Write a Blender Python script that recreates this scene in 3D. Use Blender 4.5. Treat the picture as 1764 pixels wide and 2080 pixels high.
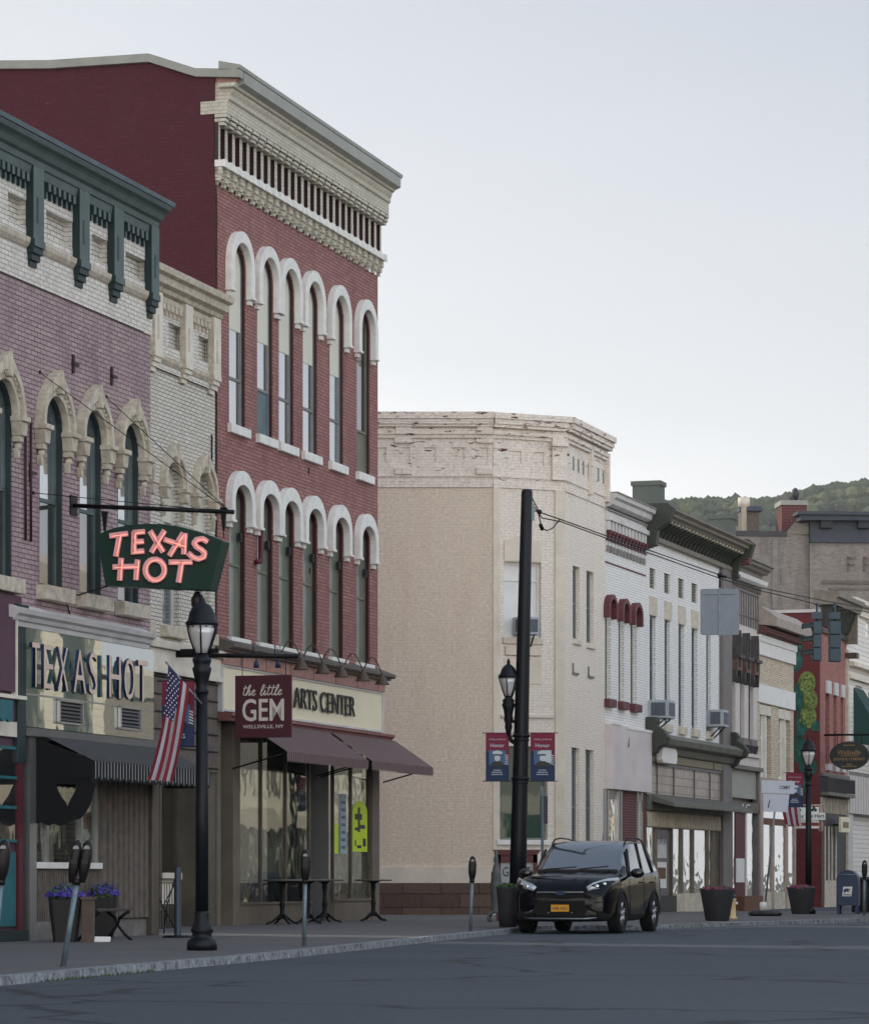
import bpy, bmesh, math, random
from mathutils import Vector, Matrix
from mathutils.geometry import tessellate_polygon
random.seed(7)
R = math.radians
for o in list(bpy.data.objects): bpy.data.objects.remove(o)
S = bpy.context.scene
COL = S.collection

# ------------------------------------------------------------------ camera
F = 6700.0; CX = 882.0; HY = 1787.0; EZ = 0.98     # photo measured on a 1764 px wide grid
cam = bpy.data.cameras.new('camera'); co = bpy.data.objects.new('camera', cam); COL.objects.link(co)
co.location = (0, 0, EZ); co.rotation_euler = (R(90), 0, 0)
cam.sensor_fit = 'HORIZONTAL'; cam.sensor_width = 36; cam.lens = F / 1764 * 36
cam.shift_y = (HY - 1040) / 1764; cam.clip_start = 0.5; cam.clip_end = 9000
S.camera = co

# ------------------------------------------------------------------ light
SKY_BOOST = 3.1
SUN_EL, SUN_AZ = R(27), R(-57)                      # azimuth clockwise from +Y: low, behind the left hand roofs
w = bpy.data.worlds.new('World'); S.world = w; w.use_nodes = True
nt = w.node_tree; N = nt.nodes; L = nt.links; N.clear()
sky = N.new('ShaderNodeTexSky'); sky.sky_type = 'NISHITA'; sky.sun_disc = False
sky.sun_elevation = SUN_EL; sky.sun_rotation = SUN_AZ; sky.dust_density = 3.0; sky.air_density = 1.2
mul = N.new('ShaderNodeMix'); mul.data_type = 'RGBA'; mul.blend_type = 'MULTIPLY'; mul.inputs[0].default_value = 1
mul.inputs[7].default_value = (.09, .09, .09, 1); L.new(sky.outputs[0], mul.inputs[6])
tc = N.new('ShaderNodeTexCoord'); sp = N.new('ShaderNodeSeparateXYZ'); L.new(tc.outputs['Generated'], sp.inputs[0])
nz = N.new('ShaderNodeTexNoise'); nz.inputs['Scale'].default_value = 2.2; nz.inputs['Detail'].default_value = 4
mp = N.new('ShaderNodeMapping'); mp.inputs['Scale'].default_value = (1, 1, 5); L.new(tc.outputs['Generated'], mp.inputs[0]); L.new(mp.outputs[0], nz.inputs['Vector'])
ma = N.new('ShaderNodeMath'); ma.operation = 'MULTIPLY_ADD'; ma.inputs[1].default_value = .09; L.new(nz.outputs['Fac'], ma.inputs[0]); 
mb_ = N.new('ShaderNodeMath'); mb_.operation = 'SUBTRACT'; L.new(sp.outputs['Z'], mb_.inputs[0]); mb_.inputs[1].default_value = .045; L.new(mb_.outputs[0], ma.inputs[2])
# the veil is brighter towards the sun side (left)
mx = N.new('ShaderNodeMath'); mx.operation = 'MULTIPLY_ADD'; mx.inputs[1].default_value = .30; L.new(sp.outputs['X'], mx.inputs[0]); L.new(ma.outputs[0], mx.inputs[2])
rp = N.new('ShaderNodeValToRGB'); L.new(mx.outputs[0], rp.inputs[0])
e = rp.color_ramp.elements
e[0].position = 0.0; e[0].color = (1.65, 1.62, 1.58, 1)
e[1].position = 1.0; e[1].color = (.30, .37, .50, 1)
for p, c in ((.10, (1.40, 1.39, 1.375)), (.14, (1.14, 1.15, 1.16)), (.17, (.96, .985, 1.02)), (.26, (.75, .79, .855)), (.42, (.42, .48, .58))):
    k = rp.color_ramp.elements.new(p); k.color = (*c, 1)
# added glow, as of unseen cloud, right and behind the camera, lighting the fronts
vd = N.new('ShaderNodeVectorMath'); vd.operation = 'DOT_PRODUCT'; vd.inputs[1].default_value = (.80, -.60, .08); L.new(tc.outputs['Generated'], vd.inputs[0])
mk = N.new('ShaderNodeMapRange'); mk.interpolation_type = 'SMOOTHSTEP'; mk.inputs[1].default_value = -.05; mk.inputs[2].default_value = .75; mk.inputs[3].default_value = 1; mk.inputs[4].default_value = SKY_BOOST; L.new(vd.outputs['Value'], mk.inputs[0])
tnt = N.new('ShaderNodeMix'); tnt.data_type = 'RGBA'; tnt.inputs[6].default_value = (1, 1, 1, 1); tnt.inputs[7].default_value = (1.06, 1.0, .91, 1)
mk2 = N.new('ShaderNodeMapRange'); mk2.inputs[1].default_value = 1; mk2.inputs[2].default_value = 2.2; L.new(mk.outputs[0], mk2.inputs[0]); L.new(mk2.outputs[0], tnt.inputs[0])
tm = N.new('ShaderNodeVectorMath'); tm.operation = 'MULTIPLY'; L.new(rp.outputs[0], tm.inputs[0]); L.new(tnt.outputs[2], tm.inputs[1])
scl = N.new('ShaderNodeVectorMath'); scl.operation = 'SCALE'; L.new(tm.outputs[0], scl.inputs[0]); L.new(mk.outputs[0], scl.inputs['Scale'])
mixc = N.new('ShaderNodeMix'); mixc.data_type = 'RGBA'; mixc.inputs[0].default_value = .86
L.new(mul.outputs[2], mixc.inputs[6]); L.new(scl.outputs[0], mixc.inputs[7])
bg = N.new('ShaderNodeBackground'); bg.inputs[1].default_value = 1.0
L.new(mixc.outputs[2], bg.inputs[0]); wo = N.new('ShaderNodeOutputWorld'); L.new(bg.outputs[0], wo.inputs[0])
sl = bpy.data.lights.new('sun', 'SUN'); sl.energy = 2.6; sl.angle = R(.6); sl.color = (1, .91, .78)
so = bpy.data.objects.new('sun', sl); COL.objects.link(so)
sd = Vector((math.sin(SUN_AZ) * math.cos(SUN_EL), math.cos(SUN_AZ) * math.cos(SUN_EL), math.sin(SUN_EL)))
so.rotation_euler = sd.to_track_quat('Z', 'Y').to_euler(); so.location = (-40, 60, 50)
vs = S.view_settings; vs.view_transform = 'Standard'; vs.look = 'None'; vs.exposure = 0.0; vs.gamma = 1
S.render.engine = 'CYCLES'; S.cycles.max_bounces = 6; S.cycles.diffuse_bounces = 3; S.cycles.transparent_max_bounces = 12

# ------------------------------------------------------------------ materials
def lin(r, g, b): 
    f = lambda v: (v / 255 / 12.92) if v <= 10 else ((v / 255 + .055) / 1.055) ** 2.4
    return (f(r), f(g), f(b), 1)
MATS = {}
def newmat(name):
    m = bpy.data.materials.new(name); m.use_nodes = True; MATS[name] = m
    return m, m.node_tree.nodes, m.node_tree.links, m.node_tree.nodes['Principled BSDF']
def noise(n, l, scale, detail=4, vec=None, rough=.6):
    t = n.new('ShaderNodeTexNoise'); t.inputs['Scale'].default_value = scale; t.inputs['Detail'].default_value = detail
    t.inputs['Roughness'].default_value = rough
    if vec is None:
        q = n.new('ShaderNodeTexCoord'); vec = q.outputs['Object']
    l.new(vec, t.inputs['Vector']); return t.outputs['Fac']
def mapr(n, l, v, a, b, c=0., d=1.):
    t = n.new('ShaderNodeMapRange'); l.new(v, t.inputs[0])
    for i, k in enumerate((a, b, c, d)): t.inputs[i + 1].default_value = k
    return t.outputs[0]
def mixcol(n, l, f, a, b, mode='MIX'):
    t = n.new('ShaderNodeMix'); t.data_type = 'RGBA'; t.blend_type = mode
    if hasattr(f, 'links'): l.new(f, t.inputs[0])
    else: t.inputs[0].default_value = f
    for v, i in ((a, 6), (b, 7)):
        if hasattr(v, 'links'): l.new(v, t.inputs[i])
        else: t.inputs[i].default_value = v
    return t.outputs[2]
def bump(n, l, b, h, strength, dist=.01):
    t = n.new('ShaderNodeBump'); t.inputs['Strength'].default_value = strength; t.inputs['Distance'].default_value = dist
    l.new(h, t.inputs['Height']); l.new(t.outputs[0], b.inputs['Normal'])
def plain(name, col, rough=.7, metal=0., var=.25, scale=3., bmp=.15, spec=.5, fine=40, ior=1.5, coat=0):
    m, n, l, b = newmat(name)
    a = noise(n, l, scale, 5); f = mapr(n, l, a, .3, .7, 1 - var, 1 + var * .5)
    cc = n.new('ShaderNodeVectorMath'); cc.operation = 'SCALE'; cc.inputs[0].default_value = col[:3]; l.new(f, cc.inputs['Scale'])
    l.new(cc.outputs[0], b.inputs['Base Color']); b.inputs['Roughness'].default_value = rough; b.inputs['Metallic'].default_value = metal
    b.inputs['Specular IOR Level'].default_value = spec; b.inputs['IOR'].default_value = ior; b.inputs['Coat Weight'].default_value = coat
    b.inputs['Coat Roughness'].default_value = .05
    if bmp: bump(n, l, b, noise(n, l, fine, 4), bmp, .004)
    return m
def brick(name, c1, c2, mortar, bl=.213, bh=.067, ms=.008, bmp=.5, stain=None, stain_amt=0., peel=None, peel_t=.7, rough=.8, soft=.25):
    m, n, l, b = newmat(name)
    tcd = n.new('ShaderNodeTexCoord'); s = n.new('ShaderNodeSeparateXYZ'); l.new(tcd.outputs['Object'], s.inputs[0])
    ad = n.new('ShaderNodeMath'); ad.operation = 'ADD'; l.new(s.outputs[0], ad.inputs[0]); l.new(s.outputs[1], ad.inputs[1])
    cb = n.new('ShaderNodeCombineXYZ'); l.new(ad.outputs[0], cb.inputs[0]); l.new(s.outputs[2], cb.inputs[1])
    t = n.new('ShaderNodeTexBrick'); l.new(cb.outputs[0], t.inputs['Vector']); t.inputs['Scale'].default_value = 1
    t.inputs['Brick Width'].default_value = bl; t.inputs['Row Height'].default_value = bh; t.inputs['Mortar Size'].default_value = ms
    t.inputs['Mortar Smooth'].default_value = soft; t.offset = .5
    t.inputs['Color1'].default_value = c1; t.inputs['Color2'].default_value = c2; t.inputs['Mortar'].default_value = mortar
    v = noise(n, l, .9, 5); col = mixcol(n, l, mapr(n, l, v, .35, .7, 0, .35), t.outputs['Color'], c2)
    fine = noise(n, l, 14, 4); fm = mapr(n, l, fine, .3, .7, .82, 1.12)
    sc = n.new('ShaderNodeVectorMath'); sc.operation = 'SCALE'; l.new(col, sc.inputs[0]); l.new(fm, sc.inputs['Scale']); col = sc.outputs[0]
    if stain:
        mpp = n.new('ShaderNodeMapping'); mpp.inputs['Scale'].default_value = (1.3, 1.3, .35); l.new(tcd.outputs['Object'], mpp.inputs[0])
        sv = noise(n, l, 1.6, 6, mpp.outputs[0]); col = mixcol(n, l, mapr(n, l, sv, .48, .72, 0, stain_amt), col, stain)
    if peel:
        pm = n.new('ShaderNodeMapping'); pm.inputs['Scale'].default_value = (2.2, 2.2, 8.5); l.new(cb.outputs[0], pm.inputs[0])
        sw = n.new('ShaderNodeMapping'); sw.inputs['Scale'].default_value = (2.2, 9, 1); l.new(cb.outputs[0], sw.inputs[0])
        pv = noise(n, l, 1.3, 5, sw.outputs[0], .7)
        # more wear near the parapet and near the corners of the wall
        hz = mapr(n, l, s.outputs[2], 9.6, 11.6, 0, .10)
        ps = n.new('ShaderNodeMath'); ps.operation = 'ADD'; l.new(pv, ps.inputs[0]); l.new(hz, ps.inputs[1])
        col = mixcol(n, l, mapr(n, l, ps.outputs[0], peel_t, peel_t + .015), col, peel)
    l.new(col, b.inputs['Base Color']); b.inputs['Roughness'].default_value = rough
    inv = n.new('ShaderNodeMath'); inv.operation = 'SUBTRACT'; inv.inputs[0].default_value = 1; l.new(t.outputs['Fac'], inv.inputs[1])
    h = n.new('ShaderNodeMath'); h.operation = 'MULTIPLY_ADD'; l.new(fine, h.inputs[0]); h.inputs[1].default_value = .35; l.new(inv.outputs[0], h.inputs[2])
    bump(n, l, b, h.outputs[0], bmp, .012)
    return m
def glass(name, tint, refl, rough=.02, wav=.0, mixdark=1.0):
    """window glass: dark room behind plus a mirror-like coating"""
    m, n, l, b = newmat(name)
    out = n['Material Output']; b.inputs['Base Color'].default_value = tint; b.inputs['Roughness'].default_value = .25
    g = n.new('ShaderNodeBsdfGlossy'); g.inputs['Roughness'].default_value = rough; g.inputs['Color'].default_value = (1, 1, 1, 1)
    fr = n.new('ShaderNodeFresnel'); fr.inputs['IOR'].default_value = 1.5
    mr = mapr(n, l, fr.outputs[0], 0, .6, refl * .55, min(1, refl * 1.7)); mx = n.new('ShaderNodeMixShader'); l.new(mr, mx.inputs[0])
    l.new(b.outputs[0], mx.inputs[1]); l.new(g.outputs[0], mx.inputs[2]); l.new(mx.outputs[0], out.inputs[0])
    if wav:
        bp = n.new('ShaderNodeBump'); bp.inputs['Strength'].default_value = wav; bp.inputs['Distance'].default_value = .05
        l.new(noise(n, l, 1.3, 2), bp.inputs['Height']); l.new(bp.outputs[0], g.inputs['Normal'])
    return m
def clear_glass(name, tint=(.85, .9, .88, 1), k=.14):
    m, n, l, b = newmat(name); out = n['Material Output']
    tr = n.new('ShaderNodeBsdfTransparent'); tr.inputs[0].default_value = tint
    g = n.new('ShaderNodeBsdfGlossy'); g.inputs['Roughness'].default_value = .02
    fr = n.new('ShaderNodeFresnel'); fr.inputs['IOR'].default_value = 1.5
    mr = mapr(n, l, fr.outputs[0], 0, .5, 0.02, k * 1.6); mx = n.new('ShaderNodeMixShader'); l.new(mr, mx.inputs[0])
    l.new(tr.outputs[0], mx.inputs[1]); l.new(g.outputs[0], mx.inputs[2]); l.new(mx.outputs[0], out.inputs[0])
    bp = n.new('ShaderNodeBump'); bp.inputs['Strength'].default_value = .12; bp.inputs['Distance'].default_value = .04
    l.new(noise(n, l, 1.0, 2), bp.inputs['Height']); l.new(bp.outputs[0], g.inputs['Normal'])
    return m
def emis(name, col, st):
    m, n, l, b = newmat(name); b.inputs['Base Color'].default_value = col
    b.inputs['Emission Color'].default_value = col; b.inputs['Emission Strength'].default_value = st; return m

# bricks
M_RED = brick('red_brick_paint', lin(168, 122, 114), lin(146, 100, 95), lin(84, 50, 52), stain=lin(118, 72, 78), stain_amt=.6)
M_MAROON = brick('maroon_brick_paint', lin(80, 26, 38), lin(73, 24, 35), lin(60, 21, 30), bmp=.25, stain=lin(70, 42, 42), stain_amt=.22, soft=.6, peel=lin(130, 110, 95), peel_t=.80)
M_PURPLE = brick('purple_brick_paint', lin(178, 157, 156), lin(160, 138, 139), lin(80, 60, 67), stain=lin(116, 86, 104), stain_amt=.7)
M_CREAMB = brick('cream_brick_paint', lin(218, 212, 200), lin(202, 196, 184), lin(100, 94, 86), stain=lin(164, 156, 144), stain_amt=.4)
M_CREAMW = brick('white_brick_trim', lin(224, 219, 210), lin(214, 208, 199), lin(158, 150, 142), stain=lin(176, 168, 158), stain_amt=.4)
M_BEIGE = brick('tan_brick_paint', lin(221, 206, 188), lin(218, 203, 185), lin(210, 195, 177), bmp=.12, stain=lin(196, 168, 150), stain_amt=.3, peel=lin(100, 60, 52), peel_t=.685)
M_BEIGEF = brick('pale_brick_paint', lin(234, 224, 212), lin(230, 220, 208), lin(213, 202, 190), bmp=.22, stain=lin(204, 190, 178), stain_amt=.3, peel=lin(96, 54, 46), peel_t=.68)
M_WHITEB = brick('white_brick_paint', lin(242, 241, 238), lin(236, 234, 232), lin(190, 186, 182), bmp=.4, stain=lin(196, 190, 186), stain_amt=.3)
M_LOWB = brick('buff_brick', lin(226, 212, 190), lin(196, 180, 156), lin(150, 136, 118), stain=lin(180, 160, 136), stain_amt=.3)
M_PINKB = brick('salmon_brick', lin(178, 122, 112), lin(158, 102, 94), lin(120, 86, 80), stain=lin(130, 78, 76), stain_amt=.4)
M_DKRED = brick('dark_red_brick', lin(96, 40, 42), lin(84, 34, 36), lin(130, 104, 100), ms=.01)
M_OLDB = brick('old_grey_brick', lin(152, 142, 134), lin(128, 120, 114), lin(142, 136, 130), stain=lin(96, 93, 92), stain_amt=.8)
M_SUNB = brick('cream_block_opposite', lin(236, 230, 212), lin(228, 220, 198), lin(186, 176, 152), bl=.5, bh=.25)
M_SUNC = brick('brown_block_opposite', lin(158, 146, 136), lin(146, 134, 124), lin(124, 114, 106))
M_STONEB = brick('brown_base_stone', lin(104, 84, 72), lin(84, 66, 58), lin(50, 40, 36), bl=.9, bh=.32, ms=.012, bmp=1.0)
# plain
M_HOOD = plain('white_hood_paint', lin(228, 226, 220), .7, var=.14, scale=6)
M_CREAM = plain('cream_paint', lin(204, 194, 176), .7, var=.3, scale=5)
M_CREAML = plain('light_cream_paint', lin(220, 212, 196), .7, var=.18)
M_STONE = plain('cream_stone', lin(196, 186, 168), .8, var=.35, scale=9, bmp=.4)
M_BEIGET = plain('beige_trim', lin(218, 208, 191), .75, var=.15, scale=2)
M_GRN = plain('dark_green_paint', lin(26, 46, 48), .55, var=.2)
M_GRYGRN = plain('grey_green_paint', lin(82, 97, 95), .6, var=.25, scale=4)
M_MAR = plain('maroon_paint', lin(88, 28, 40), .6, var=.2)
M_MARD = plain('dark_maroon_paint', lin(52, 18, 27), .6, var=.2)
M_PINK = plain('dusty_pink_stone', lin(170, 128, 118), .7, var=.25, scale=5)
M_TRIM = plain('grey_roof_trim', lin(150, 150, 142), .5, var=.15)
M_OLIVE = plain('olive_sash_paint', lin(112, 114, 96), .6, var=.2)
M_DKGLAZE = plain('sash_grey', lin(120, 122, 120), .5, var=.2)
M_BLIND = plain('cream_blind', lin(214, 212, 196), .6, var=.05, scale=1, bmp=0)
M_WHITE = plain('white_paint', lin(228, 226, 222), .55, var=.08)
M_WHITED = plain('weathered_white', lin(205, 202, 200), .6, var=.2, scale=2)
M_IRON = plain('black_iron', lin(15, 16, 19), .5, var=.2, scale=8, bmp=.1, spec=.25)
M_IRONB = plain('blue_black_iron', lin(14, 19, 26), .45, var=.2, scale=6, bmp=.08, spec=.3)
M_BLACK = plain('black_plastic', lin(24, 24, 26), .5, var=.2)
M_BLKCLOTH = plain('black_cloth', lin(10, 10, 13), .9, var=.3, scale=12)
M_STEEL = plain('galvanised_blue_steel', lin(118, 134, 142), .5, .4, var=.25, scale=14)
M_ALU = plain('aluminium', lin(168, 168, 168), .38, .8, var=.12)
M_BRONZE = plain('bronze_frame', lin(104, 98, 88), .45, .5, var=.2)
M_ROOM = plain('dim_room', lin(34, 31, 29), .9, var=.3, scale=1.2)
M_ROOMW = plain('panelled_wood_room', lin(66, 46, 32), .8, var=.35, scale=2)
M_PANELW = plain('grey_wood_panel', lin(108, 98, 90), .7, var=.35, scale=7)
M_GREENP = glass('green_mirror_panel', lin(8, 84, 74), .62, .015, .03)
M_GLD = glass('dark_window_glass', lin(30, 32, 34), .42, .02, .03)
M_GLS = glass('coated_window_glass', lin(120, 124, 128), .9, .02, .02)
M_GLB = glass('blue_window_glass', lin(52, 66, 76), .30, .03, .03)
M_GLG = glass('green_curtain_glass', lin(42, 74, 66), .28, .03, .05)
M_CLEAR = clear_glass('shop_glass', k=.26)
M_BLUEG = plain('slate_blue_paint', lin(96, 110, 118), .6)
M_TEAL = plain('teal_paint', lin(32, 100, 108), .6, var=.2)
M_TERRA = plain('dark_tub', lin(56, 56, 60), .7, var=.15)
M_NAVY = plain('navy_paint', lin(28, 48, 84), .4, var=.12)
M_TAN = plain('tan_fibre', lin(176, 156, 124), .7, var=.2)
M_YEL = plain('plate_yellow', lin(226, 160, 20), .5, var=.06)
M_RUST = plain('brown_wood', lin(110, 72, 50), .7, var=.35, scale=8)
M_RUBBER = plain('rubber', lin(16, 16, 17), .85, var=.2)
M_LEAF = plain('leaf_green', lin(62, 92, 44), .7, var=.5, scale=9)
M_PETALP = plain('purple_petals', lin(88, 70, 170), .6, var=.35, scale=14)
M_PETALM = plain('magenta_petals', lin(170, 52, 110), .6, var=.4, scale=14)
M_CHROME = plain('chrome', lin(215, 218, 222), .12, 1.0, var=.05, bmp=0)
M_LAMPGL = glass('frosted_lamp_glass', lin(206, 202, 200), .25, .2, 0)
M_PINKN = plain('pink_letter_enamel', lin(246, 180, 182), .5, var=.08)
M_NEON = emis('neon_tube', (1.0, .36, .26, 1), 1.2)
M_BULB = emis('warm_bulb', (1.0, .72, .30, 1), 7)
M_HART = plain('red_letters', lin(150, 32, 40), .5)

def asphalt():
    m, n, l, b = newmat('asphalt')
    tcd = n.new('ShaderNodeTexCoord')
    a = noise(n, l, .12, 6); f = noise(n, l, 60, 3)
    mpp = n.new('ShaderNodeMapping'); mpp.inputs['Scale'].default_value = (.9, .10, 1); mpp.inputs['Rotation'].default_value = (0, 0, R(-17)); l.new(tcd.outputs['Object'], mpp.inputs[0])
    st = noise(n, l, 1.2, 5, mpp.outputs[0])
    c = mixcol(n, l, mapr(n, l, a, .35, .65), lin(63, 72, 80), lin(72, 81, 89))
    c = mixcol(n, l, mapr(n, l, st, .45, .7, 0, .35), c, lin(57, 66, 74))
    f2 = noise(n, l, 22, 2); c = mixcol(n, l, mapr(n, l, f, .55, .72, 0, .6), c, lin(112, 112, 114)); c = mixcol(n, l, mapr(n, l, f2, .56, .72, 0, .5), c, lin(46, 50, 55))
    ol = noise(n, l, .55, 3); c = mixcol(n, l, mapr(n, l, ol, .66, .74, 0, .45), c, lin(44, 47, 52))
    # meandering tar-sealed cracks
    vo = n.new('ShaderNodeTexVoronoi'); vo.feature = 'DISTANCE_TO_EDGE'; vo.inputs['Scale'].default_value = .16
    dn = n.new('ShaderNodeTexNoise'); dn.inputs['Scale'].default_value = .9; l.new(tcd.outputs['Object'], dn.inputs['Vector'])
    av = n.new('ShaderNodeVectorMath'); av.operation = 'MULTIPLY_ADD'; l.new(dn.outputs['Color'], av.inputs[0]); av.inputs[1].default_value = (1.6, 1.6, 0); l.new(tcd.outputs['Object'], av.inputs[2])
    l.new(av.outputs[0], vo.inputs['Vector'])
    c = mixcol(n, l, mapr(n, l, vo.outputs['Distance'], .004, .014, .9, 0), c, lin(36, 39, 43))
    l.new(c, b.inputs['Base Color']); b.inputs['Roughness'].default_value = .75
    h = n.new('ShaderNodeMath'); h.operation = 'ADD'; l.new(f, h.inputs[0]); l.new(a, h.inputs[1])
    bump(n, l, b, f, .8, .03); return m
def paving():
    m, n, l, b = newmat('concrete_paving')
    tcd = n.new('ShaderNodeTexCoord'); mpp = n.new('ShaderNodeMapping'); mpp.inputs['Rotation'].default_value = (0, 0, R(17)); l.new(tcd.outputs['Object'], mpp.inputs[0])
    t = n.new('ShaderNodeTexBrick'); l.new(mpp.outputs[0], t.inputs['Vector']); t.inputs['Scale'].default_value = 1; t.offset = 0
    t.inputs['Brick Width'].default_value = 1.5; t.inputs['Row Height'].default_value = 1.5; t.inputs['Mortar Size'].default_value = .018
    t.inputs['Color1'].default_value = lin(88, 87, 88); t.inputs['Color2'].default_value = lin(98, 95, 95); t.inputs['Mortar'].default_value = lin(56, 56, 58)
    a = noise(n, l, .5, 6); f = noise(n, l, 45, 3)
    c = mixcol(n, l, mapr(n, l, a, .42, .7, 0, .6), t.outputs[0], lin(92, 90, 92))
    c = mixcol(n, l, mapr(n, l, f, .5, .8, 0, .3), c, lin(120, 118, 116))
    l.new(c, b.inputs['Base Color']); b.inputs['Roughness'].default_value = .8; bump(n, l, b, f, .3, .008); return m
M_ASPH = asphalt(); M_PAVE = paving()
M_KERB = plain('granite_kerb', lin(138, 142, 146), .8, var=.8, scale=11, bmp=1.0, fine=22)
M_GROUND = plain('earth', lin(90, 92, 80), .9, var=.3, scale=.05)

# ------------------------------------------------------------------ mesh builder
class MB:
    def __init__(s): s.v = []; s.f = []; s.m = []; s.sm = []
    def add(s, vs, fs, m=0, sm=False):
        b = len(s.v); s.v += [tuple(p) for p in vs]
        for f in fs: s.f.append(tuple(b + i for i in f)); s.m.append(m); s.sm.append(sm)
        return s
    def box(s, x0, x1, y0, y1, z0, z1, m=0):
        if x0 > x1: x0, x1 = x1, x0
        if y0 > y1: y0, y1 = y1, y0
        if z0 > z1: z0, z1 = z1, z0
        return s.add([(x0, y0, z0), (x1, y0, z0), (x1, y1, z0), (x0, y1, z0), (x0, y0, z1), (x1, y0, z1), (x1, y1, z1), (x0, y1, z1)],
                     [(0, 3, 2, 1), (4, 5, 6, 7), (0, 1, 5, 4), (1, 2, 6, 5), (2, 3, 7, 6), (3, 0, 4, 7)], m)
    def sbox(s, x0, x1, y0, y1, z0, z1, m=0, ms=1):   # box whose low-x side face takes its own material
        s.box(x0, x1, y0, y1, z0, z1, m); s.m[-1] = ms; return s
    def prism(s, pts, y0, y1, m=0):                    # outline in xz, extruded in y
        n = len(pts); v = [(p[0], y0, p[1]) for p in pts] + [(p[0], y1, p[1]) for p in pts]
        f = [tuple(range(n)), tuple(range(2 * n - 1, n - 1, -1))] + [(i, i + n, (i + 1) % n + n, (i + 1) % n) for i in range(n)]
        return s.add(v, f, m)
    def prismx(s, pts, x0, x1, m=0):                   # outline in yz, extruded in x
        n = len(pts); v = [(x0, p[0], p[1]) for p in pts] + [(x1, p[0], p[1]) for p in pts]
        f = [tuple(range(n)), tuple(range(2 * n - 1, n - 1, -1))] + [(i, i + n, (i + 1) % n + n, (i + 1) % n) for i in range(n)]
        return s.add(v, f, m)
    def prismz(s, pts, z0, z1, m=0):
        n = len(pts); v = [(p[0], p[1], z0) for p in pts] + [(p[0], p[1], z1) for p in pts]
        f = [tuple(range(n - 1, -1, -1)), tuple(range(n, 2 * n))] + [(i, (i + 1) % n, (i + 1) % n + n, i + n) for i in range(n)]
        return s.add(v, f, m)
    def strip(s, A, B, y0, y1, m=0):                   # solid between two xz polylines
        n = len(A); v = [(p[0], y0, p[1]) for p in A] + [(p[0], y0, p[1]) for p in B] + [(p[0], y1, p[1]) for p in A] + [(p[0], y1, p[1]) for p in B]
        f = []
        for i in range(n - 1):
            f += [(i, i + 1, n + i + 1, n + i), (2 * n + i, 3 * n + i, 3 * n + i + 1, 2 * n + i + 1),
                  (i, 2 * n + i, 2 * n + i + 1, i + 1), (n + i, n + i + 1, 3 * n + i + 1, 3 * n + i)]
        f += [(0, n, 3 * n, 2 * n), (n - 1, 3 * n - 1, 4 * n - 1, 2 * n - 1)]
        return s.add(v, f, m)
    def tube(s, pts, r, seg=8, m=0, cap=True):
        pts = [Vector(p) for p in pts]; k = len(pts); rr = r if isinstance(r, (list, tuple)) else [r] * k
        V = []; up = Vector((0, 0, 1)); pn = None
        for i, p in enumerate(pts):
            d = (pts[min(i + 1, k - 1)] - pts[max(i - 1, 0)]).normalized()
            if pn is None: a = d.orthogonal().normalized()
            else:
                a = pn - d * pn.dot(d); a = a.normalized() if a.length > 1e-6 else d.orthogonal().normalized()
            pn = a; b = d.cross(a)
            for j in range(seg):
                t = 2 * math.pi * j / seg; V.append(p + (a * math.cos(t) + b * math.sin(t)) * rr[i])
        f = [(i * seg + j, i * seg + (j + 1) % seg, (i + 1) * seg + (j + 1) % seg, (i + 1) * seg + j) for i in range(k - 1) for j in range(seg)]
        if cap: f += [tuple(range(seg - 1, -1, -1)), tuple(range((k - 1) * seg, k * seg))]
        return s.add(V, f, m, True)
    def lathe(s, prof, cx=0, cy=0, seg=20, m=0, flute=0, lean=(0, 0), z0=0):
        V = []
        for r, z in prof:
            for j in range(seg):
                t = 2 * math.pi * j / seg; q = r * (1 - (flute if j % 2 else 0))
                V.append((cx + q * math.cos(t) + lean[0] * (z - z0), cy + q * math.sin(t) + lean[1] * (z - z0), z))
        k = len(prof)
        f = [(i * seg + j, i * seg + (j + 1) % seg, (i + 1) * seg + (j + 1) % seg, (i + 1) * seg + j) for i in range(k - 1) for j in range(seg)]
        f += [tuple(range(seg - 1, -1, -1)), tuple(range((k - 1) * seg, k * seg))]
        return s.add(V, f, m, seg > 8)
    def ball(s, c, r, seg=10, m=0, sq=(1, 1, 1)):
        V = []; rings = seg // 2
        for i in range(1, rings):
            a = math.pi * i / rings
            for j in range(seg):
                t = 2 * math.pi * j / seg
                V.append((c[0] + r * sq[0] * math.sin(a) * math.cos(t), c[1] + r * sq[1] * math.sin(a) * math.sin(t), c[2] + r * sq[2] * math.cos(a)))
        k = len(V); V += [(c[0], c[1], c[2] + r * sq[2]), (c[0], c[1], c[2] - r * sq[2])]
        f = [(i * seg + j, (i + 1) * seg + j, (i + 1) * seg + (j + 1) % seg, i * seg + (j + 1) % seg) for i in range(rings - 2) for j in range(seg)]
        f += [(k, j, (j + 1) % seg) for j in range(seg)] + [(k + 1, (rings - 2) * seg + (j + 1) % seg, (rings - 2) * seg + j) for j in range(seg)]
        return s.add(V, f, m, True)
    def xf(s, M, start=0):
        s.v[start:] = [tuple(M @ Vector(p)) for p in s.v[start:]]; return s
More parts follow.
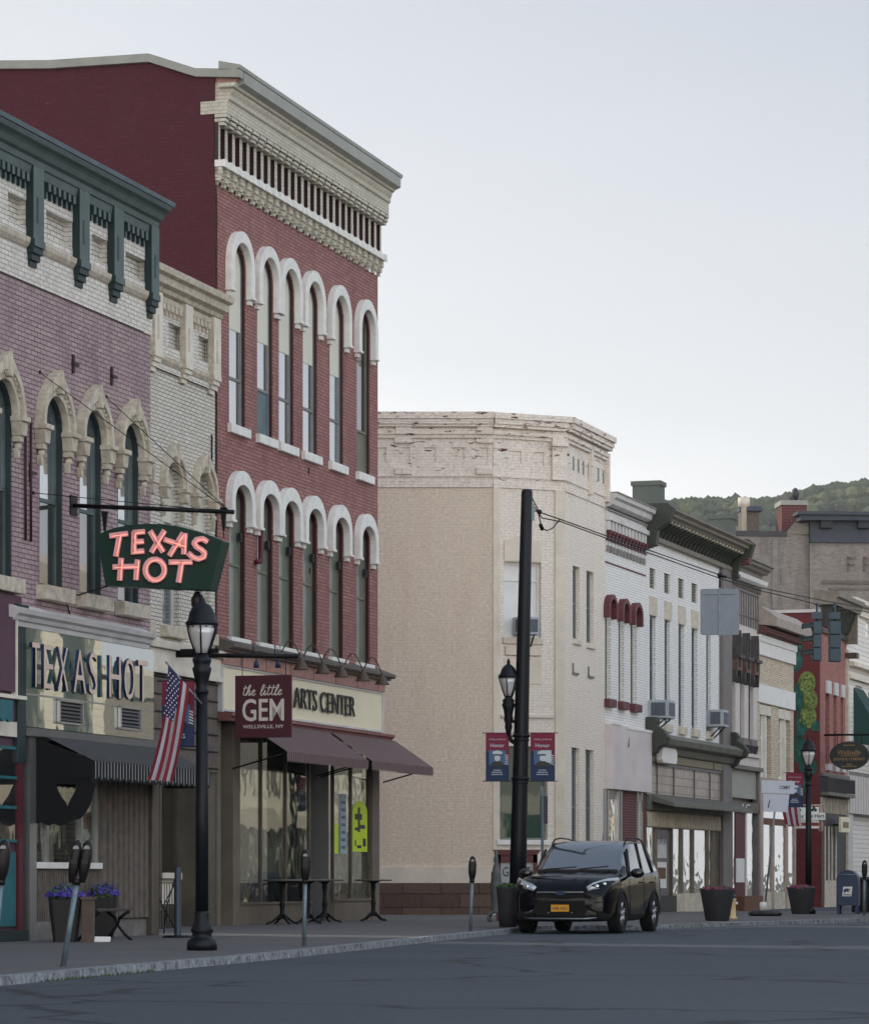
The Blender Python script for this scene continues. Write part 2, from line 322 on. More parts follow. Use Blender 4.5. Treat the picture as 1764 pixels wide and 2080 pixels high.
    def build(s, name, mats, parent=None, loc=None, rotz=0, bevel=0, label=None, recalc=True, local=None):
        me = bpy.data.meshes.new(name); me.from_pydata(s.v, [], s.f)
        if not isinstance(mats, (list, tuple)): mats = [mats]
        for m in mats: me.materials.append(m)
        me.polygons.foreach_set('material_index', [min(i, len(mats) - 1) for i in s.m])
        me.polygons.foreach_set('use_smooth', s.sm)
        if recalc:
            bm = bmesh.new(); bm.from_mesh(me); bmesh.ops.recalc_face_normals(bm, faces=bm.faces); bm.to_mesh(me); bm.free()
        me.update(); o = bpy.data.objects.new(name, me); COL.objects.link(o)
        if parent is not None: o.parent = parent
        if loc is not None: o.location = loc
        o.rotation_euler.z = rotz
        if local is not None: o.matrix_local = local
        if bevel:
            b = o.modifiers.new('bevel', 'BEVEL'); b.width = bevel; b.segments = 2; b.limit_method = 'ANGLE'; b.angle_limit = R(40)
        if label: o['label'] = label
        return o

def thing(name, label, cat, loc=(0, 0, 0), rotz=0, group=None):
    o = bpy.data.objects.new(name, None); COL.objects.link(o); o.empty_display_size = .3
    o.location = loc; o.rotation_euler.z = rotz; o['label'] = label; o['category'] = cat
    if group: o['group'] = group
    return o
def tag(o, label, cat, group=None):
    o['label'] = label; o['category'] = cat
    if group: o['group'] = group
    return o
def structure(o): o['kind'] = 'structure'; return o
def copy_thing(root, loc, rotz, label):
    r = root.copy(); COL.objects.link(r); r.location = loc; r.rotation_euler.z = rotz; r['label'] = label
    for ch in list(root.children):
        c = ch.copy(); COL.objects.link(c); c.parent = r
        for g in list(ch.children):
            d = g.copy(); COL.objects.link(d); d.parent = c
    return r
def txt(name, body, mat, parent, cx, cz, w_, h_, y=0., ext=.006, shear=0., offset=0., local=None, mode='xz', spacing=1., xf=None, side=None):
    """lettering as a mesh, fitted to w_ x h_, centred on cx, cz, standing on the plane y and facing -y"""
    cu = bpy.data.curves.new(name, 'FONT'); cu.body = body; cu.extrude = .02; cu.shear = shear; cu.offset = offset; cu.size = 1; cu.space_character = spacing
    cu.resolution_u = 3
    t = bpy.data.objects.new(name, cu); COL.objects.link(t)
    dg = bpy.context.evaluated_depsgraph_get(); me = bpy.data.meshes.new_from_object(t.evaluated_get(dg)); bpy.data.objects.remove(t)
    xs = [v.co.x for v in me.vertices]; ys = [v.co.y for v in me.vertices]
    ax, bx_, ay, by = min(xs), max(xs), min(ys), max(ys)
    for v in me.vertices:
        x = (v.co.x - (ax + bx_) / 2) / (bx_ - ax) * w_ + cx; z = (v.co.y - (ay + by) / 2) / (by - ay) * h_ + cz
        p = Vector((x, y - (ext if v.co.z > 0 else 0), z)); v.co = xf @ p if xf else p
    me.name = name; me.materials.clear(); me.materials.append(mat)
    if side is not None:
        me.materials.append(side); me.update()
        for p_ in me.polygons:
            if abs(p_.normal.y) < .7: p_.material_index = 1
    else:
        for p_ in me.polygons: p_.material_index = 0
    o = bpy.data.objects.new(name, me); COL.objects.link(o); o.parent = parent
    if local is not None: o.matrix_local = local
    return o

def P(px, py, Y): return Vector(((px - CX) * Y / F, Y, EZ + (HY - py) * Y / F))
SW = .15; RD = .07                                   # pavement and road heights
def G(px, py, z=SW):
    Y = (EZ - z) * F / (py - HY); return Vector(((px - CX) * Y / F, Y, z))

class Fr:
    """a facade line: local x runs along it away from the camera, local -y points at the street"""
    def __init__(s, x0, y0, th): s.x0, s.y0, s.th = x0, y0, R(th); s.dx, s.dy = math.sin(s.th), math.cos(s.th); s.nx, s.ny = s.dy, -s.dx
    def T(s, px, o=0.):
        u = (px - CX) / F; X0 = s.x0 + s.nx * o; Y0 = s.y0 + s.ny * o; return (u * Y0 - X0) / (s.dx - s.dy * u)
    def Y(s, px, o=0.): return s.y0 + s.ny * o + s.dy * s.T(px, o)
    def Z(s, px, py, o=0.): return EZ + (HY - py) * s.Y(px, o) / F
    def W(s, t, o=0., z=0.): return Vector((s.x0 + s.dx * t + s.nx * o, s.y0 + s.dy * t + s.ny * o, z))
    def root(s, name, label, cat='building', group=None, t=0.): return thing(name, label, cat, s.W(t), math.pi / 2 - s.th, group)
    def mat(s): return Matrix.Translation((s.x0, s.y0, 0)) @ Matrix.Rotation(math.pi / 2 - s.th, 4, 'Z')

def arch(t0, t1, z0, zs, rise, n=10, back=True):
    """outline of an opening with its head an (elliptical) arch"""
    c = (t0 + t1) / 2; a = (t1 - t0) / 2
    arc = [(c + a * math.cos(math.pi * i / n), zs + rise * math.sin(math.pi * i / n)) for i in range(n + 1)] if rise > 0 else [(t1, zs), (t0, zs)]
    return [(t0, z0), (t1, z0)] + arc
def wall_mb(t0, t1, z0, z1, holes, depth, y=0., mrev=0, mb=None, top=None):
    mb = mb or MB(); outer = [(t0, z0), (t1, z0), (t1, z1), (t0, z1)] if top is None else [(t0, z0), (t1, z0)] + top
    loops = [outer] + holes
    flat = [p for lp in loops for p in lp]
    tr = tessellate_polygon([[Vector((p[0], p[1], 0)) for p in lp] for lp in loops])
    mb.add([(p[0], y, p[1]) for p in flat], [tuple(t) for t in tr])
    for h in holes:
        n = len(h); v = [(p[0], y, p[1]) for p in h] + [(p[0], y + depth, p[1]) for p in h]
        mb.add(v, [(i, (i + 1) % n, (i + 1) % n + n, i + n) for i in range(n)], mrev)
    return mb
def window(root, t0, t1, z0, zs, rise, rec, fmat, panes, fw=.05, y=0., sill=None, sill_mat=None, local=None, sash=True, mid=None, blind=None):
    """one window: frame mesh, panes set in it, sill"""
    f = MB(); A = arch(t0, t1, z0, zs, rise); c = (t0 + t1) / 2
    B = arch(t0 + fw, t1 - fw, z0 + fw, zs, max(0, rise - fw) if rise > 0 else 0)
    if rise <= 0: B = [(t0 + fw, z0 + fw), (t1 - fw, z0 + fw), (t1 - fw, zs - fw), (t0 + fw, zs - fw)]
    f.strip(A + [A[0]], B + [B[0]], y + rec - .028, y + rec + .02)
    ztop = zs + rise
    zm = mid if mid is not None else (z0 + ztop) / 2
    if sash: f.box(t0 + fw, t1 - fw, y + rec - .022, y + rec + .015, zm - .025, zm + .025)
    w_ = f.build('window', fmat, root, local=local)
    inner = arch(t0 + fw * .6, t1 - fw * .6, z0, zs, rise * .97)
    yy = y + rec + .004
    if len(panes) == 1:
        p = MB(); p.prism(inner, yy, yy + .01); p.build('pane', panes[0], w_)
    else:
        p = MB(); p.box(t0 + fw * .6, t1 - fw * .6, yy, yy + .01, z0 + .02, zm); p.build('pane', panes[0], w_)
        q = [(t0 + fw * .6, zm), (t1 - fw * .6, zm)] + (arch(t0 + fw * .6, t1 - fw * .6, z0, zs, rise * .97)[2:])
        p = MB(); p.prism(q, yy, yy + .01); p.build('pane', panes[1], w_)
    if blind is not None:
        q = [(t0 + .01, blind[0]), (t1 - .01, blind[0])] + arch(t0 + .01, t1 - .01, z0, zs, rise * .97)[2:]
        p = MB(); p.prism(q, yy - .012, yy - .002); p.build('blind', blind[1], w_)
    if sill:
        so_, sh, sp_ = sill
        q = MB(); q.box(t0 - so_, t1 + so_, y - sp_, y + rec - .07, z0 - sh, z0 - .002); q.build('sill', sill_mat, w_, bevel=.01)
    return w_
def hood(root_part, t0, t1, zs, rise, zf, wd, proj, mat, name='hood', point=0., feet=True, y=0., footmat=None, rise_o=None):
    """raised arch moulding with legs and little corbels at its feet"""
    c = (t0 + t1) / 2; a = (t1 - t0) / 2; n = 14; ro = rise_o if rise_o is not None else rise + wd
    I = [(t0, zf)] + [(c - a * math.cos(math.pi * i / n), zs + rise * math.sin(math.pi * i / n)) for i in range(n + 1)] + [(t1, zf)]
    O = [(t0 - wd, zf)] + [(c - (a + wd) * math.cos(math.pi * i / n), zs + ro * math.sin(math.pi * i / n) + point * max(0, 1 - abs(i - n / 2) / (n / 4))) for i in range(n + 1)] + [(t1 + wd, zf)]
    m = MB(); m.strip(I, O, y - proj, y + .005)
    I2 = [(t0, zf)] + [(p[0], p[1]) for p in I[1:-1]] + [(t1, zf)]
    if feet:
        for x0, x1 in ((t0 - wd, t0), (t1, t1 + wd)):
            m.box(x0 - .02, x1 + .02, y - proj - .02, y, zf - .05, zf - .001)
            m.box(x0 + .02, x1 - .01, y - proj * .6, y, zf - .14, zf - .05)
    return m.build(name, mat, root_part, bevel=.008)

# ================================================================== the setting
g = MB(); g.add([(-3000, -200, -.05), (3000, -200, -.05), (3000, 3200, -.05), (-3000, 3200, -.05)], [(0, 1, 2, 3)]); structure(g.build('ground', M_GROUND))
KERB = [(-9.0, 4), (-5.2, 20), (-3.72, 28.1), (-3.02, 31.64), (-2.1, 35.9), (-1.2, 41), (.13, 49.0), (1.12, 54.4), (1.38, 56.2), (1.75, 58.6), (2.4, 59.9), (4.05, 60.4), (6.4, 65.2), (9.35, 71), (13, 78.5), (27, 107)]
def cat_rom(pts, k=6):
    out = []
    for i in range(len(pts) - 1):
        p0 = Vector(pts[max(i - 1, 0)]); p1 = Vector(pts[i]); p2 = Vector(pts[i + 1]); p3 = Vector(pts[min(i + 2, len(pts) - 1)])
        for j in range(k):
            t = j / k; out.append(.5 * ((2 * p1) + (p2 - p0) * t + (2 * p0 - 5 * p1 + 4 * p2 - p3) * t * t + (3 * p1 - p0 - 3 * p2 + p3) * t ** 3))
    out.append(Vector(pts[-1])); return out
KP = cat_rom([Vector((a, b, 0)) for a, b in KERB], 8)
rd = MB(); nx_, ny_ = 60, 120
for j in range(ny_ + 1):
    for i in range(nx_ + 1):
        x = -60 + 140 * i / nx_; yv = -5 + 135 * j / ny_; rd.v.append((x, yv, RD))
for j in range(ny_):
    for i in range(nx_):
        a = j * (nx_ + 1) + i; rd.f.append((a, a + 1, a + nx_ + 2, a + nx_ + 1)); rd.m.append(0); rd.sm.append(False)
structure(rd.build('road', M_ASPH))
def swz(Y): return SW if Y < 86 else SW - .009 * (Y - 86)
sw = MB(); cols = [-60, -30, -14]
kb = MB(); KW = .16
prev = None
for i, p in enumerate(KP):
    a = KP[max(i - 1, 0)]; b = KP[min(i + 1, len(KP) - 1)]; d = (b - a).normalized(); nrm = Vector((-d.y, d.x, 0))
    q = p + nrm * KW; z = swz(p.y)
    row = [(p.x, p.y, RD - .06), (p.x + nrm.x * .012, p.y + nrm.y * .012, z + random.uniform(-.006, .004)), (q.x, q.y, z + .003)]
    k = len(kb.v); kb.v += row
    if i: 
        for j in range(2): kb.f.append((k - 3 + j, k + j, k + j + 1, k - 2 + j)); kb.m.append(0); kb.sm.append(False)
    # pavement row going inland along -x / +y
    base = q; inl = [base, base + Vector((-3, .9, 0)), base + Vector((-9, 2.7, 0)), base + Vector((-40, 12, 0))]
    if i >= 84: inl = [base, base + Vector((-3, 3, 0)), base + Vector((-12, 12, 0)), base + Vector((-45, 38, 0))]
    k2 = len(sw.v); sw.v += [(v.x, v.y, swz(v.y)) for v in inl]
    if i:
        for j in range(3): sw.f.append((k2 - 4 + j, k2 + j, k2 + j + 1, k2 - 3 + j)); sw.m.append(0); sw.sm.append(False)
structure(kb.build('kerb', M_KERB, recalc=False)); structure(sw.build('pavement', M_PAVE, recalc=False))
# gutter line in worn paint
gl = MB()
for i in range(len(KP) - 1):
    if KP[i].y < 60.2 and i < 80: continue
    a, b = KP[i], KP[i + 1]; d = (b - a).normalized(); nn = Vector((d.y, -d.x, 0))
    pts = [a + nn * .55, b + nn * .55, b + nn * .68, a + nn * .68]; gl.add([(p.x, p.y, RD + .004) for p in pts], [(0, 1, 2, 3)])
structure(gl.build('road_edge_line', plain('worn_line_paint', lin(150, 152, 152), .7, var=.5, scale=2), recalc=False))
# weeds in the gutter: nobody could count the blades
wd_ = MB()
for k in range(150):
    i = random.choice([j for j in range(len(KP)) if 29.2 < KP[j].y < 32.4]); u = random.random(); p = KP[i].lerp(KP[i + 1], u); x = p.x + random.uniform(.0, .06); y = p.y; h = random.uniform(.01, .035)
    a = random.random() * 3.1; wd_.add([(x - .01 * math.cos(a), y - .01 * math.sin(a), RD), (x + .01 * math.cos(a), y + .01 * math.sin(a), RD), (x + random.uniform(-.02, .02), y, RD + h)], [(0, 1, 2)])
o = wd_.build('gutter_weeds', M_LEAF, recalc=False); o['kind'] = 'stuff'; o['label'] = 'short green weeds growing along the granite kerb face'; o['category'] = 'weeds'

# hills beyond the town, with the wood on them
HP = [(600, 1094), (900, 1069), (1100, 1061), (1345, 1049), (1480, 1043), (1530, 1049), (1600, 1039), (1650, 1022), (1700, 1017), (1764, 1007), (1900, 991), (2100, 979), (2600, 1004), (3400, 1029)]
HD = 2200.
hl = MB(); rows = 16; cols_ = []
hx = []
for i in range(len(HP) - 1):
    for k in range(8): u = k / 8; hx.append((HP[i][0] + (HP[i + 1][0] - HP[i][0]) * u, HP[i][1] + (HP[i + 1][1] - HP[i][1]) * u))
hx.append(HP[-1])
for (px, py) in hx:
    top = P(px, py, HD)
    for j in range(rows + 1):
        u = j / rows; dep = HD - 620 * (1 - u); hl.v.append((top.x * (.85 + .15 * u), dep, -1 + (top.z + 1) * (math.sin(u * math.pi / 2)) ** 1.25))
    hl.v.append((top.x, HD + 500, 20))
nr = rows + 2
for i in range(len(hx) - 1):
    for j in range(nr - 1): a = i * nr + j; hl.f.append((a, a + nr, a + nr + 1, a + 1)); hl.m.append(0); hl.sm.append(True)
structure(hl.build('hill', plain('hillside_green', lin(86, 98, 60), .9, var=.3, scale=.02, bmp=0), recalc=False))
def leafmat(name, c1, c2):
    m, n, l, b = newmat(name); oi = noise(n, l, .03, 3); c = mixcol(n, l, mapr(n, l, oi, .4, .6), c1, c2); l.new(c, b.inputs['Base Color']); b.inputs['Roughness'].default_value = .9; return m
M_WOOD = leafmat('wood_canopy', lin(34, 46, 24), lin(58, 70, 36))
M_WOOD2 = leafmat('wood_canopy_light', lin(66, 78, 38), lin(88, 94, 52))
tw = MB(); rg = random.Random(3)
for k in range(11000):
    q = rg.random(); i = int(rg.uniform(4, len(hx) - 2)); j = rg.random()
    v0 = Vector(hl.v[i * nr + min(rows, int((1 - j * j * .85) * rows))]); v1 = Vector(hl.v[(i + 1) * nr + min(rows, int((1 - j * j * .85) * rows))])
    c = v0.lerp(v1, q) + Vector((0, rg.uniform(-25, 8), 0)); r = rg.uniform(2.4, 5.2) * (1.35 if rg.random() < .1 else 1)
    seg = 6; V = []
    for a in range(1, 4):
        th = math.pi * a / 4
        for b in range(seg): V.append((c.x + r * math.sin(th) * math.cos(b * 1.047) * rg.uniform(.6, 1.25), c.y + r * math.sin(th) * math.sin(b * 1.047) * rg.uniform(.6, 1.2), c.z + 1 + r * .95 * math.cos(th) * rg.uniform(.7, 1.2)))
    V += [(c.x, c.y, c.z + 1 + r * rg.uniform(.95, 1.2)), (c.x, c.y, c.z - 2 - r)]
    f = [(a * seg + b, (a + 1) * seg + b, (a + 1) * seg + (b + 1) % seg, a * seg + (b + 1) % seg) for a in range(2) for b in range(seg)] + [(18, b, (b + 1) % seg) for b in range(seg)] + [(19, 12 + (b + 1) % seg, 12 + b) for b in range(seg)]
    tw.add(V, f, 1 if rg.random() < .25 else 0)
o = tw.build('far_wood', [M_WOOD, M_WOOD2], recalc=False); o['kind'] = 'stuff'; o['label'] = 'hazy green wood covering the far hill behind the roofs'; o['category'] = 'wood'

# ================================================================== facades
FP = Fr(-4.25, 49.36, 16.92); FR = Fr(-3.94, 59.3, 16.92); FB = Fr(3.09, 78.75, 18.0)
def cornice(mb, prof, t0, t1, m=0): mb.prismx(prof, t0, t1, m)

# ------------------------------------------------------------------ purple diner building
def purple():
    T, Z = FP.T, FP.Z
    r = FP.root('brick_shop_building', 'two-storey purple brick diner building with dark green bracketed cornice, nearest on the left')
    tL = T(-140); zt = 10.95
    cen = [(T(81.4) + T(125.7)) / 2, (T(161.4) + T(205.6)) / 2, (T(241.3) + T(279.3)) / 2]
    wd = .82; cen.insert(0, cen[0] - 1.72); 
    holes = [arch(c - wd / 2, c + wd / 2, 5.04, 7.24, .46) for c in cen]
    wall_mb(tL, 0, 4.6, 9.13, holes, .2).build('wall', M_PURPLE, r)
    b = MB(); b.box(tL, 0, .3, 12, 4.45, 10.9); b.box(tL, 0, 3.2, 12, -.2, 4.45); b.box(-.25, 0, 0.001, 3.2, -.2, 4.6); b.box(tL, tL + .2, .001, 3.2, -.2, 4.6)
    b.box(tL, -.25, .002, .3, 4.45, 4.6)
    b.build('building_body', M_PURPLE, r)
    wall_mb(tL, 0, 9.13, 10.8, [[(T(a), z0), (T(c_), z0), (T(c_), z1), (T(a), z1)] for a, c_, z0, z1 in
        ((12, 49.9, 9.87, 10.24), (89.9, 143.9, 9.87, 10.24), (182.8, 215.6, 9.87, 10.22), (251.3, 294.2, 9.87, 10.2))], .12, y=-.03).build('frieze', M_CREAMW, r)
    b = MB()
    for a, c_ in ((12, 49.9), (89.9, 143.9), (182.8, 215.6), (251.3, 294.2)): b.box(T(a) - .02, T(c_) + .02, .09, .13, 9.85, 10.26)
    b.box(tL, 0, .1, .3, 9.12, 10.8); b.build('recessed_panel', M_CREAMB, r)
    # cornice with dentils
    c = MB()
    cornice(c, [(-.02, 10.72), (-.13, 10.72), (-.15, 10.8), (-.2, 10.83), (-.24, 10.9), (-.27, 10.93), (-.33, 10.96), (-.36, 11.02), (-.30, 11.05), (.3, 11.1), (.3, 10.72)], tL, .0)
    cornice(c, [(-.03, 10.58), (-.09, 10.6), (-.11, 10.7), (-.12, 10.715), (.1, 10.715), (.1, 10.58)], tL, -.0)
    c.build('cornice', M_GRYGRN, r, bevel=.006)
    g_ = MB(); cornice(g_, [(-.30, 11.052), (-.37, 11.03), (-.39, 11.09), (-.3, 11.12), (.35, 11.16), (.35, 11.1)], tL, .06); g_.build('gutter', M_BLUEG, r)
    d = MB()
    edges = [T(x, .1) for x in (-75, 62.8, 157, 227.6, 303.3)]; wid = [.34] * 5
    for i in range(4):
        a0 = edges[i] + .5; a1 = edges[i + 1] - .06; n = max(3, int((a1 - a0) / .155))
        for k in range(n):
            x = a0 + (a1 - a0) * (k + .5) / n
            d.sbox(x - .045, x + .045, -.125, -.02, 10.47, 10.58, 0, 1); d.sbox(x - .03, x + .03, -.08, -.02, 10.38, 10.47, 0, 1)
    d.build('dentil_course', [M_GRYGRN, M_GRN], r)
    for e in edges:
        q = MB(); x0 = e; x1 = e + .36
        if x1 > .02: x1 = .02
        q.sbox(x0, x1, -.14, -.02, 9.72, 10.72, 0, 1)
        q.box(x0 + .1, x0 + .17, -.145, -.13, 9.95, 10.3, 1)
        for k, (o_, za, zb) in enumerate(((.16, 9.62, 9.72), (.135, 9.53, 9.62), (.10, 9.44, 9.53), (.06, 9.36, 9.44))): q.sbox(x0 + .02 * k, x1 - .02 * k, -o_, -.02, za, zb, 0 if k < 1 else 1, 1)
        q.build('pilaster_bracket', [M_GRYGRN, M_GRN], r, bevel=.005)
    l = MB()
    for i in range(4): cornice(l, [(-.02, 9.60), (-.05, 9.6), (-.09, 9.66), (-.10, 9.73), (-.02, 9.75)], edges[i] + .37, edges[i + 1] - .001)
    l.build('ledge', M_STONE, r)
    wallmats = {}
    for i, c_ in enumerate(cen):
        t0, t1 = c_ - wd / 2, c_ + wd / 2
        window(r, t0, t1, 5.04, 7.24, .46, .11, M_GRYGRN, [M_GLD, M_GLS], sill=(.1, .2, .16), sill_mat=M_STONE, mid=6.25)
        gr = MB(); gr.strip(arch(t0, t1, 5.04, 7.24, .46)[1:-1] + [(t0, 5.04)], arch(t0 + .035, t1 - .035, 5.04, 7.24, .42)[1:-1] + [(t0 + .035, 5.04)], .012, .1); gr.build('reveal_trim', M_GRN, r)
        hd = MB(); zs = 7.24; n = 16; a = wd / 2
        for (ia, ri, oa, ro, pj) in ((a - .01, .45, a + .08, .58, .10), (a + .075, .57, a + .15, .68, .15)):
            I = [(t0 + a - ia, zs)] + [(c_ - ia * math.cos(math.pi * k / n), zs + ri * math.sin(math.pi * k / n)) for k in range(1, n)] + [(t1 - a + ia, zs)]
            O = [(c_ - oa, zs)] + [(c_ - oa * math.cos(math.pi * k / n), zs + ro * math.sin(math.pi * k / n) + .10 * max(0, 1 - abs(k - n / 2) / 3)) for k in range(1, n)] + [(c_ + oa, zs)]
            hd.strip(I, O, -pj, .003)
        for k in range(3, 15):
            an = math.pi * k / 18; x = c_ + (a + .06) * math.cos(an); z = zs + .55 * math.sin(an); hd.box(x - .02, x + .02, -.13, -.09, z - .025, z + .02)
        hd.prism([(c_ - .05, 7.72), (c_ + .05, 7.72), (c_ + .035, 7.98), (c_, 8.06), (c_ - .035, 7.98)], -.19, -.02)
        hd.build('window_hood', M_STONE, r, bevel=.006)
        for sx in (-1, 1):
            cb = MB(); x = c_ + sx * (a + .06)
            cb.box(x - .13, x + .13, -.2, 0, 7.17, 7.24); cb.prism([(x - .11, 7.17), (x + .11, 7.17), (x + .07, 6.98), (x - .07, 6.98)], -.16, 0)
            cb.box(x - .06, x + .06, -.12, 0, 6.9, 6.98); cb.ball((x, -.06, 6.84), .055); cb.prism([(x - .045, 6.82), (x + .045, 6.82), (x + .02, 6.68), (x - .02, 6.68)], -.08, 0)
            cb.build('corbel', M_STONE, r, bevel=.008)
    # wall ties and conduits
    m = MB()
    for px, py in ((147, 739), (225, 764), (60, 960)):
        t = T(px); z = Z(px, py); m.box(t - .03, t + .03, -.03, .0, z - .13, z + .13); m.box(t - .05, t + .14, -.05, -.03, z - .02, z + .02)
    for px in (48, 59): t = T(px); m.tube([(t, -.03, 7.3), (t, -.03, 5.6)], .018, 6)
    m.build('iron_wall_tie', M_MARD, r)
    # --- diner shop front: mirror panel, letters, strip, awning, window, column panel
    tl, tr_ = T(52, .12), T(312, .12)
    z1, z2, zd, z0 = 4.42, 3.92, 3.50, 2.98
    c = MB(); cornice(c, [(0, 4.4), (-.14, 4.4), (-.15, 4.46), (-.19, 4.48), (-.21, 4.53), (-.26, 4.56), (-.28, 4.62), (-.2, 4.64), (0, 4.72)], T(43, .28), T(320, .28)); c.build('shop_cornice', M_WHITED, r)
    p = MB(); p.box(tl, tr_, -.12, -.002, zd + .012, z1 - .02); p.build('sign_panel', M_GREENP, r)
    p = MB(); p.box(tl, tr_, -.119, -.002, 3.06, zd - .012); p.build('sign_panel', M_GREENP, r)
    p = MB(); p.box(tl, tr_, -.128, -.1, zd - .012, zd + .012); p.build('metal_strip', M_ALU, r)
    e_ = MB(); e_.box(T(36, .13), tl, -.13, 0, 2.55, 4.66); e_.box(T(36, .13) - .04, tl + .03, -.16, 0, 4.5, 4.7); e_.build('corner_board', M_GRN, r, bevel=.01)
    for a_, b_ in ((402, 605), (912, 1088)):
        ta, tb = T(a_ / 3.675 * .8996 + .0), T(b_ / 3.675 * .8996); zc = Z((a_ + b_) / 2 / 3.675 * .8996, (1340 + (990 if a_ < 500 else 1040) / 3.675) * .8996)
        h_ = .17; v = MB(); v.box(ta, ta + .04, -.17, -.12, zc - h_, zc + h_); v.box(tb - .04, tb, -.17, -.12, zc - h_, zc + h_); v.box(ta, tb, -.17, -.12, zc + h_ - .03, zc + h_); v.box(ta, tb, -.17, -.12, zc - h_, zc - h_ + .03)
        vo = v.build('air_vent', M_ALU, r); q = MB(); q.box(ta, tb, -.125, -.121, zc - h_, zc + h_, 1)
        for k in range(6): zz = zc - h_ + .05 + k * .052; q.add([(ta + .04, -.165, zz), (tb - .04, -.165, zz), (tb - .04, -.13, zz + .03), (ta + .04, -.13, zz + .03)], [(0, 1, 2, 3)])
        q.build('louvre', [M_ALU, M_BLACK], vo, recalc=False)
    # metal letters standing off the panel
    lx = [('T', 300, 372), ('E', 395, 488), ('X', 510, 610), ('A', 640, 760), ('S', 770, 850), ('H', 935, 1045), ('O', 1060, 1160), ('T', 1175, 1268)]
    for ch, a_, b_ in lx:
        ta, tb = T(a_ / 3.675 * .8996, .28), T(b_ / 3.675 * .8996, .28); 
        txt('metal_letter', ch, M_ALUW, r, (ta + tb) / 2, 3.90, (tb - ta) * .86, .60, y=-.17, ext=.045, offset=-.006, side=M_NAVY)
    s = MB(); cornice(s, [(0, 2.93), (-.2, 2.93), (-.22, 3.04), (0, 3.06)], tl, T(318)); s.build('metal_fascia', M_ALU, r)
    # dark striped awning
    aw = MB(); aa, ab = T(60), -.02; n = 40
    for k in range(n):
        x0 = aa + (ab - aa) * k / n; x1 = aa + (ab - aa) * (k + 1) / n
        aw.add([(x0, -.22, 2.94), (x1, -.22, 2.94), (x1, -.95, 2.60), (x0, -.95, 2.60)], [(0, 1, 2, 3)], k % 2 if False else 0)
        aw.box(x0 + (x1 - x0) * .4, x0 + (x1 - x0) * .55, -.958, -.952, 2.36 + .02 * (k % 2), 2.60, 1)
        aw.box(x0, x1, -.952, -.945, 2.33 + (.02 if k % 2 else 0), 2.60, 0)
        aw.add([(x0 + .03, -.22, 2.944), (x0 + .05, -.22, 2.944), (x0 + .05, -.95, 2.604), (x0 + .03, -.95, 2.604)], [(0, 1, 2, 3)], 1)
    aw.add([(ab, -.22, 2.94), (ab, -.95, 2.60), (ab, -.95, 2.34), (ab, -.25, 2.34)], [(0, 1, 2, 3)]); 
    aw.build('awning', [M_BLKCLOTH, plain('pale_awning_stripe', lin(150, 150, 150), .9)], r, recalc=False)
    fl = MB(); 
    fl.prismx([(-.05, 2.94), (-.95, 2.60), (-.95, 2.34), (-.05, 2.34)], aa - .05, aa - .03)
    rnd = lambda P_: [(q.x, q.y) for q in cat_rom([Vector((a_, b_, 0)) for a_, b_ in P_], 4)]
    L_ = [(-.02, 2.36), (-.36, 2.35), (-.40, 2.28)] + rnd([(-.40, 2.28), (-.48, 2.12), (-.57, 2.0), (-.58, 1.86), (-.56, 1.74)]) + rnd([(-.56, 1.74), (-.47, 1.71), (-.38, 1.74), (-.30, 1.72), (-.20, 1.76), (-.12, 1.75), (-.02, 1.82)])
    Rr = [(-.36, 2.35), (-.93, 2.36)] + rnd([(-.93, 2.36), (-.97, 2.24), (-.94, 2.1), (-.90, 1.98), (-.82, 1.86), (-.74, 1.80), (-.66, 1.79), (-.56, 1.74)]) + rnd([(-.56, 1.74), (-.57, 1.9), (-.60, 2.02), (-.68, 2.16), (-.74, 2.28)])[1:] + [(-.40, 2.28)]
    fl.prismx(L_, aa - .05, aa - .03); fl.prismx(Rr, aa - .05, aa - .03); fl.build('awning_side_cloth', M_BLKCLOTH, r, recalc=True)
    wt0, wt1 = T(58), T(196)
    zb = 1.22
    b = MB(); b.box(T(58), wt1, -.02, .1, .15, zb - .09); k = wt0
    while k < wt1 - .06: b.box(k, k + .035, -.03, -.02, .42, zb - .1); k += .06
    b.build('beadboard_panel', M_PANELW, r)
    b = MB(); b.box(T(58) - .02, T(310), -.04, .0, .0, .40); b.box(T(46), T(58), -.1, .1, 0, .45); b.build('stone_plinth', plain('plinth_stone', lin(120, 116, 112), .85, var=.35, scale=4, bmp=.5), r)
    b = MB(); b.box(wt0, wt1, -.1, .08, zb - .09, zb); b.build('window_sill', M_WHITE, r, bevel=.01)
    f = MB()
    for t in (wt0, T(91), T(160), wt1 - .05): f.box(t, t + .05, -.04, .04, zb, 2.95)
    f.box(wt0, wt1, -.035, .035, 2.36, 2.42); f.build('window_frame', M_ALU, r)
    p = MB(); p.box(wt0, wt1, .0, .012, zb, 2.95); p.build('shop_window_pane', M_CLEAR, r)
    b = MB(); b.box(T(44), wt0, -.12, .06, .1, 3.0); b.build('corner_post', M_ALU, r)
    # corrugated column panel
    c = MB(); c0, c1 = wt1, T(292); n = 9
    for k in range(n):
        x = c0 + (c1 - c0) * (k + .5) / n; w2 = (c1 - c0) / n * .33
        c.prismz([(x - w2 * 1.4, .0), (x - w2, -.09), (x + w2, -.09), (x + w2 * 1.4, .0)], .42, 2.95)
    c.box(c0, c1, -.001, .12, .4, 2.95); c.build('fluted_metal_panel', M_PANELW, r)
    b = MB(); b.box(T(292), T(306), -.14, .1, .15, 2.95); b.build('door_post', M_BRONZE, r, bevel=.01)
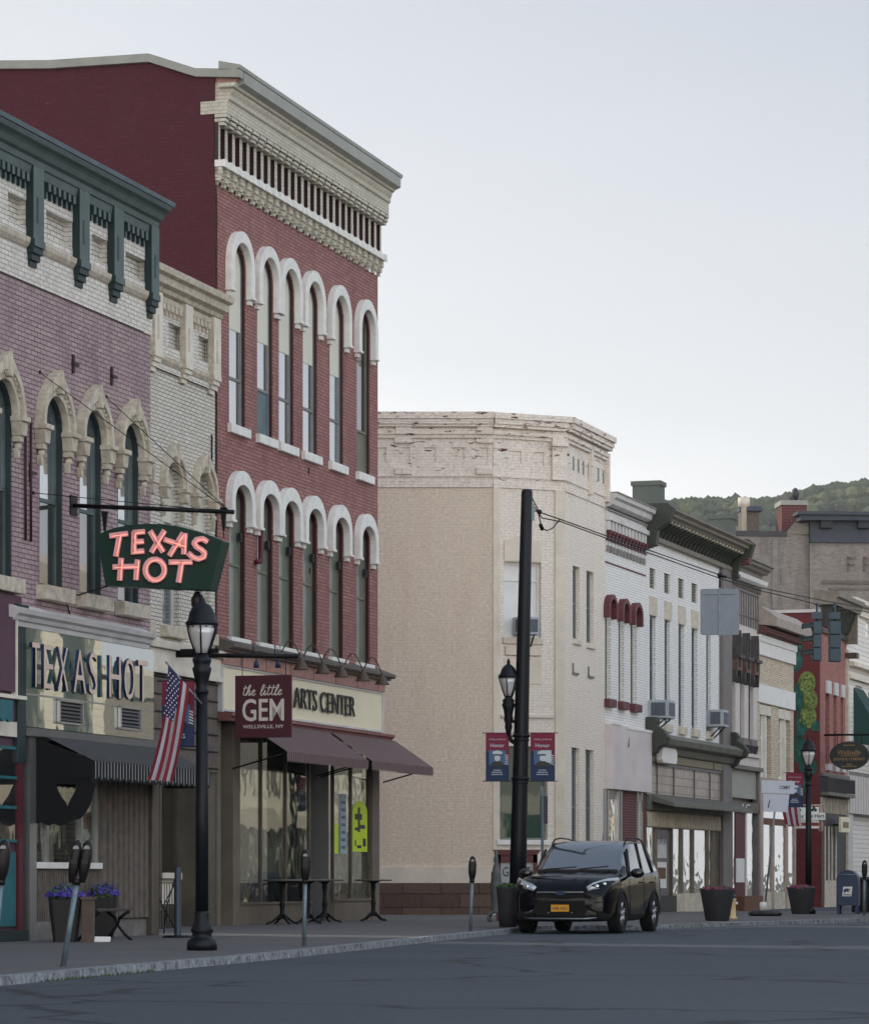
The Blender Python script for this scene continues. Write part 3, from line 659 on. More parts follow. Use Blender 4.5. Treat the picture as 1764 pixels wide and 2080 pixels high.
    # interior of the shop: back wall, floor, lamps, curtain
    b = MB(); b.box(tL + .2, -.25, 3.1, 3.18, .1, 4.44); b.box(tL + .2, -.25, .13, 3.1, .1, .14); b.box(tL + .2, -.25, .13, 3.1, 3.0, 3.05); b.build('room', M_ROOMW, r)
    b = MB()
    for k, (x, yy) in enumerate(((T(99), .9), (T(126), 1.0))): b.ball((x + .25, yy, 2.47), .07, 10, 0, (1, 1, .6))
    b.build('ceiling_lamp', M_BULB, r)
    b = MB(); rr = random.Random(4)
    for k in range(26): x = wt0 + .1 + k * .08; b.box(x, x + .05, .35 + .03 * (k % 2), .37 + .03 * (k % 2), 1.5 if k % 9 else zb, 2.3)
    b.build('curtain', M_CREAML, r)
    b = MB(); b.box(T(168), T(186), .05, .06, 1.5, 2.3, 0); b.box(T(176), T(184), .04, .05, 1.7, 1.95, 1); b.build('window_poster', [M_WHITE, M_HART], r)
    # left neighbour front (same building): purple and teal door, sign board, teal scalloped awning
    d = MB(); t0 = T(-90); 
    d.box(t0, T(38), -.06, .0, .1, 2.9, 1); d.box(t0, T(20), -.09, -.06, .35, 1.35); d.box(t0, T(20), -.09, -.06, 1.5, 2.75, 2); d.box(T(22), T(30), -.12, -.06, .1, 2.9, 3)
    for zz in (1.5, 1.95, 2.35, 2.75): d.box(t0, T(20), -.11, -.09, zz - .02, zz + .02, 0)
    d.box(t0, T(30), -.2, 0, 0, .3, 4); d.build('shop_door_front', [M_TEAL, M_PURPT, M_GLD, M_MAR, M_GRN], r)
    d = MB(); d.box(t0, T(34), -.12, 0, 2.9, 3.1); d.box(t0, T(9), -.16, -.0, 3.5, 4.5, 1); d.box(t0, T(30), -.1, 0, 3.1, 4.8, 2); d.box(T(9), T(11.5), -.18, 0, 3.45, 4.5, 0); d.box(t0, T(22), -.24, 0, 3.40, 3.45, 0); d.build('shop_sign_board', [M_CREAML, M_PURPT, M_PURPT], r)
    d = MB()
    for k in range(7): x = T(24, .3) - .2 * k; d.prism([(x - .2, 3.36)] + [(x - .1 - .1 * math.cos(math.pi * q / 6), 3.13 - .06 * math.sin(math.pi * q / 6)) for q in range(7)] + [(x, 3.36)], -.32, -.28)
    d.build('teal_awning', M_TEAL, r)
    return r
M_ALUW = plain('satin_letter_metal', lin(222, 198, 184), .4, .3, var=.1)
M_PURPT = plain('purple_trim_paint', lin(82, 52, 70), .6, var=.2)
purple()
def next_door():      # unseen neighbour past the left edge, added to keep low sun off the road
    t1 = FP.T(-140) - .02; wdt = 38.
    r = thing('shop_building', 'unseen tan brick shop building added beyond the left edge to block the low sun', 'building', FP.W(t1 - wdt), math.pi / 2 - FP.th)
    H = [[(1.2 + k * 2.5, 5), (2.3 + k * 2.5, 5), (2.3 + k * 2.5, 7.4), (1.2 + k * 2.5, 7.4)] for k in range(14)]
    wall_mb(0, wdt, 3.6, 10.6, H, .2).build('wall', M_OLDB, r); m = MB(); m.box(0, wdt, .3, 12, -.2, 10.6); m.build('building_body', M_OLDB, r)
    for h in H: m = MB(); m.box(h[0][0], h[1][0], .15, .17, 5, 7.4); m.build('window', M_GLD, r)
    m = MB(); cornice(m, [(0, 10.0), (-.2, 10.0), (-.5, 10.5), (-.5, 10.7), (.4, 10.7), (.4, 10.0)], 0, wdt); m.build('cornice', M_GRYGRN, r)
    m = MB(); m.box(0, wdt, -.2, .29, 3.0, 3.6); m.build('shop_fascia', M_CREAM, r); m = MB(); m.box(0, wdt, .1, .12, .4, 3.0); m.build('shop_window_pane', M_GLD, r); m = MB(); m.box(0, wdt, -.02, .29, -.1, .4); m.build('shop_base', M_OLDB, r)
next_door()

# ------------------------------------------------------------------ narrow cream building
def cream():
    T, Z = FR.T, FR.Z
    r = FR.root('brick_shop_building', 'narrow cream brick building squeezed between the purple diner and the tall red building')
    tL = -4.6
    cs = [-3.72, (T(331) + T(363)) / 2, (T(398) + T(421)) / 2]; wd = .8
    holes = [arch(c - wd / 2, c + wd / 2, 5.37, 7.85, .42) for c in cs]
    wall_mb(tL, -.002, 4.9, 9.75, holes, .2).build('wall', M_CREAMB, r)
    b = MB(); b.box(tL, -.004, .26, 9, 4.4, 11.3); b.box(tL, -.004, 3, 9, -.2, 4.4); b.build('building_body', M_CREAMB, r)
    pan = ((337, 365.5), (398, 422.7)); hh = [[(T(a), 10.2), (T(c), 10.2), (T(c), 10.62), (T(a), 10.62)] for a, c in pan]
    wall_mb(tL, -.001, 9.75, 11.2, hh, .12, y=-.05).build('frieze', M_CREAMW, r)
    b = MB()
    for a, c in pan: b.box(T(a) - .02, T(c) + .02, .06, .1, 10.15, 10.66)
    b.build('recessed_panel', M_CREAMB, r)
    c = MB(); cornice(c, [(-.04, 11.02), (-.14, 11.05), (-.16, 11.12), (-.26, 11.16), (-.27, 11.28), (-.36, 11.31), (-.38, 11.42), (.2, 11.5), (.2, 11.0)], tL, .0)
    cornice(c, [(-.04, 10.88), (-.1, 10.9), (-.11, 10.98), (-.04, 11.0)], tL, -.001); c.build('cornice', M_STONE, r, bevel=.006)
    ed = [T(x, .14) for x in (250, 312.7, 375.5, 432.7)]
    d = MB()
    for i in range(3):
        a0, a1 = ed[i] + .42, ed[i + 1] - .05; n = 5
        for k in range(n): x = a0 + (a1 - a0) * (k + .5) / n; d.box(x - .045, x + .045, -.13, -.04, 10.78, 10.88); d.box(x - .03, x + .03, -.09, -.04, 10.7, 10.78)
    d.build('dentil_course', M_CREAM, r)
    for e in ed:
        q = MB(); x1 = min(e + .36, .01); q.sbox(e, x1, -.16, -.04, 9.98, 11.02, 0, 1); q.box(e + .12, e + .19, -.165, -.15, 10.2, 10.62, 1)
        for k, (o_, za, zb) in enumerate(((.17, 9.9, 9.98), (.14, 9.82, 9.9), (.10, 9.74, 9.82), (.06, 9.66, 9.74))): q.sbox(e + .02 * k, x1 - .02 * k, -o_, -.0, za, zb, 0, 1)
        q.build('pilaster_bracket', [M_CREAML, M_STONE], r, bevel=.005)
    l = MB()
    for i in range(3): cornice(l, [(-.03, 9.86), (-.06, 9.86), (-.1, 9.92), (-.11, 9.99), (-.03, 10.0)], ed[i] + .37, ed[i + 1] - .001)
    l.build('ledge', M_STONE, r)
    for c_ in cs:
        t0, t1 = c_ - wd / 2, c_ + wd / 2; a = wd / 2
        window(r, t0, t1, 5.37, 7.85, .42, .14, M_WHITED, [M_GLB, M_GLD], sill=(.1, .2, .14), sill_mat=M_STONE, mid=6.3, blind=(7.2, M_BLIND))
        hd = MB(); n = 16
        for (ia, ri, oa, ro, pj) in ((a - .01, .42, a + .07, .53, .08), (a + .065, .52, a + .14, .64, .13)):
            I = [(c_ - ia * math.cos(math.pi * k / n), 7.8 + ri * math.sin(math.pi * k / n)) for k in range(n + 1)]
            O = [(c_ - oa * math.cos(math.pi * k / n), 7.8 + ro * math.sin(math.pi * k / n) + .10 * max(0, 1 - abs(k - n / 2) / 3)) for k in range(n + 1)]
            hd.strip(I, O, -pj, .003)
        hd.prism([(c_ - .05, 8.2), (c_ + .05, 8.2), (c_, 8.55)], -.16, -.02); hd.build('window_hood', M_STONE, r, bevel=.006)
        for sx in (-1, 1):
            cb = MB(); x = c_ + sx * (a + .05)
            cb.box(x - .12, x + .12, -.18, 0, 7.73, 7.8); cb.prism([(x - .1, 7.73), (x + .1, 7.73), (x + .06, 7.55), (x - .06, 7.55)], -.15, 0); cb.ball((x, -.06, 7.45), .055); cb.prism([(x - .045, 7.43), (x + .045, 7.43), (x + .02, 7.25), (x - .02, 7.25)], -.08, 0)
            cb.build('corbel', M_STONE, r, bevel=.008)
    m = MB(); t = T(427); m.tube([(t, -.03, 8.95), (t, -.03, 8.2)], .014, 6); m.build('conduit', M_IRON, r)
    # shop front: fascia with slim mouldings, recessed door, side window
    b = MB(); b.box(tL, -.01, -.12, .0, 4.6, 4.93); cornice(b, [(0, 4.93), (-.2, 4.95), (-.22, 5.06), (0, 5.12)], tL, -.005); b.box(tL, -.01, -.16, 0, 4.52, 4.6); b.build('shop_fascia', M_CREAML, r)
    b = MB(); b.box(tL, -.01, -.05, .1, 2.9, 4.5); k = 2.95
    while k < 4.45: b.box(tL, -.011, -.06, -.05, k, k + .03, 1); k += .3
    b.build('grey_board_fascia', [M_PANELW, M_ROOM], r)
    b = MB(); b.box(T(336), T(402), .3, .4, .15, .55); b.box(T(396), T(402), -.02, .4, .1, 2.9); b.box(T(352), T(356), .25, .4, .1, 2.9); b.box(T(404), -.02, -.02, .1, .1, 2.9); b.build('door_frame', M_BRONZE, r)
    b = MB(); b.box(T(357), T(396), .3, .42, .55, .98); b.box(T(357), T(396), .24, .3, .98, 1.1); b.build('window_base_panel', M_CREAML, r)
    b = MB(); b.box(T(320), T(396), .34, .35, .5, 2.9); b.build('shop_window_pane', M_CLEAR, r)
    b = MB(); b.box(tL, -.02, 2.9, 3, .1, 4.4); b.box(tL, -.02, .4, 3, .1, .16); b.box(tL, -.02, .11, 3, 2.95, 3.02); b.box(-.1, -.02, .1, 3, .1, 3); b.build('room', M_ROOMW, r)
    b = MB(); rr = random.Random(9)
    for k in range(260):
        x = rr.uniform(T(322), T(392)); z = rr.choice((rr.gauss(1.25, .16), rr.gauss(2.5, .2))); y = rr.uniform(.45, .7); s = .05
        b.add([(x + rr.uniform(-s, s), y, z + rr.uniform(-s, s)) for _ in range(3)], [(0, 1, 2)])
    b.build('window_plants', M_LEAF, r, recalc=False)
cream()

# ------------------------------------------------------------------ tall red building
def red():
    T, Z = FR.T, FR.Z
    r = FR.root('brick_shop_building', 'tall three-storey red brick building with white arched hoods and a deep slotted cream cornice')
    t1 = 9.5
    cx = lambda c: 395.8 + c * .24215; cx3 = lambda c: 395.8 + c * .25947
    W2 = [(T(cx(a)) , T(cx(b))) for a, b in ((300, 410), (535, 640), (713, 820), (915, 1015), (1137, 1237), (1365, 1458))]
    cs = [(a + b) / 2 for a, b in W2]; w = .86
    h2 = [arch(c - w / 2, c + w / 2, 5.4, 7.93, .25) for c in cs]; h3 = [arch(c - w / 2, c + w / 2, 9.28, 12.18, .43) for c in cs]
    wall_mb(0, t1, 5.22, 13.5, h2 + h3, .24).build('wall', M_RED, r)
    b = MB(); b.box(.0, t1, .27, 13, 4.9, 15.0); b.box(0.25, t1, 3.3, 13, -.2, 4.9); b.build('building_body', M_RED, r)
    # plain side wall towards the camera, its top following the roof
    prof = [(.0, 15.3), (.0, 15.42), (.35, 15.45), (1.25, 15.78), (3.2, 15.80), (4.4, 15.88), (9.0, 15.9), (13, 15.9)]
    s = MB(); pts = [(.0, 4.9)] + [(a, z) for a, z in prof] + [(13, -.2), (3.3, -.2), (3.3, 4.9)]
    s.prismx(pts, -.02, .12); s.build('side_wall', M_MAROON, r)
    s = MB()
    for i in range(1, len(prof) - 1):
        (a, za), (c, zc) = prof[i], prof[i + 1]; s.prismx([(a, za - .02), (c, zc - .02), (c, zc + .13), (a, za + .13)], -.1, .14)
    s.prismx([(-.5, 15.36), (0, 15.40), (0, 15.55), (-.5, 15.5)], -.1, .1)
    s.build('roof_trim', M_TRIM, r)
    s = MB(); s.prismx([(-.5, 15.3), (-.5, 15.5), (3, 15.75), (13, 15.85), (13, 15.0), (.3, 15.0)], .14, t1); s.build('roof', M_TRIM, r)
    # cornice
    c = MB(); cornice(c, [(-.28, 15.10), (-.30, 15.12), (-.32, 15.2), (-.36, 15.22), (-.40, 15.28), (-.40, 15.30), (.2, 15.3), (.2, 15.1)], -.3 + .3, t1)
    cornice(c, [(-.24, 14.98), (-.28, 15.0), (-.28, 15.1), (.2, 15.1), (.2, 14.98)], 0, t1)
    c.box(-.03, t1, -.24, .27, 14.75, 14.98); c.box(-.1, .0, -.4, -.1, 15.2, 15.28); c.build('cornice', M_CREAMW2, r)
    c = MB(); cornice(c, [(-.34, 15.301), (-.40, 15.31), (-.41, 15.36), (-.44, 15.40), (-.44, 15.50), (.1, 15.51), (.1, 15.301)], .02, t1 + .05); c.build('cornice_top_band', M_PINK, r)
    c = MB(); cornice(c, [(-.44, 15.511), (-.50, 15.52), (-.51, 15.585), (-.1, 15.68), (-.1, 15.511)], -.1, t1 + .12); c.build('gutter', M_TRIM, r)
    d = MB(); n = 25; p = t1 / n
    for k in range(n + 1):
        x = k * p
        d.sbox(max(x - .07, -.02), min(x + .075, t1 + .02), -.07, -.001, 13.92, 14.62, 0, 1)  # side faces painted dark maroon, with the gaps' shade put into the colour
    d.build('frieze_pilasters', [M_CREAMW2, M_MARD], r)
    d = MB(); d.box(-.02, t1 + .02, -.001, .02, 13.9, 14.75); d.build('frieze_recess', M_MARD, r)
    d = MB()
    for k in range(n + 1):
        x = k * p; a0, a1 = max(x - .13, -.03), min(x + .14, t1 + .03)
        d.box(a0, a1, -.21, -.0, 14.60, 14.66); d.box(max(a0 - .02, -.03), min(a1 + .02, t1 + .03), -.235, 0, 14.68, 14.745); d.box(a0 + .02, a1 - .02, -.18, 0, 14.54, 14.595)
        d.box(a0 + .02, a1 - .02, -.2, 0, 14.66, 14.68, 1)
    d.build('frieze_corbels', [M_CREAMW2, M_GRN], r)
    d = MB(); d.box(-.03, t1 + .03, -.17, 0, 13.80, 13.92)
    for k in range(n + 1): x = k * p; d.box(max(x - .1, -.03), min(x + .1, t1 + .03), -.2, -.17, 13.79, 13.925)
    d.build('ledge', M_HOOD, r)
    d = MB(); d.box(-.01, t1 + .01, -.06, 0, 13.62, 13.795)
    for k in range(n + 1):
        x = k * p + .0; a0, a1 = max(x - .13, -.01), min(x + .05, t1)
        d.box(a0, a1, -.13, -.0, 13.66, 13.795); d.box(a0 + .015, a1 - .015, -.10, 0, 13.56, 13.66); d.box(a0 + .03, a1 - .03, -.065, 0, 13.48, 13.56)
    d.box(0, t1, -.03, -.0, 13.56, 13.62); d.build('corbel_table', M_CREAMW2, r)
    # windows
    for i, c_ in enumerate(cs):
        t0, t2 = c_ - w / 2, c_ + w / 2
        pan = [[M_GLS, M_GLS], [M_BLUEG, M_GLS], [M_GLS, M_GLS], [M_GLS, M_GLS], [M_GLSD, M_GLSD], [M_OLIVE, M_GLD]][i]
        window(r, t0, t2, 9.28, 12.18, .43, .09, M_DKGLAZE if i < 5 else M_OLIVE, pan, sill=(.08, .17, .09), sill_mat=M_HOOD, mid=10.15, blind=(11.05, M_BLIND) if i < 5 else None)
        ff = MB(); ff.strip(arch(t0, t2, 9.28, 12.18, .43)[1:-1] + [(t0, 9.28)], arch(t0 + .035, t2 - .035, 9.28, 12.18, .395)[1:-1] + [(t0 + .035, 9.28)], .02, .08); ff.build('reveal_trim', M_MARD, r)
        hood(r, t0 - .02, t2 + .02, 12.18, .45, 11.72, .17, .13, M_HOOD, 'window_hood', rise_o=.66)
        window(r, t0, t2, 5.4, 7.93, .25, .12, M_OLIVE, [M_GLO, M_GLO], sill=(.08, .17, .09), sill_mat=M_HOOD, mid=6.75)
        ff = MB(); ff.strip(arch(t0, t2, 5.4, 7.93, .25)[1:-1] + [(t0, 5.4)], arch(t0 + .035, t2 - .035, 5.4, 7.93, .22)[1:-1] + [(t0 + .035, 5.4)], .02, .11); ff.build('reveal_trim', M_MARD, r)
        hood(r, t0 - .02, t2 + .02, 7.88, .32, 7.52, .17, .14, M_HOOD, 'window_hood', rise_o=.58)
        q = MB(); q.box(t2 - .16, t2 - .10, .03, .1, 7.2, 7.36); q.box(t0 + .05, t0 + .1, .06, .15, 6.6, 7.9, 1); q.build('window_shade', [M_BLACK, M_DKGLAZE], r)
    m = MB(); tq = T(cx(527)); m.tube([(tq, -.06, 7.62), (tq, -.06, 6.95), (tq - .06, -.07, 6.9), (tq - .24, -.07, 6.88)], .05, 8); m.box(tq - .07, tq + .07, -.12, 0, 7.55, 7.66); m.build('drain_pipe', M_MAR, r)
    m = MB()
    for px, py in ((626, 957), (628, 1160)): t = T(px); z = Z(px, py); m.box(t - .02, t + .02, -.02, 0, z - .06, z + .06)
    m.build('iron_wall_tie', M_MARD, r)
    # shop front
    m = MB(); m.prismx([(0, 5.14), (-.32, 5.14), (-.36, 5.17), (-.36, 5.22), (0, 5.36)], 0, t1 + .12); m.box(0, t1 + .1, -.26, 0, 5.1, 5.14); m.build('shop_cornice', M_OLIVE2, r)
    m = MB(); m.box(0, t1, -.16, 0, 4.86, 5.1); k = .9
    while k < t1: m.box(k, k + .02, -.165, -.16, 4.87, 5.09, 1); k += 1.35
    m.build('stone_band', [M_PINK, M_MAR], r)
    m = MB(); m.box(.08, t1 - .02, -.1, 0, 4.02, 4.86); m.build('sign_board', M_CREAMS, r)
    m = MB(); m.box(0, .08, -.14, 0, 4.0, 4.86); m.box(t1 - .06, t1 + .01, -.14, -.1, 4.02, 4.86); m.box(.08, t1 - .06, -.13, -.1, 4.02, 4.06); m.box(.08, t1 - .06, -.13, -.1, 4.82, 4.86); m.build('sign_frame', M_WHITED, r)
    tt0, tt1 = T(553, .12), T(718, .12)
    full = txt('sign_lettering', 'CREATIVE ARTS CENTER', M_BLACK, r, (2 * tt1 - (tt1 - tt0) * 1.33) / 2, 4.46, (tt1 - tt0) * 1.33, .40, y=-.13, ext=.03, offset=.0)
    m = MB(); cornice(m, [(0, 3.84), (-.26, 3.84), (-.28, 3.90), (-.33, 3.93), (-.33, 3.98), (0, 4.015)], -.0, t1 + .15); m.build('shop_lintel', M_PINKM, r)
    c8 = lambda c: (440 + c / 2.971) * .8996
    post = [(0, T(c8(162))), (T(c8(243)), T(c8(290))), (T(c8(1178)), t1)]
    m = MB()
    for a, b_ in post: m.box(a, b_, -.04, .2, .1, 3.84)
    m.build('stone_pier', M_PIER, r, bevel=.01)
    dj0, dj1 = T(c8(775)), T(c8(930)); wl, wr = T(c8(290)), T(c8(1175))
    m = MB(); m.box(wl, dj0, -.02, .3, .1, .52); m.box(dj1, wr, -.02, .3, .1, .55); m.box(wl, dj0, -.05, .1, .52, .56); m.box(dj1, wr, -.05, .1, .55, .6); m.build('window_base', M_PIER, r)
    m = MB()
    for t in (wl, T(c8(447)), T(c8(612)), dj0 - .04, dj1, T(c8(1050)), wr - .04): m.box(t, t + .045, .0, .07, .52, 3.84)
    m.build('window_frame', M_BRONZE, r)
    m = MB(); m.box(wl, dj0, .03, .04, .54, 3.84); m.box(dj1, wr, .03, .04, .58, 3.84); m.build('shop_window_pane', M_CLEAR, r)
    m = MB(); m.box(dj0, dj0 + .06, .1, .9, .1, 3.84); m.box(dj1 - .06, dj1, .1, .9, .1, 3.84); m.box(dj0, dj1, .85, .92, 2.75, 2.83)
    dr = m.build('door_frame', M_ALU, r)
    m = MB(); q0, q1 = dj0 + .1, dj1 - .1; m.box(q0, q0 + .08, .86, .9, .15, 2.72); m.box(q1 - .08, q1, .86, .9, .15, 2.72); m.box(q0, q1, .86, .9, .15, .35); m.box(q0, q1, .86, .9, 2.6, 2.72); m.box(q0, q1, .87, .885, .15, 2.7, 1); m.build('shop_door', [M_ALU, M_GLD], r)
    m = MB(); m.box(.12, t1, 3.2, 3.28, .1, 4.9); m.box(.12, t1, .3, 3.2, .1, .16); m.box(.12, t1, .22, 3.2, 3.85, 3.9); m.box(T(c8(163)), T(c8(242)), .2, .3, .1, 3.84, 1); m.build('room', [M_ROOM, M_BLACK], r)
    # hi-vis poster and flyers in the right hand windows
    m = MB(); m.box(T(c8(1062)), T(c8(1160)), .015, .025, 1.55, 2.36); m.prism([(T(c8(1062)) + .5 * (T(c8(1160)) - T(c8(1062))) * (1 - math.cos(math.pi * k / 8)), 2.36 + .22 * math.sin(math.pi * k / 8)) for k in range(9)], .015, .025)
    ta = T(c8(1066)); 
    for q in ((.1, .55, 2.2, 2.32), (.3, .42, 1.95, 2.45), (.1, .35, 1.98, 2.04), (.1, .16, 1.66, 1.78), (.25, .5, 1.62, 1.68), (.62, .8, 1.66, 1.82), (.45, .75, 2.02, 2.1)): m.box(ta + q[0], ta + q[1], .008, .014, q[2], q[3], 1)
    m.build('window_poster', [M_LIME, M_BLACK], r)
    m = MB(); m.box(T(c8(937)), T(c8(965)), .015, .025, 1.5, 2.1, 0); m.box(T(c8(980)), T(c8(1018)), .012, .022, 1.5, 2.7, 1)
    for k in range(7): m.box(T(c8(985)), T(c8(1012)), .008, .012, 1.6 + k * .15, 1.66 + k * .15, 2)
    m.build('window_flyer', [M_LIME, M_FLY, M_BLUEG], r)
    # two brown striped awnings
    for (pa, pb) in ((465, 637), (645, 774)):
        a, b_ = T(pa), T(pb); m = MB(); n = int((b_ - a) / .12)
        for k in range(n):
            x0 = a + (b_ - a) * k / n; x1 = a + (b_ - a) * (k + 1) / n; xm = (x0 + x1) / 2
            zz = lambda y_: 3.86 - (-.1 - y_) * .62
            m.add([(x0, -.3, 3.86), (xm, -.3, 3.86), (xm, -.72, 3.56), (x0, -.72, 3.56), (xm, -1.12, 3.30), (x0, -1.12, 3.30)], [(0, 1, 2, 3), (3, 2, 4, 5)], 0)
            m.add([(xm, -.3, 3.86), (x1, -.3, 3.86), (x1, -.72, 3.56), (xm, -.72, 3.56), (x1, -1.12, 3.30), (xm, -1.12, 3.30)], [(0, 1, 2, 3), (3, 2, 4, 5)], 1)
            m.box(x0, xm, -1.13, -1.12, 3.12, 3.30, 0); m.box(xm, x1, -1.128, -1.12, 3.15, 3.30, 1)
        m.add([(b_, -.3, 3.86), (b_, -1.12, 3.3), (b_, -1.12, 3.14), (b_, -.35, 3.2)], [(0, 1, 2, 3)], 0)
        m.build('awning', [M_AWN, M_AWN2], r, recalc=False)
        m = MB(); m.tube([(a + .05, -.05, 3.0), (a + .05, -1.1, 3.28)], .015, 6); m.tube([(b_ - .05, -.05, 3.0), (b_ - .05, -1.1, 3.28)], .015, 6); m.tube([(a, -1.1, 3.29), (b_, -1.1, 3.29)], .015, 6); m.build('awning_arm', M_IRON, r)
    # gooseneck lamps, fixed to the shop cornice
    for px in (605, 649, 687, 731, 770):
        t = T(px, .6); q = MB(); A = []
        for k in range(13):
            an = math.pi * (k / 12) * 1.15 - .15; A.append((t - .1 + .05 * (k / 12), -.36 - .16 * (1 - math.cos(an)) * 1.0, 5.2 + .27 * math.sin(an) + (0 if k < 7 else -.0)))
        A = [(t - .15, -.2, 5.16)] + [(t - .15 + .15 * k / 12, -.30 - .34 * (k / 12), 5.17 + .29 * math.sin(math.pi * k / 12)) for k in range(13)]
        q.tube(A, .014, 6); gl_ = q.build('gooseneck_lamp', M_BRZ, r)
        q = MB(); q.lathe([(.03, 5.15), (.035, 5.10), (.07, 5.06), (.14, 4.93), (.15, 4.91), (.13, 4.91)], t, -.66, 14); q.build('lamp_shade', M_BRZ, gl_)
M_CREAMW2 = brick('cornice_brick_paint', lin(204, 198, 182), lin(196, 190, 174), lin(158, 152, 138), bmp=.3, stain=lin(156, 152, 136), stain_amt=.4)
M_GLSD = glass('dim_coated_glass', lin(150, 154, 160), .62, .08, .02)
M_GLO = plain('olive_grey_painted_glass', lin(116, 122, 112), .2, var=.15, scale=2, bmp=0)
M_OLIVE2 = plain('brown_grey_roofing', lin(92, 86, 78), .6, var=.3, scale=5)
M_CREAMS = plain('cream_sign_face', lin(232, 222, 192), .5, var=.06, scale=1)
M_PINKM = plain('rose_granite', lin(134, 86, 82), .6, var=.3, scale=5)
M_PIER = plain('tan_stone_pier', lin(112, 102, 89), .7, var=.2, scale=2)
M_LIME = plain('lime_paper', lin(200, 226, 40), .6, var=.05)
M_FLY = plain('pale_blue_paper', lin(150, 176, 186), .6, var=.1)
M_AWN = plain('brown_canvas', lin(128, 106, 104), .85, var=.1); M_AWN2 = plain('dark_brown_canvas', lin(74, 58, 60), .85, var=.1)
M_BRZ = plain('old_bronze', lin(84, 70, 60), .5, .3, var=.3)
red()
# ------------------------------------------------------------------ tan corner building with a cut corner
FA = Fr(1.374, 78.0, 90); FC = Fr(1.374, 78.0, math.degrees(math.atan2(1.716, .75)))
def k1(x, y): return ((840 + x / 3.15) * .8996, (900 + y / 3.15) * .8996)
def k2(x, y): return ((1000 + x / 4.16) * .8996, (1440 + y / 4.16) * .8996)
def k4(x, y): return ((1340 + x / 4.41) * .8996, (1040 + y / 4.41) * .8996)
def k5(x, y): return ((1340 + x / 4.41) * .8996, (1440 + y / 4.41) * .8996)
def k7(x, y): return ((1660 + x / 5.777) * .8996, (1400 + y / 5.777) * .8996)
def k8(x, y): return ((1440 + x / 3.386) * .8996, (1720 + y / 3.386) * .8996)
def fbox(mb, fr, a, b, o0, o1, m=0, o=0.):
    """box on a facade between two picture corners a (left, top) and b (right, bottom)"""
    t0, t1 = fr.T(a[0], o), fr.T(b[0], o); tm = (t0 + t1) / 2; pm = (a[0] + b[0]) / 2
    z1, z0 = fr.Z(pm, a[1], o), fr.Z(pm, b[1], o); mb.box(t0, t1, -o1, -o0, z0, z1, m)
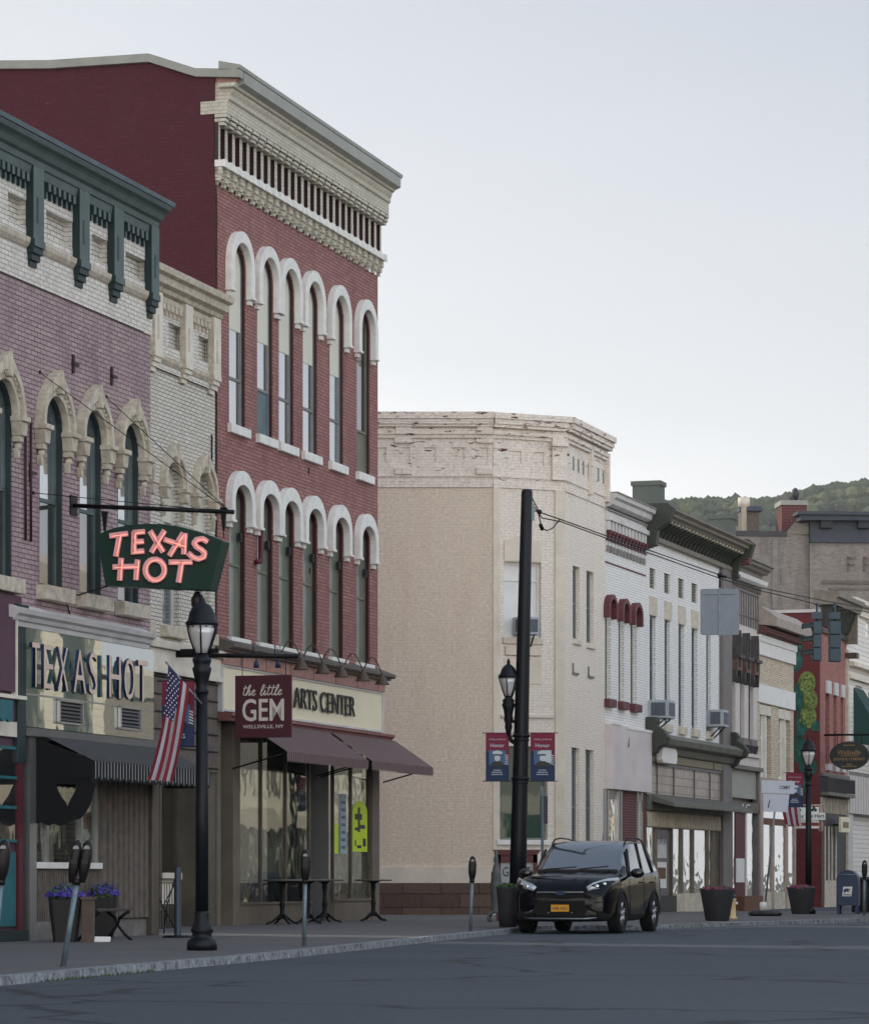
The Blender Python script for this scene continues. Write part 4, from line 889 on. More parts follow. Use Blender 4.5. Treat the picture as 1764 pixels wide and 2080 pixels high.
def corner():
    r = FA.root('corner_building', 'two-storey tan painted brick corner building with a cut corner and peeling parapet')
    LC = FA.mat().inverted() @ FC.mat(); LB = FA.mat().inverted() @ FB.mat(); cl = 1.873; zt = 12.0
    fe = FB.T(1228)
    m = MB(); m.box(-22, 0, 0, .3, .9, 10.26); m.build('side_wall', M_BEIGE, r)
    sq = [(FA.T(k1(a, 0)[0]), FA.T(k1(b, 0)[0])) for a, b in ((45, 100), (205, 268), (372, 452), (560, 655), (762, 820))] + [(-3.2 - k * 1.1, -2.7 - k * 1.1) for k in range(12)]
    m = wall_mb(-22, 0, 10.26, 11.5, [[(a, 10.84), (b, 10.84), (b, 11.2), (a, 11.2)] for a, b in sq], .035, y=-.03); m.box(-22, 0, .004, .3, 10.26, 11.5); m.box(-.002, 0, -.03, .01, 10.26, 11.5); m.build('side_frieze', M_BEIGEF, r)
    m = MB()
    for z0, z1, o in ((10.5, 10.56, .06), (11.42, 11.5, .08), (11.5, 11.62, .11), (11.68, 11.74, .15), (11.74, 11.86, .18)): m.box(-22, .02, -o, .25, z0, z1)
    m.box(-22, .02, -.06, .25, 11.62, 11.68); m.box(-22, .04, -.21, .3, 11.86, 11.98); m.box(-22, .04, -.19, .3, 11.98, 12.03)
    for a in (200, 780):
        t = FA.T(k1(a + 20, 0)[0]); m.box(t - .2, t + .2, -.1, 0, 11.3, 11.42); m.box(t - .2, t + .2, -.1, 0, 10.56, 10.72); m.box(t - .18, t + .18, -.13, 0, 11.5, 11.8)
    m.build('cornice', [M_BEIGEF, M_BEIGET], r, bevel=.008)
    m = MB(); m.box(-22, .0, -.12, .28, -.2, .9); m.build('stone_base', M_STONEB, r); m = MB(); m.box(-22, .02, -.06, .28, .9, 1.28); m.build('base_course', M_BEIGET, r)
    # chamfer
    (wx0, wy0), (wx1, wy1) = k1(935, 1165), k1(1200, 1700)
    u0, u1 = FC.T(wx0), FC.T(wx1); z0u, z1u = FC.Z(1060, wy1), FC.Z(1060, wy0)
    (lx0, ly0), (lx1, ly1) = k2(515, 1020), k2(980, 1900); v0, v1 = FC.T(lx0), FC.T(lx1); z0l, z1l = FC.Z(1060, ly1), FC.Z(1060, ly0)
    H = [[(u0, z0u), (u1, z0u), (u1, z1u), (u0, z1u)], [(v0, z0l), (v1, z0l), (v1, z1l), (v0, z1l)]]
    m = wall_mb(0, cl, .0, 10.26, H, .2); m.build('corner_wall', M_BEIGEF, r, local=LC)
    m = MB(); m.box(0, .17, -.04, 0, .9, 10.26); m.box(cl - .25, cl, -.04, 0, .9, 10.26)
    m.box(u0, u1, -.03, 0, z1u + .02, z1u + .5); m.prism([(u0, z1u + .5), (u1, z1u + .5), ((u0 + u1) / 2, z1u + .66)], -.03, 0)
    m.box(u0 + .02, u1 - .02, -.07, 0, z0u - .42, z0u - .22); m.box(u0, u1, -.02, 0, z0u - 1.1, z0u - .5)
    m.box(.2, cl - .3, -.06, 0, FC.Z(1060, 1455) - .03, FC.Z(1060, 1455) + .03); m.box(.0, cl, -.05, 0, .85, 1.25); m.build('corner_piers', M_BEIGET, r, local=LC)
    m = wall_mb(0, cl, 10.26, 11.5, [[(FC.T(k1(a, 0)[0]), 10.84), (FC.T(k1(b, 0)[0]), 10.84), (FC.T(k1(b, 0)[0]), 11.15), (FC.T(k1(a, 0)[0]), 11.15)] for a, b in ((965, 1055), (1140, 1215))], .035, y=-.03); m.box(0, cl, .004, .3, 10.26, 11.5)
    for z0, z1, o in ((10.5, 10.56, .06), (11.42, 11.5, .08), (11.5, 11.6, .13), (11.66, 11.74, .2), (11.74, 11.86, .24)): m.box(-.03, cl + .03, -o, .25, z0, z1)
    m.box(0, cl, -.08, .25, 11.6, 11.66); m.box(-.05, cl + .08, -.28, .3, 11.86, 12.0)
    for a, b in ((1315, 1345),): t0, t1 = FC.T(k1(a, 0)[0]), FC.T(k1(b, 0)[0]); m.box(t0, t1, -.04, -.02, 10.84, 11.15, 0)
    m.box(cl - .36, cl + .02, -.12, 0, 10.5, 11.8); m.box(cl - .4, cl + .04, -.2, 0, 11.3, 11.42)
    m.build('corner_cornice', [M_BEIGEF, M_BEIGET], r, local=LC, bevel=.008)
    window(r, u0, u1, z0u, z1u, 0, .14, M_WHITE, [M_BLIND2, M_WHITE], fw=.06, local=LC, mid=z1u - .42, sill=(.04, .16, .06), sill_mat=M_BEIGET)
    window(r, v0, v1, z0l, z1l, 0, .14, M_DKGLAZE, [M_GLG, M_GLG], fw=.05, local=LC, sash=False, sill=(.06, .12, .08), sill_mat=M_WHITE)
    # street front
    hs = []
    for a, b in ((k1(1425, 1195), k1(1475, 1715)), (k1(1522, 1230), k1(1575, 1745)), (k2(1205, 1035), k2(1280, 2150)), (k2(1335, 1055), k2(1415, 2150))):
        pm = (a[0] + b[0]) / 2; hs.append((FB.T(a[0]), FB.T(b[0]), FB.Z(pm, b[1]), FB.Z(pm, a[1])))
    m = wall_mb(0, fe, .0, 10.26, [[(h[0], h[2]), (h[1], h[2]), (h[1], h[3]), (h[0], h[3])] for h in hs], .2); m.build('street_wall', M_BEIGEF, r, local=LB)
    for i, h in enumerate(hs): window(r, h[0], h[1], h[2], h[3], 0, .13, M_DKGLAZE, [M_GLB, M_GLB], local=LB, sill=(.03, .12, .06) if i < 2 else None, sill_mat=M_BEIGET, fw=.07)
    m = MB(); m.box(0, fe, -.03, .3, 10.26, 11.5)
    for z0, z1, o in ((10.5, 10.56, .06), (11.42, 11.5, .1), (11.5, 11.6, .14), (11.66, 11.74, .2), (11.74, 11.86, .25)): m.box(-.03, fe, -o, .25, z0, z1)
    m.box(0, fe, -.08, .25, 11.6, 11.66); m.box(-.08, fe + .02, -.3, .3, 11.86, 12.0); m.box(fe - .14, fe, -.14, 0, 10.4, 11.5); m.box(fe * .55, fe * .55 + .14, -.14, 0, 10.4, 11.6)
    for k in range(8):
        if k == 4: continue
        t = FB.T(k1(1415 + 35.5 * k, 0)[0]); m.box(t, t + .16, -.032, -.02, 10.83, 11.17, 1)
    m.build('street_cornice', [M_BEIGEF, M_GREYSLOT], r, local=LB, bevel=.008)
    m = MB()
    for a in (1420, 1530): t = FB.T(k1(a, 0)[0]); m.box(t, t + .05, -.04, 0, 5.95, 6.2); m.box(t, t + .5, -.04, 0, 5.93, 5.98)
    m.build('ghost_sill', M_GREYSLOT, r, local=LB)
    m = MB(); m.prismz([(-22, .25), (0.02, .25), (1.75, 1.0), (1.72 + .2, 2.2), (2.6, 4.4), (-22, 8)], .0, 11.8); m.build('roof_body', M_BEIGE, r)
    return r
M_BLIND2 = plain('white_roller_blind', lin(222, 222, 220), .35, var=.12, scale=2, bmp=0)
M_GREYSLOT = plain('grey_slot', lin(134, 130, 126), .8)
corner_root = corner()

def ac_unit(fr, a, b, o, label, group='air conditioners in upstairs windows', size=None):
    pass
def shopwin(mb, fr, t0, t1, z0, z1, o=0.): mb.box(t0, t1, -o, -o + .012, z0, z1)

# ------------------------------------------------------------------ white building with red hoods
def white_red():
    T, Z = FB.T, FB.Z; a, b = T(1228) + .004, T(1310)
    r = FB.root('brick_shop_building', 'narrow white painted building with three dark red window hoods and red corbels')
    ops = []
    for x0, x1 in ((110, 170), (245, 300), (365, 425)): ops.append((T(k4(x0, 0)[0]), T(k4(x1, 0)[0])))
    H = [arch(p, q, 5.5, 7.85, .22) for p, q in ops]
    wall_mb(a, b, 3.0, 9.2, H, .2).build('wall', M_WHITEB, r)
    m = MB(); m.box(a, b, .25, 14, -.2, 10.2); m.build('building_body', M_WHITEB, r)
    m = MB(); m.box(a, b, -.02, .25, 9.2, 10.0); n = 12; p = (b - a - .1) / n
    for k in range(n):
        x = a + .05 + k * p
        m.box(x, x + p * .42, -.1, -.02, 9.72, 9.95); m.box(x, x + p * .42, -.07, -.02, 9.2, 9.34, 2); m.box(x + p * .5, x + p * .6, -.025, -.02, 9.34, 9.58, 2); 
        m.box(x, x + p * .6, -.13, -.02, 9.64, 9.72, 1); m.box(x + .03, x + p * .6, -.1, -.02, 9.56, 9.64, 1); m.box(x + .05, x + p * .5, -.06, -.02, 9.48, 9.56, 1)
    m.box(a, b, -.05, -.0, 9.46, 9.5, 1)
    m.box(a, b, -.14, .25, 9.96, 10.08); m.box(a, b, -.06, .25, 10.08, 10.26, 0); m.box(a, b, -.10, .25, 10.2, 10.25, 2)
    cornice(m, [(-.1, 10.3), (-.2, 10.36), (-.22, 10.48), (-.3, 10.52), (-.32, 10.62), (.3, 10.7), (.3, 10.3)], a, b); m.box(a, b, -.34, .3, 10.62, 10.66, 2); m.box(a, b, -.02, -.0, 8.9, 8.94, 1)
    m.build('cornice', [M_WHITED, M_MAR, M_GREYSLOT], r, bevel=.006)
    for p, q in ops:
        window(r, p, q, 5.5, 7.85, .22, .14, M_OLIVE, [M_GLD, M_GLD]); hood(r, p + .0, q - .0, 7.76, .24, 7.52, .13, .16, M_MAR2, 'window_hood', rise_o=.36, feet=False)
        m = MB(); m.box(p - .07, q + .07, -.14, 0, 5.3, 5.5); m.build('sill', M_MAR2, r, bevel=.01)
    m = MB(); m.box(a, b - .02, -.18, 0, 3.25, 4.86); m.box(a, a + .9, -.2, 0, 4.86, 4.93, 1); m.box(a + 1.5, b, -.2, 0, 4.8, 4.87, 1); m.prism([(a + 1.5, 4.35), (a + 1.66, 4.35), (a + 1.66, 4.6)], -.2, -.18, 2); m.build('board_panel', [M_WHITEP, M_WHITE, M_GREYSLOT], r)
    m = MB(); m.box(T(k5(265, 0)[0]), T(k5(412, 0)[0]), -.02, .1, -.1, 3.24); m.box(T(k5(468, 0)[0]), b, -.02, .1, -.1, 3.24); m.build('brick_pier', M_DKRED, r)
    m = MB(); 
    for x in (92, 118, 225, 250, 415, 455): m.box(T(k5(x, 0)[0]), T(k5(x + 14, 0)[0]), -.05, .08, .1, 3.24)
    m.box(a, T(k5(262, 0)[0]), -.03, .05, .1, .7); m.build('window_frame', M_ALU, r)
    m = MB(); m.box(a, T(k5(262, 0)[0]), .0, .01, .7, 3.24); m.box(T(k5(412, 0)[0]), T(k5(470, 0)[0]), .0, .01, .1, 3.24); m.build('shop_window_pane', M_GLWAVE, r)
M_MAR2 = plain('dark_red_hood_paint', lin(98, 46, 50), .6, var=.2)
M_WHITEP = plain('pinkish_white_board', lin(212, 202, 200), .6, var=.12, scale=1.5)
M_GLWAVE = glass('rippled_shop_glass', lin(60, 54, 48), .72, .02, .35)
white_red()

# ------------------------------------------------------------------ white building with the bracketed cornice
def bracket_b():
    T, Z = FB.T, FB.Z; a, b = T(1310) + .004, T(1478)
    r = FB.root('brick_shop_building', 'white painted building with heavy olive bracketed cornice and five tall windows')
    zb = 5.15; ops = []
    for x0, x1, yt in ((555, 615, 1545), (703, 758, 1590), (842, 898, 1628), (972, 1028, 1665), (1118, 1165, 1705)): ops.append((T(k4(x0, 0)[0]), T(k4(x1, 0)[0])))
    zt = Z(*k4(585, 1545)); H = [[(p, zb), (q, zb), (q, zt), (p, zt)] for p, q in ops]
    vz1, vz0 = Z(*k4(585, 1075)), Z(*k4(585, 1275)); vo = [(T(k4(x, 0)[0]), T(k4(x + 58, 0)[0])) for x in (555, 700, 840, 972)]
    H += [[(p, vz0), (q, vz0), (q, vz1), (p, vz1)] for p, q in vo]
    ct = Z(*k4(585, 800)); wall_mb(a, b, 4.2, ct, H, .16).build('wall', M_WHITEB, r)
    m = MB(); m.box(a, b, .22, 14, -.2, ct + .7); m.build('building_body', M_WHITEB, r)
    m = MB()
    for p, q in vo:
        k = vz0
        while k < vz1 - .03: m.box(p, q, .05, .08, k, k + .05); k += .075
        m.box(p, q, .1, .12, vz0, vz1, 1)
    m.build('attic_vent', [M_OLIVE, M_BLACK], r)
    for p, q in ops:
        window(r, p, q, zb, zt, 0, .12, M_BLUEG, [M_GLD, M_GLB], fw=.09, mid=(zb + zt) / 2, sill=(.08, .22, .08), sill_mat=M_CREAM)
        m = MB(); m.box(p - .05, q + .1, -.03, 0, zt, zt + .5); m.build('lintel', M_CREAM, r)
    m = MB(); m.box(T(1460), b, -.12, 0, -.1, ct); m.build('grey_pilaster', M_PILG, r)
    # cornice
    m = MB(); m.box(a, b, -.14, .3, ct - .02, ct + 0.106); m.box(a, b, -.05, .3, ct + 0.106, ct + 0.515)
    cornice(m, [(-.05, ct + 0.515), (-.48, ct + 0.515), (-.52, ct + 0.581), (-.62, ct + 0.607), (-.64, ct + 0.673), (-.74, ct + 0.726), (-.74, ct + 0.766), (.3, ct + 0.858), (.3, ct + 0.515)], a - .05, b + .15)
    m.build('cornice', M_OLVC, r, bevel=.01)
    m = MB(); n = 24
    for k in range(n + 1):
        x = a + (b - a) * k / n; m.prismx([(-.05, ct + 0.132), (-.12, ct + 0.132), (-.2, ct + 0.277), (-.42, ct + 0.409), (-.46, ct + 0.502), (-.05, ct + 0.502)], x - .05, x + .05)
    m.build('cornice_brackets', M_GRNB, r)
    m = MB()
    for k in range(n): x = a + (b - a) * (k + .5) / n; m.box(x - .05, x + .05, -.48, -.3, ct + 0.462, ct + 0.515)
    m.build('cornice_studs', M_CREAM, r)
    for x in (a - .1, b - .05):
        m = MB(); m.prismx([(.2, ct - .35), (-.3, ct - .2), (-.35, ct + 0.198), (-.66, ct + 0.396), (-.78, ct + 0.759), (-.6, ct + 0.898), (.2, ct + 0.898)], x, x + .3); m.build('end_bracket', M_GRNB, r, bevel=.02)
    for pa, py0, py1, sz in ((1318, 980, 1040, .75), (1467, 1048, 1090, .7)):
        Yc = FB.Y(pa) + 3; c = P(pa, py1, Yc); zz = P(pa, py0, Yc).z; lm = FB.mat().inverted() @ c; h = sz * .5
        m = MB(); m.box(lm.x - h, lm.x + h * .6, lm.y - h, lm.y + h, 9, zz - .12); m.box(lm.x - h - .04, lm.x + h * .6 + .04, lm.y - h - .04, lm.y + h + .04, zz - .12, zz); m.build('chimney', M_GRNC, r)
    # shop front
    q = lambda x, y: Z(*k5(x, y)); a3 = a + .05
    zc = q(640, 970); m = MB(); cornice(m, [(0, zc - .55), (-.2, zc - .5), (-.25, zc - .34), (-.45, zc - .28), (-.5, zc - .12), (-.3, zc), (0, zc + .05)], a3, b - .05); m.build('shop_cornice', M_OLVG, r, bevel=.01)
    for x0 in (a - .02, b - .18):
        m = MB(); m.prismx([(0, zc + .42), (-.28, zc + .42), (-.34, zc + .3), (-.3, zc + .2), (-.5, zc + .05), (-.62, zc - .12), (-.55, zc - .3), (-.35, zc - .38), (-.3, zc - .5), (-.12, zc - .62), (0, zc - .62)], x0, x0 + .3); m.build('scroll_bracket', M_GRNB, r, bevel=.03)
    zs1, zs0 = q(560, 1085), q(560, 1232); m = MB(); m.box(a3 + .1, b - .3, -.1, 0, zs0, zs1); m.box(T(k5(1155, 0)[0]), T(k5(1162, 0)[0]), -.11, -.1, zs0, zs1, 1); m.build('sign_board', [M_OLVS, M_BLACK], r)
    m = MB(); p0, p1 = T(k5(685, 0)[0], .3), T(k5(832, 0)[0], .3); m.prism([(p0, zs0 + .05), (p0 + .1, zs0 - .03), (p1 - .1, zs0 - .03), (p1, zs0 + .06), (p1, zs1 - .1), (p1 - .15, zs1), (p0 + .15, zs1), (p0, zs1 - .1)], -.3, -.12); m.build('blank_sign_box', M_WHITE, r, bevel=.02)
    zt1, zt0 = zs0 - .05, q(515, 1600); m = MB(); m.box(a3, b - .35, -.03, .0, zt0, zt1); m.build('glass_tile_transom', M_TILE, r)
    m = MB()
    for x in (615, 780, 985, 1140): t = T(k5(x, 0)[0]); m.box(t - .03, t + .03, -.06, -.03, zt0, zt1)
    m.box(a3, b - .3, -.07, 0, zt1 - .04, zt1 + .04); m.build('transom_bars', M_PILG, r)
    m = MB(); m.prismx([(0, zt0 - .05), (-.7, zt0 - .22), (-.7, zt0 - .12), (0, zt0 + .15)], a + .3, T(1478) + .1); m.box(a, b, -.1, 0, zt0 - .3, zt0 + .1); m.build('canopy', M_OLVG, r, bevel=.01)
    m = MB(); m.box(a, b - .35, -.05, 0, zt0 - .75, zt0 - .32); k = a
    while k < b - .45: m.box(k, k + .06, -.07, -.05, zt0 - .72, zt0 - .35, 1); k += .17
    m.build('slatted_blind', [M_OLVS, M_CREAM], r)
    zl = zt0 - .75; f8 = lambda x: T(k8(x, 0)[0])
    m = MB()
    for x in (50, 132, 252, 330, 415, 530, 570, 600): m.box(f8(x), f8(x) + .1, -.03, .1, .1, zl)
    m.build('window_frame', M_BRONZE, r)
    m = MB(); m.box(f8(50), f8(132), .03, .04, .6, zl, 0); m.box(f8(255), f8(600), .03, .04, .6, zl, 0); m.build('shop_window_pane', M_GLWAVE, r)
    m = MB(); m.box(f8(134), f8(252), .05, .08, .4, zl, 0); m.box(f8(142), f8(225), .03, .05, 1.55, zl - .3, 1); m.box(f8(145), f8(222), .02, .03, .75, 1.45, 2); m.box(f8(155), f8(215), .012, .02, 1.0, 1.3, 3); m.build('papered_shop_door', [M_PILG, M_WHITED, M_WHITE, M_RUST], r)
    txt('door_lettering', 'OPEN', M_NAVY, r, (f8(142) + f8(225)) / 2 + .1, 2.0, .9, .16, y=.03, ext=.006)
    m = MB(); m.box(f8(50), f8(262), -.12, .05, -.3, .55, 1); m.box(f8(262), f8(600), -.12, .05, -.3, .6, 0); m.build('window_base', [M_CREAM, M_BLACK], r)
M_PILG = plain('grey_pilaster_paint', lin(112, 106, 104), .6, var=.15)
M_OLVC = plain('olive_taupe_cornice', lin(122, 114, 102), .6, var=.3, scale=4)
M_GRNB = plain('olive_green_brackets', lin(58, 62, 54), .6, var=.25)
M_GRNC = plain('green_grey_chimney', lin(92, 98, 92), .8, var=.15)
M_OLVG = plain('olive_grey_wood', lin(104, 104, 94), .6, var=.3, scale=3)
M_OLVS = plain('olive_sign_paint', lin(126, 116, 90), .55, var=.12)
M_TILE = brick('prism_glass_tiles', lin(176, 160, 150), lin(150, 136, 128), lin(96, 88, 84), bl=.28, bh=.22, ms=.012, bmp=.6)
M_TILE.node_tree.nodes['Principled BSDF'].inputs['Roughness'].default_value = .35
bracket_b()

# ------------------------------------------------------------------ cream building with dark shaggy hoods
def dark_hoods():
    T, Z = FB.T, FB.Z; a, b = T(1478) + .004, T(1537)
    r = FB.root('brick_shop_building', 'cream three-window building with tall dark weathered hoods under a grey tiled frieze')
    zc = Z(*k4(1640, 1180)); H = []
    ops = [(T(k5(x, 0)[0]), T(k5(y, 0)[0])) for x, y in ((1368, 1408), (1455, 1498), (1538, 1588))]
    zb = Z(*k5(1480, 1000)); zt = Z(*k5(1480, 200))
    wall_mb(a, b, 3.4, zc, [[(p, zb), (q, zb), (q, zt), (p, zt)] for p, q in ops], .2).build('wall', M_WHITED2, r)
    m = MB(); m.box(a, b, .25, 12, -.3, zc + .4); m.build('building_body', M_WHITED2, r)
    z2 = Z(*k4(1550, 1330)); z3 = Z(*k4(1550, 1230))
    m = MB(); n = 12
    m.box(a, b, -.06, .2, z2 - .02, z2 + .06); m.box(a, b, -.05, .2, z2 - .72, z2 - .66)
    for k in range(n + 1): x = a + (b - a) * k / n; m.box(x - .03, x + .03, -.05, 0, z2 - 1.0, z2 - .02); m.box(x - .03, x + .03, -.12, 0, z2 + .06, z2 + .22)
    cornice(m, [(0, z2 + .22), (-.2, z2 + .24), (-.3, z2 + .3), (-.34, z2 + .42), (0, z2 + .46)], a, b + .05, 1)
    cornice(m, [(0, z2 + .46), (-.12, z2 + .47), (-.14, z2 + .62), (-.3, z2 + .64), (-.34, z2 + .72), (-.44, z2 + .74), (-.46, z2 + .82), (-.52, z2 + .84), (-.5, z2 + .95), (.25, z2 + .97), (.25, z2 + .46)], a, b + .1, 2)
    m.build('cornice', [M_PILG, M_WHITE, M_OLVC], r, bevel=.008)
    m = MB(); m.box(a - .05, a + .3, -.62, .1, z2 + .62, z2 + 1.0); m.build('end_block', M_DKRED, r)
    for p, q in ops:
        window(r, p, q, zb, zt, 0, .14, M_BLACK2, [M_GLD, M_GLD], fw=.05, sill=(.05, .2, .12), sill_mat=M_PILG)
        m = MB(); c = (p + q) / 2; h = Z(*k4(1480, 1720)); 
        for k in range(5): x = c - .26 + .13 * k; hh = h - abs(k - 2) * .22 + (k % 2) * .1; m.prism([(x - .06, zt - .35), (x + .07, zt - .35), (x + .06, hh - .3), (x, hh)], -.24 + abs(k - 2) * .04, 0)
        m.box(c - .36, c + .36, -.28, 0, zt - .1, zt, 0); m.box(c - .33, c + .33, -.2, 0, zt - .45, zt - .1, 1)
        for sx in (-1, 1): m.prism([(c + sx * .3 - .08, zt - .45), (c + sx * .3 + .08, zt - .45), (c + sx * .3, zt - .8)], -.18, 0, 0)
        m.build('window_hood', [M_HOODD, M_HOODR], r)
        m = MB(); m.prismx([(0, zb - .2), (-.16, zb - .2), (-.1, zb - .45), (0, zb - .55)], p - .02, p + .1); m.prismx([(0, zb - .2), (-.16, zb - .2), (-.1, zb - .45), (0, zb - .55)], q - .1, q + .02); m.build('sill_bracket', M_BLACK2, r)
    q = lambda x, y: Z(*k5(x, y)); m = MB(); m.box(a, b, -.14, 0, q(1480, 1150) - .1, q(1480, 1150)); m.box(a, b, -.06, 0, q(1480, 1290), q(1480, 1160)); m.box(a, b - .02, -.2, 0, q(1480, 1320), q(1480, 1280), 1); m.build('shop_cornice', [M_WHITED2, M_OLVG], r)
    zt0 = q(1480, 1600); m = MB(); m.box(a, b, -.02, .05, zt0, q(1480, 1322)); m.build('panel', M_TRIM, r)
    m = MB(); m.box(a + .2, b - .1, -.1, 0, zt0 - .42, zt0 - .12); m.box(a, a + .25, -.08, .1, -.3, zt0); m.box(b - .25, b, -.1, .1, -.3, q(1480, 1320), 1); m.build('door_surround', [M_PANELW, M_PILG], r)
    txt('house_lettering', 'I C', M_WHITE, r, (a + b) / 2, zt0 - .27, 1.0, .2, y=-.1)
    f8 = lambda x: T(k8(x, 0)[0]); m = MB(); m.box(f8(738), f8(812), -.02, .05, .5, zt0 - .42, 0); m.box(f8(690), f8(738), .0, .05, .5, zt0 - .42, 1); m.box(f8(815), f8(872), .0, .05, .5, zt0 - .42, 1); m.box(f8(812), f8(820), -.05, .05, -.3, zt0 - .42, 2); m.box(f8(740), f8(800), -.05, -.02, .9, 1.6, 2); m.box(f8(735), f8(880), -.3, .1, -.3, .5, 3); m.build('red_door', [M_MAR, M_GLWAVE, M_WHITE, M_RUST], r)
M_WHITED2 = plain('pale_pinkish_paint', lin(206, 198, 192), .65, var=.1, scale=2)
M_BLACK2 = plain('slate_black_paint', lin(62, 60, 64), .6, var=.2)
M_HOODD = plain('dark_weathered_tin', lin(74, 70, 70), .7, var=.4, scale=8); M_HOODR = plain('rusty_brown_tin', lin(104, 76, 68), .7, var=.4, scale=8)
dark_hoods()

# ------------------------------------------------------------------ low buff brick building
def low_buff():
    T, Z = FB.T, FB.Z; a, b = T(1537) + .004, T(1611); z = lambda x, y: Z(*k7(x, y))
    r = FB.root('brick_shop_building', 'low buff brick building with a jutting wooden cornice and paired white windows')
    ztp = z(500, 300); zw = z(390, 1105); zlo = z(390, 2060)
    ops = [(T(k7(318, 0)[0]), T(k7(462, 0)[0])), (T(k7(560, 0)[0]), T(k7(712, 0)[0]))]
    wall_mb(a, b, 3.2, ztp, [[(p, zlo), (q, zlo), (q, zw), (p, zw)] for p, q in ops], .2).build('wall', M_LOWB, r)
    m = MB(); m.box(a, b, .25, 12, -.3, ztp + .4); m.build('building_body', M_LOWB, r)
    m = MB(); m.box(a, b, -.06, 0, zw + .03, zw + .58); m.box(a, b, -.08, 0, ztp - .5, ztp - .1); m.box(a, b, -.12, 0, ztp - .1, ztp + .1); m.build('white_lintel_band', M_WHITE, r)
    m = MB(); cornice(m, [(0, ztp + .1), (-.3, ztp + .15), (-.35, ztp + .3), (0, ztp + .4)], a, b + .05, 1); cornice(m, [(.1, ztp + .4), (-.6, ztp + .34), (-.62, ztp + .58), (-.1, ztp + .95), (.3, ztp + .95), (.3, ztp + .4)], a, b + .1, 0); m.build('cornice', [M_PANELC, M_DKRED], r)
    for p, q in ops:
        c = (p + q) / 2
        for u, v in ((p + .05, c - .03), (c + .03, q - .2)): window(r, u, v, zlo, zw - .1, 0, .12, M_WHITE, [M_GLD, M_GLD], fw=.11, mid=zlo + 1.2)
        m = MB(); m.box(p, q, .0, .1, zw - .32, zw - .02); m.box(c - .03, c + .03, -.0, .1, zlo, zw); m.build('window_head', M_CREAML, r)
    f8 = lambda x: T(k8(x, 0)[0]); m = MB()
    m.box(a, b, -.05, .05, zlo - .6, zlo, 0); m.box(f8(915), f8(945), -.05, .1, -.3, zlo, 0); m.box(f8(1195), b, -.05, .1, -.3, zlo, 0); m.box(f8(915), f8(1195), -.04, .05, 2.65, 2.85, 1); m.box(f8(1015), f8(1030), -.05, .05, -.3, 2.7, 0); m.box(f8(1120), f8(1135), -.05, .05, -.3, 2.7, 0); m.build('shop_front', [M_PANELC2, M_RUST], r)
    m = MB(); m.box(f8(945), f8(1018), .0, .01, .6, 2.65); m.box(f8(1030), f8(1195), .0, .01, .6, 2.65); m.box(f8(945), f8(1195), .0, .01, 2.85, zlo - .5); m.build('shop_window_pane', M_GLWAVE, r)
    m = MB(); m.box(f8(945), f8(1195), -.02, .06, -.3, .6); m.build('window_base', M_CREAM, r)
M_PANELC = plain('greyed_cornice_boards', lin(168, 156, 146), .7, var=.25, scale=6)
M_PANELC2 = plain('pinkish_beige_front', lin(172, 152, 138), .65, var=.2)
low_buff()

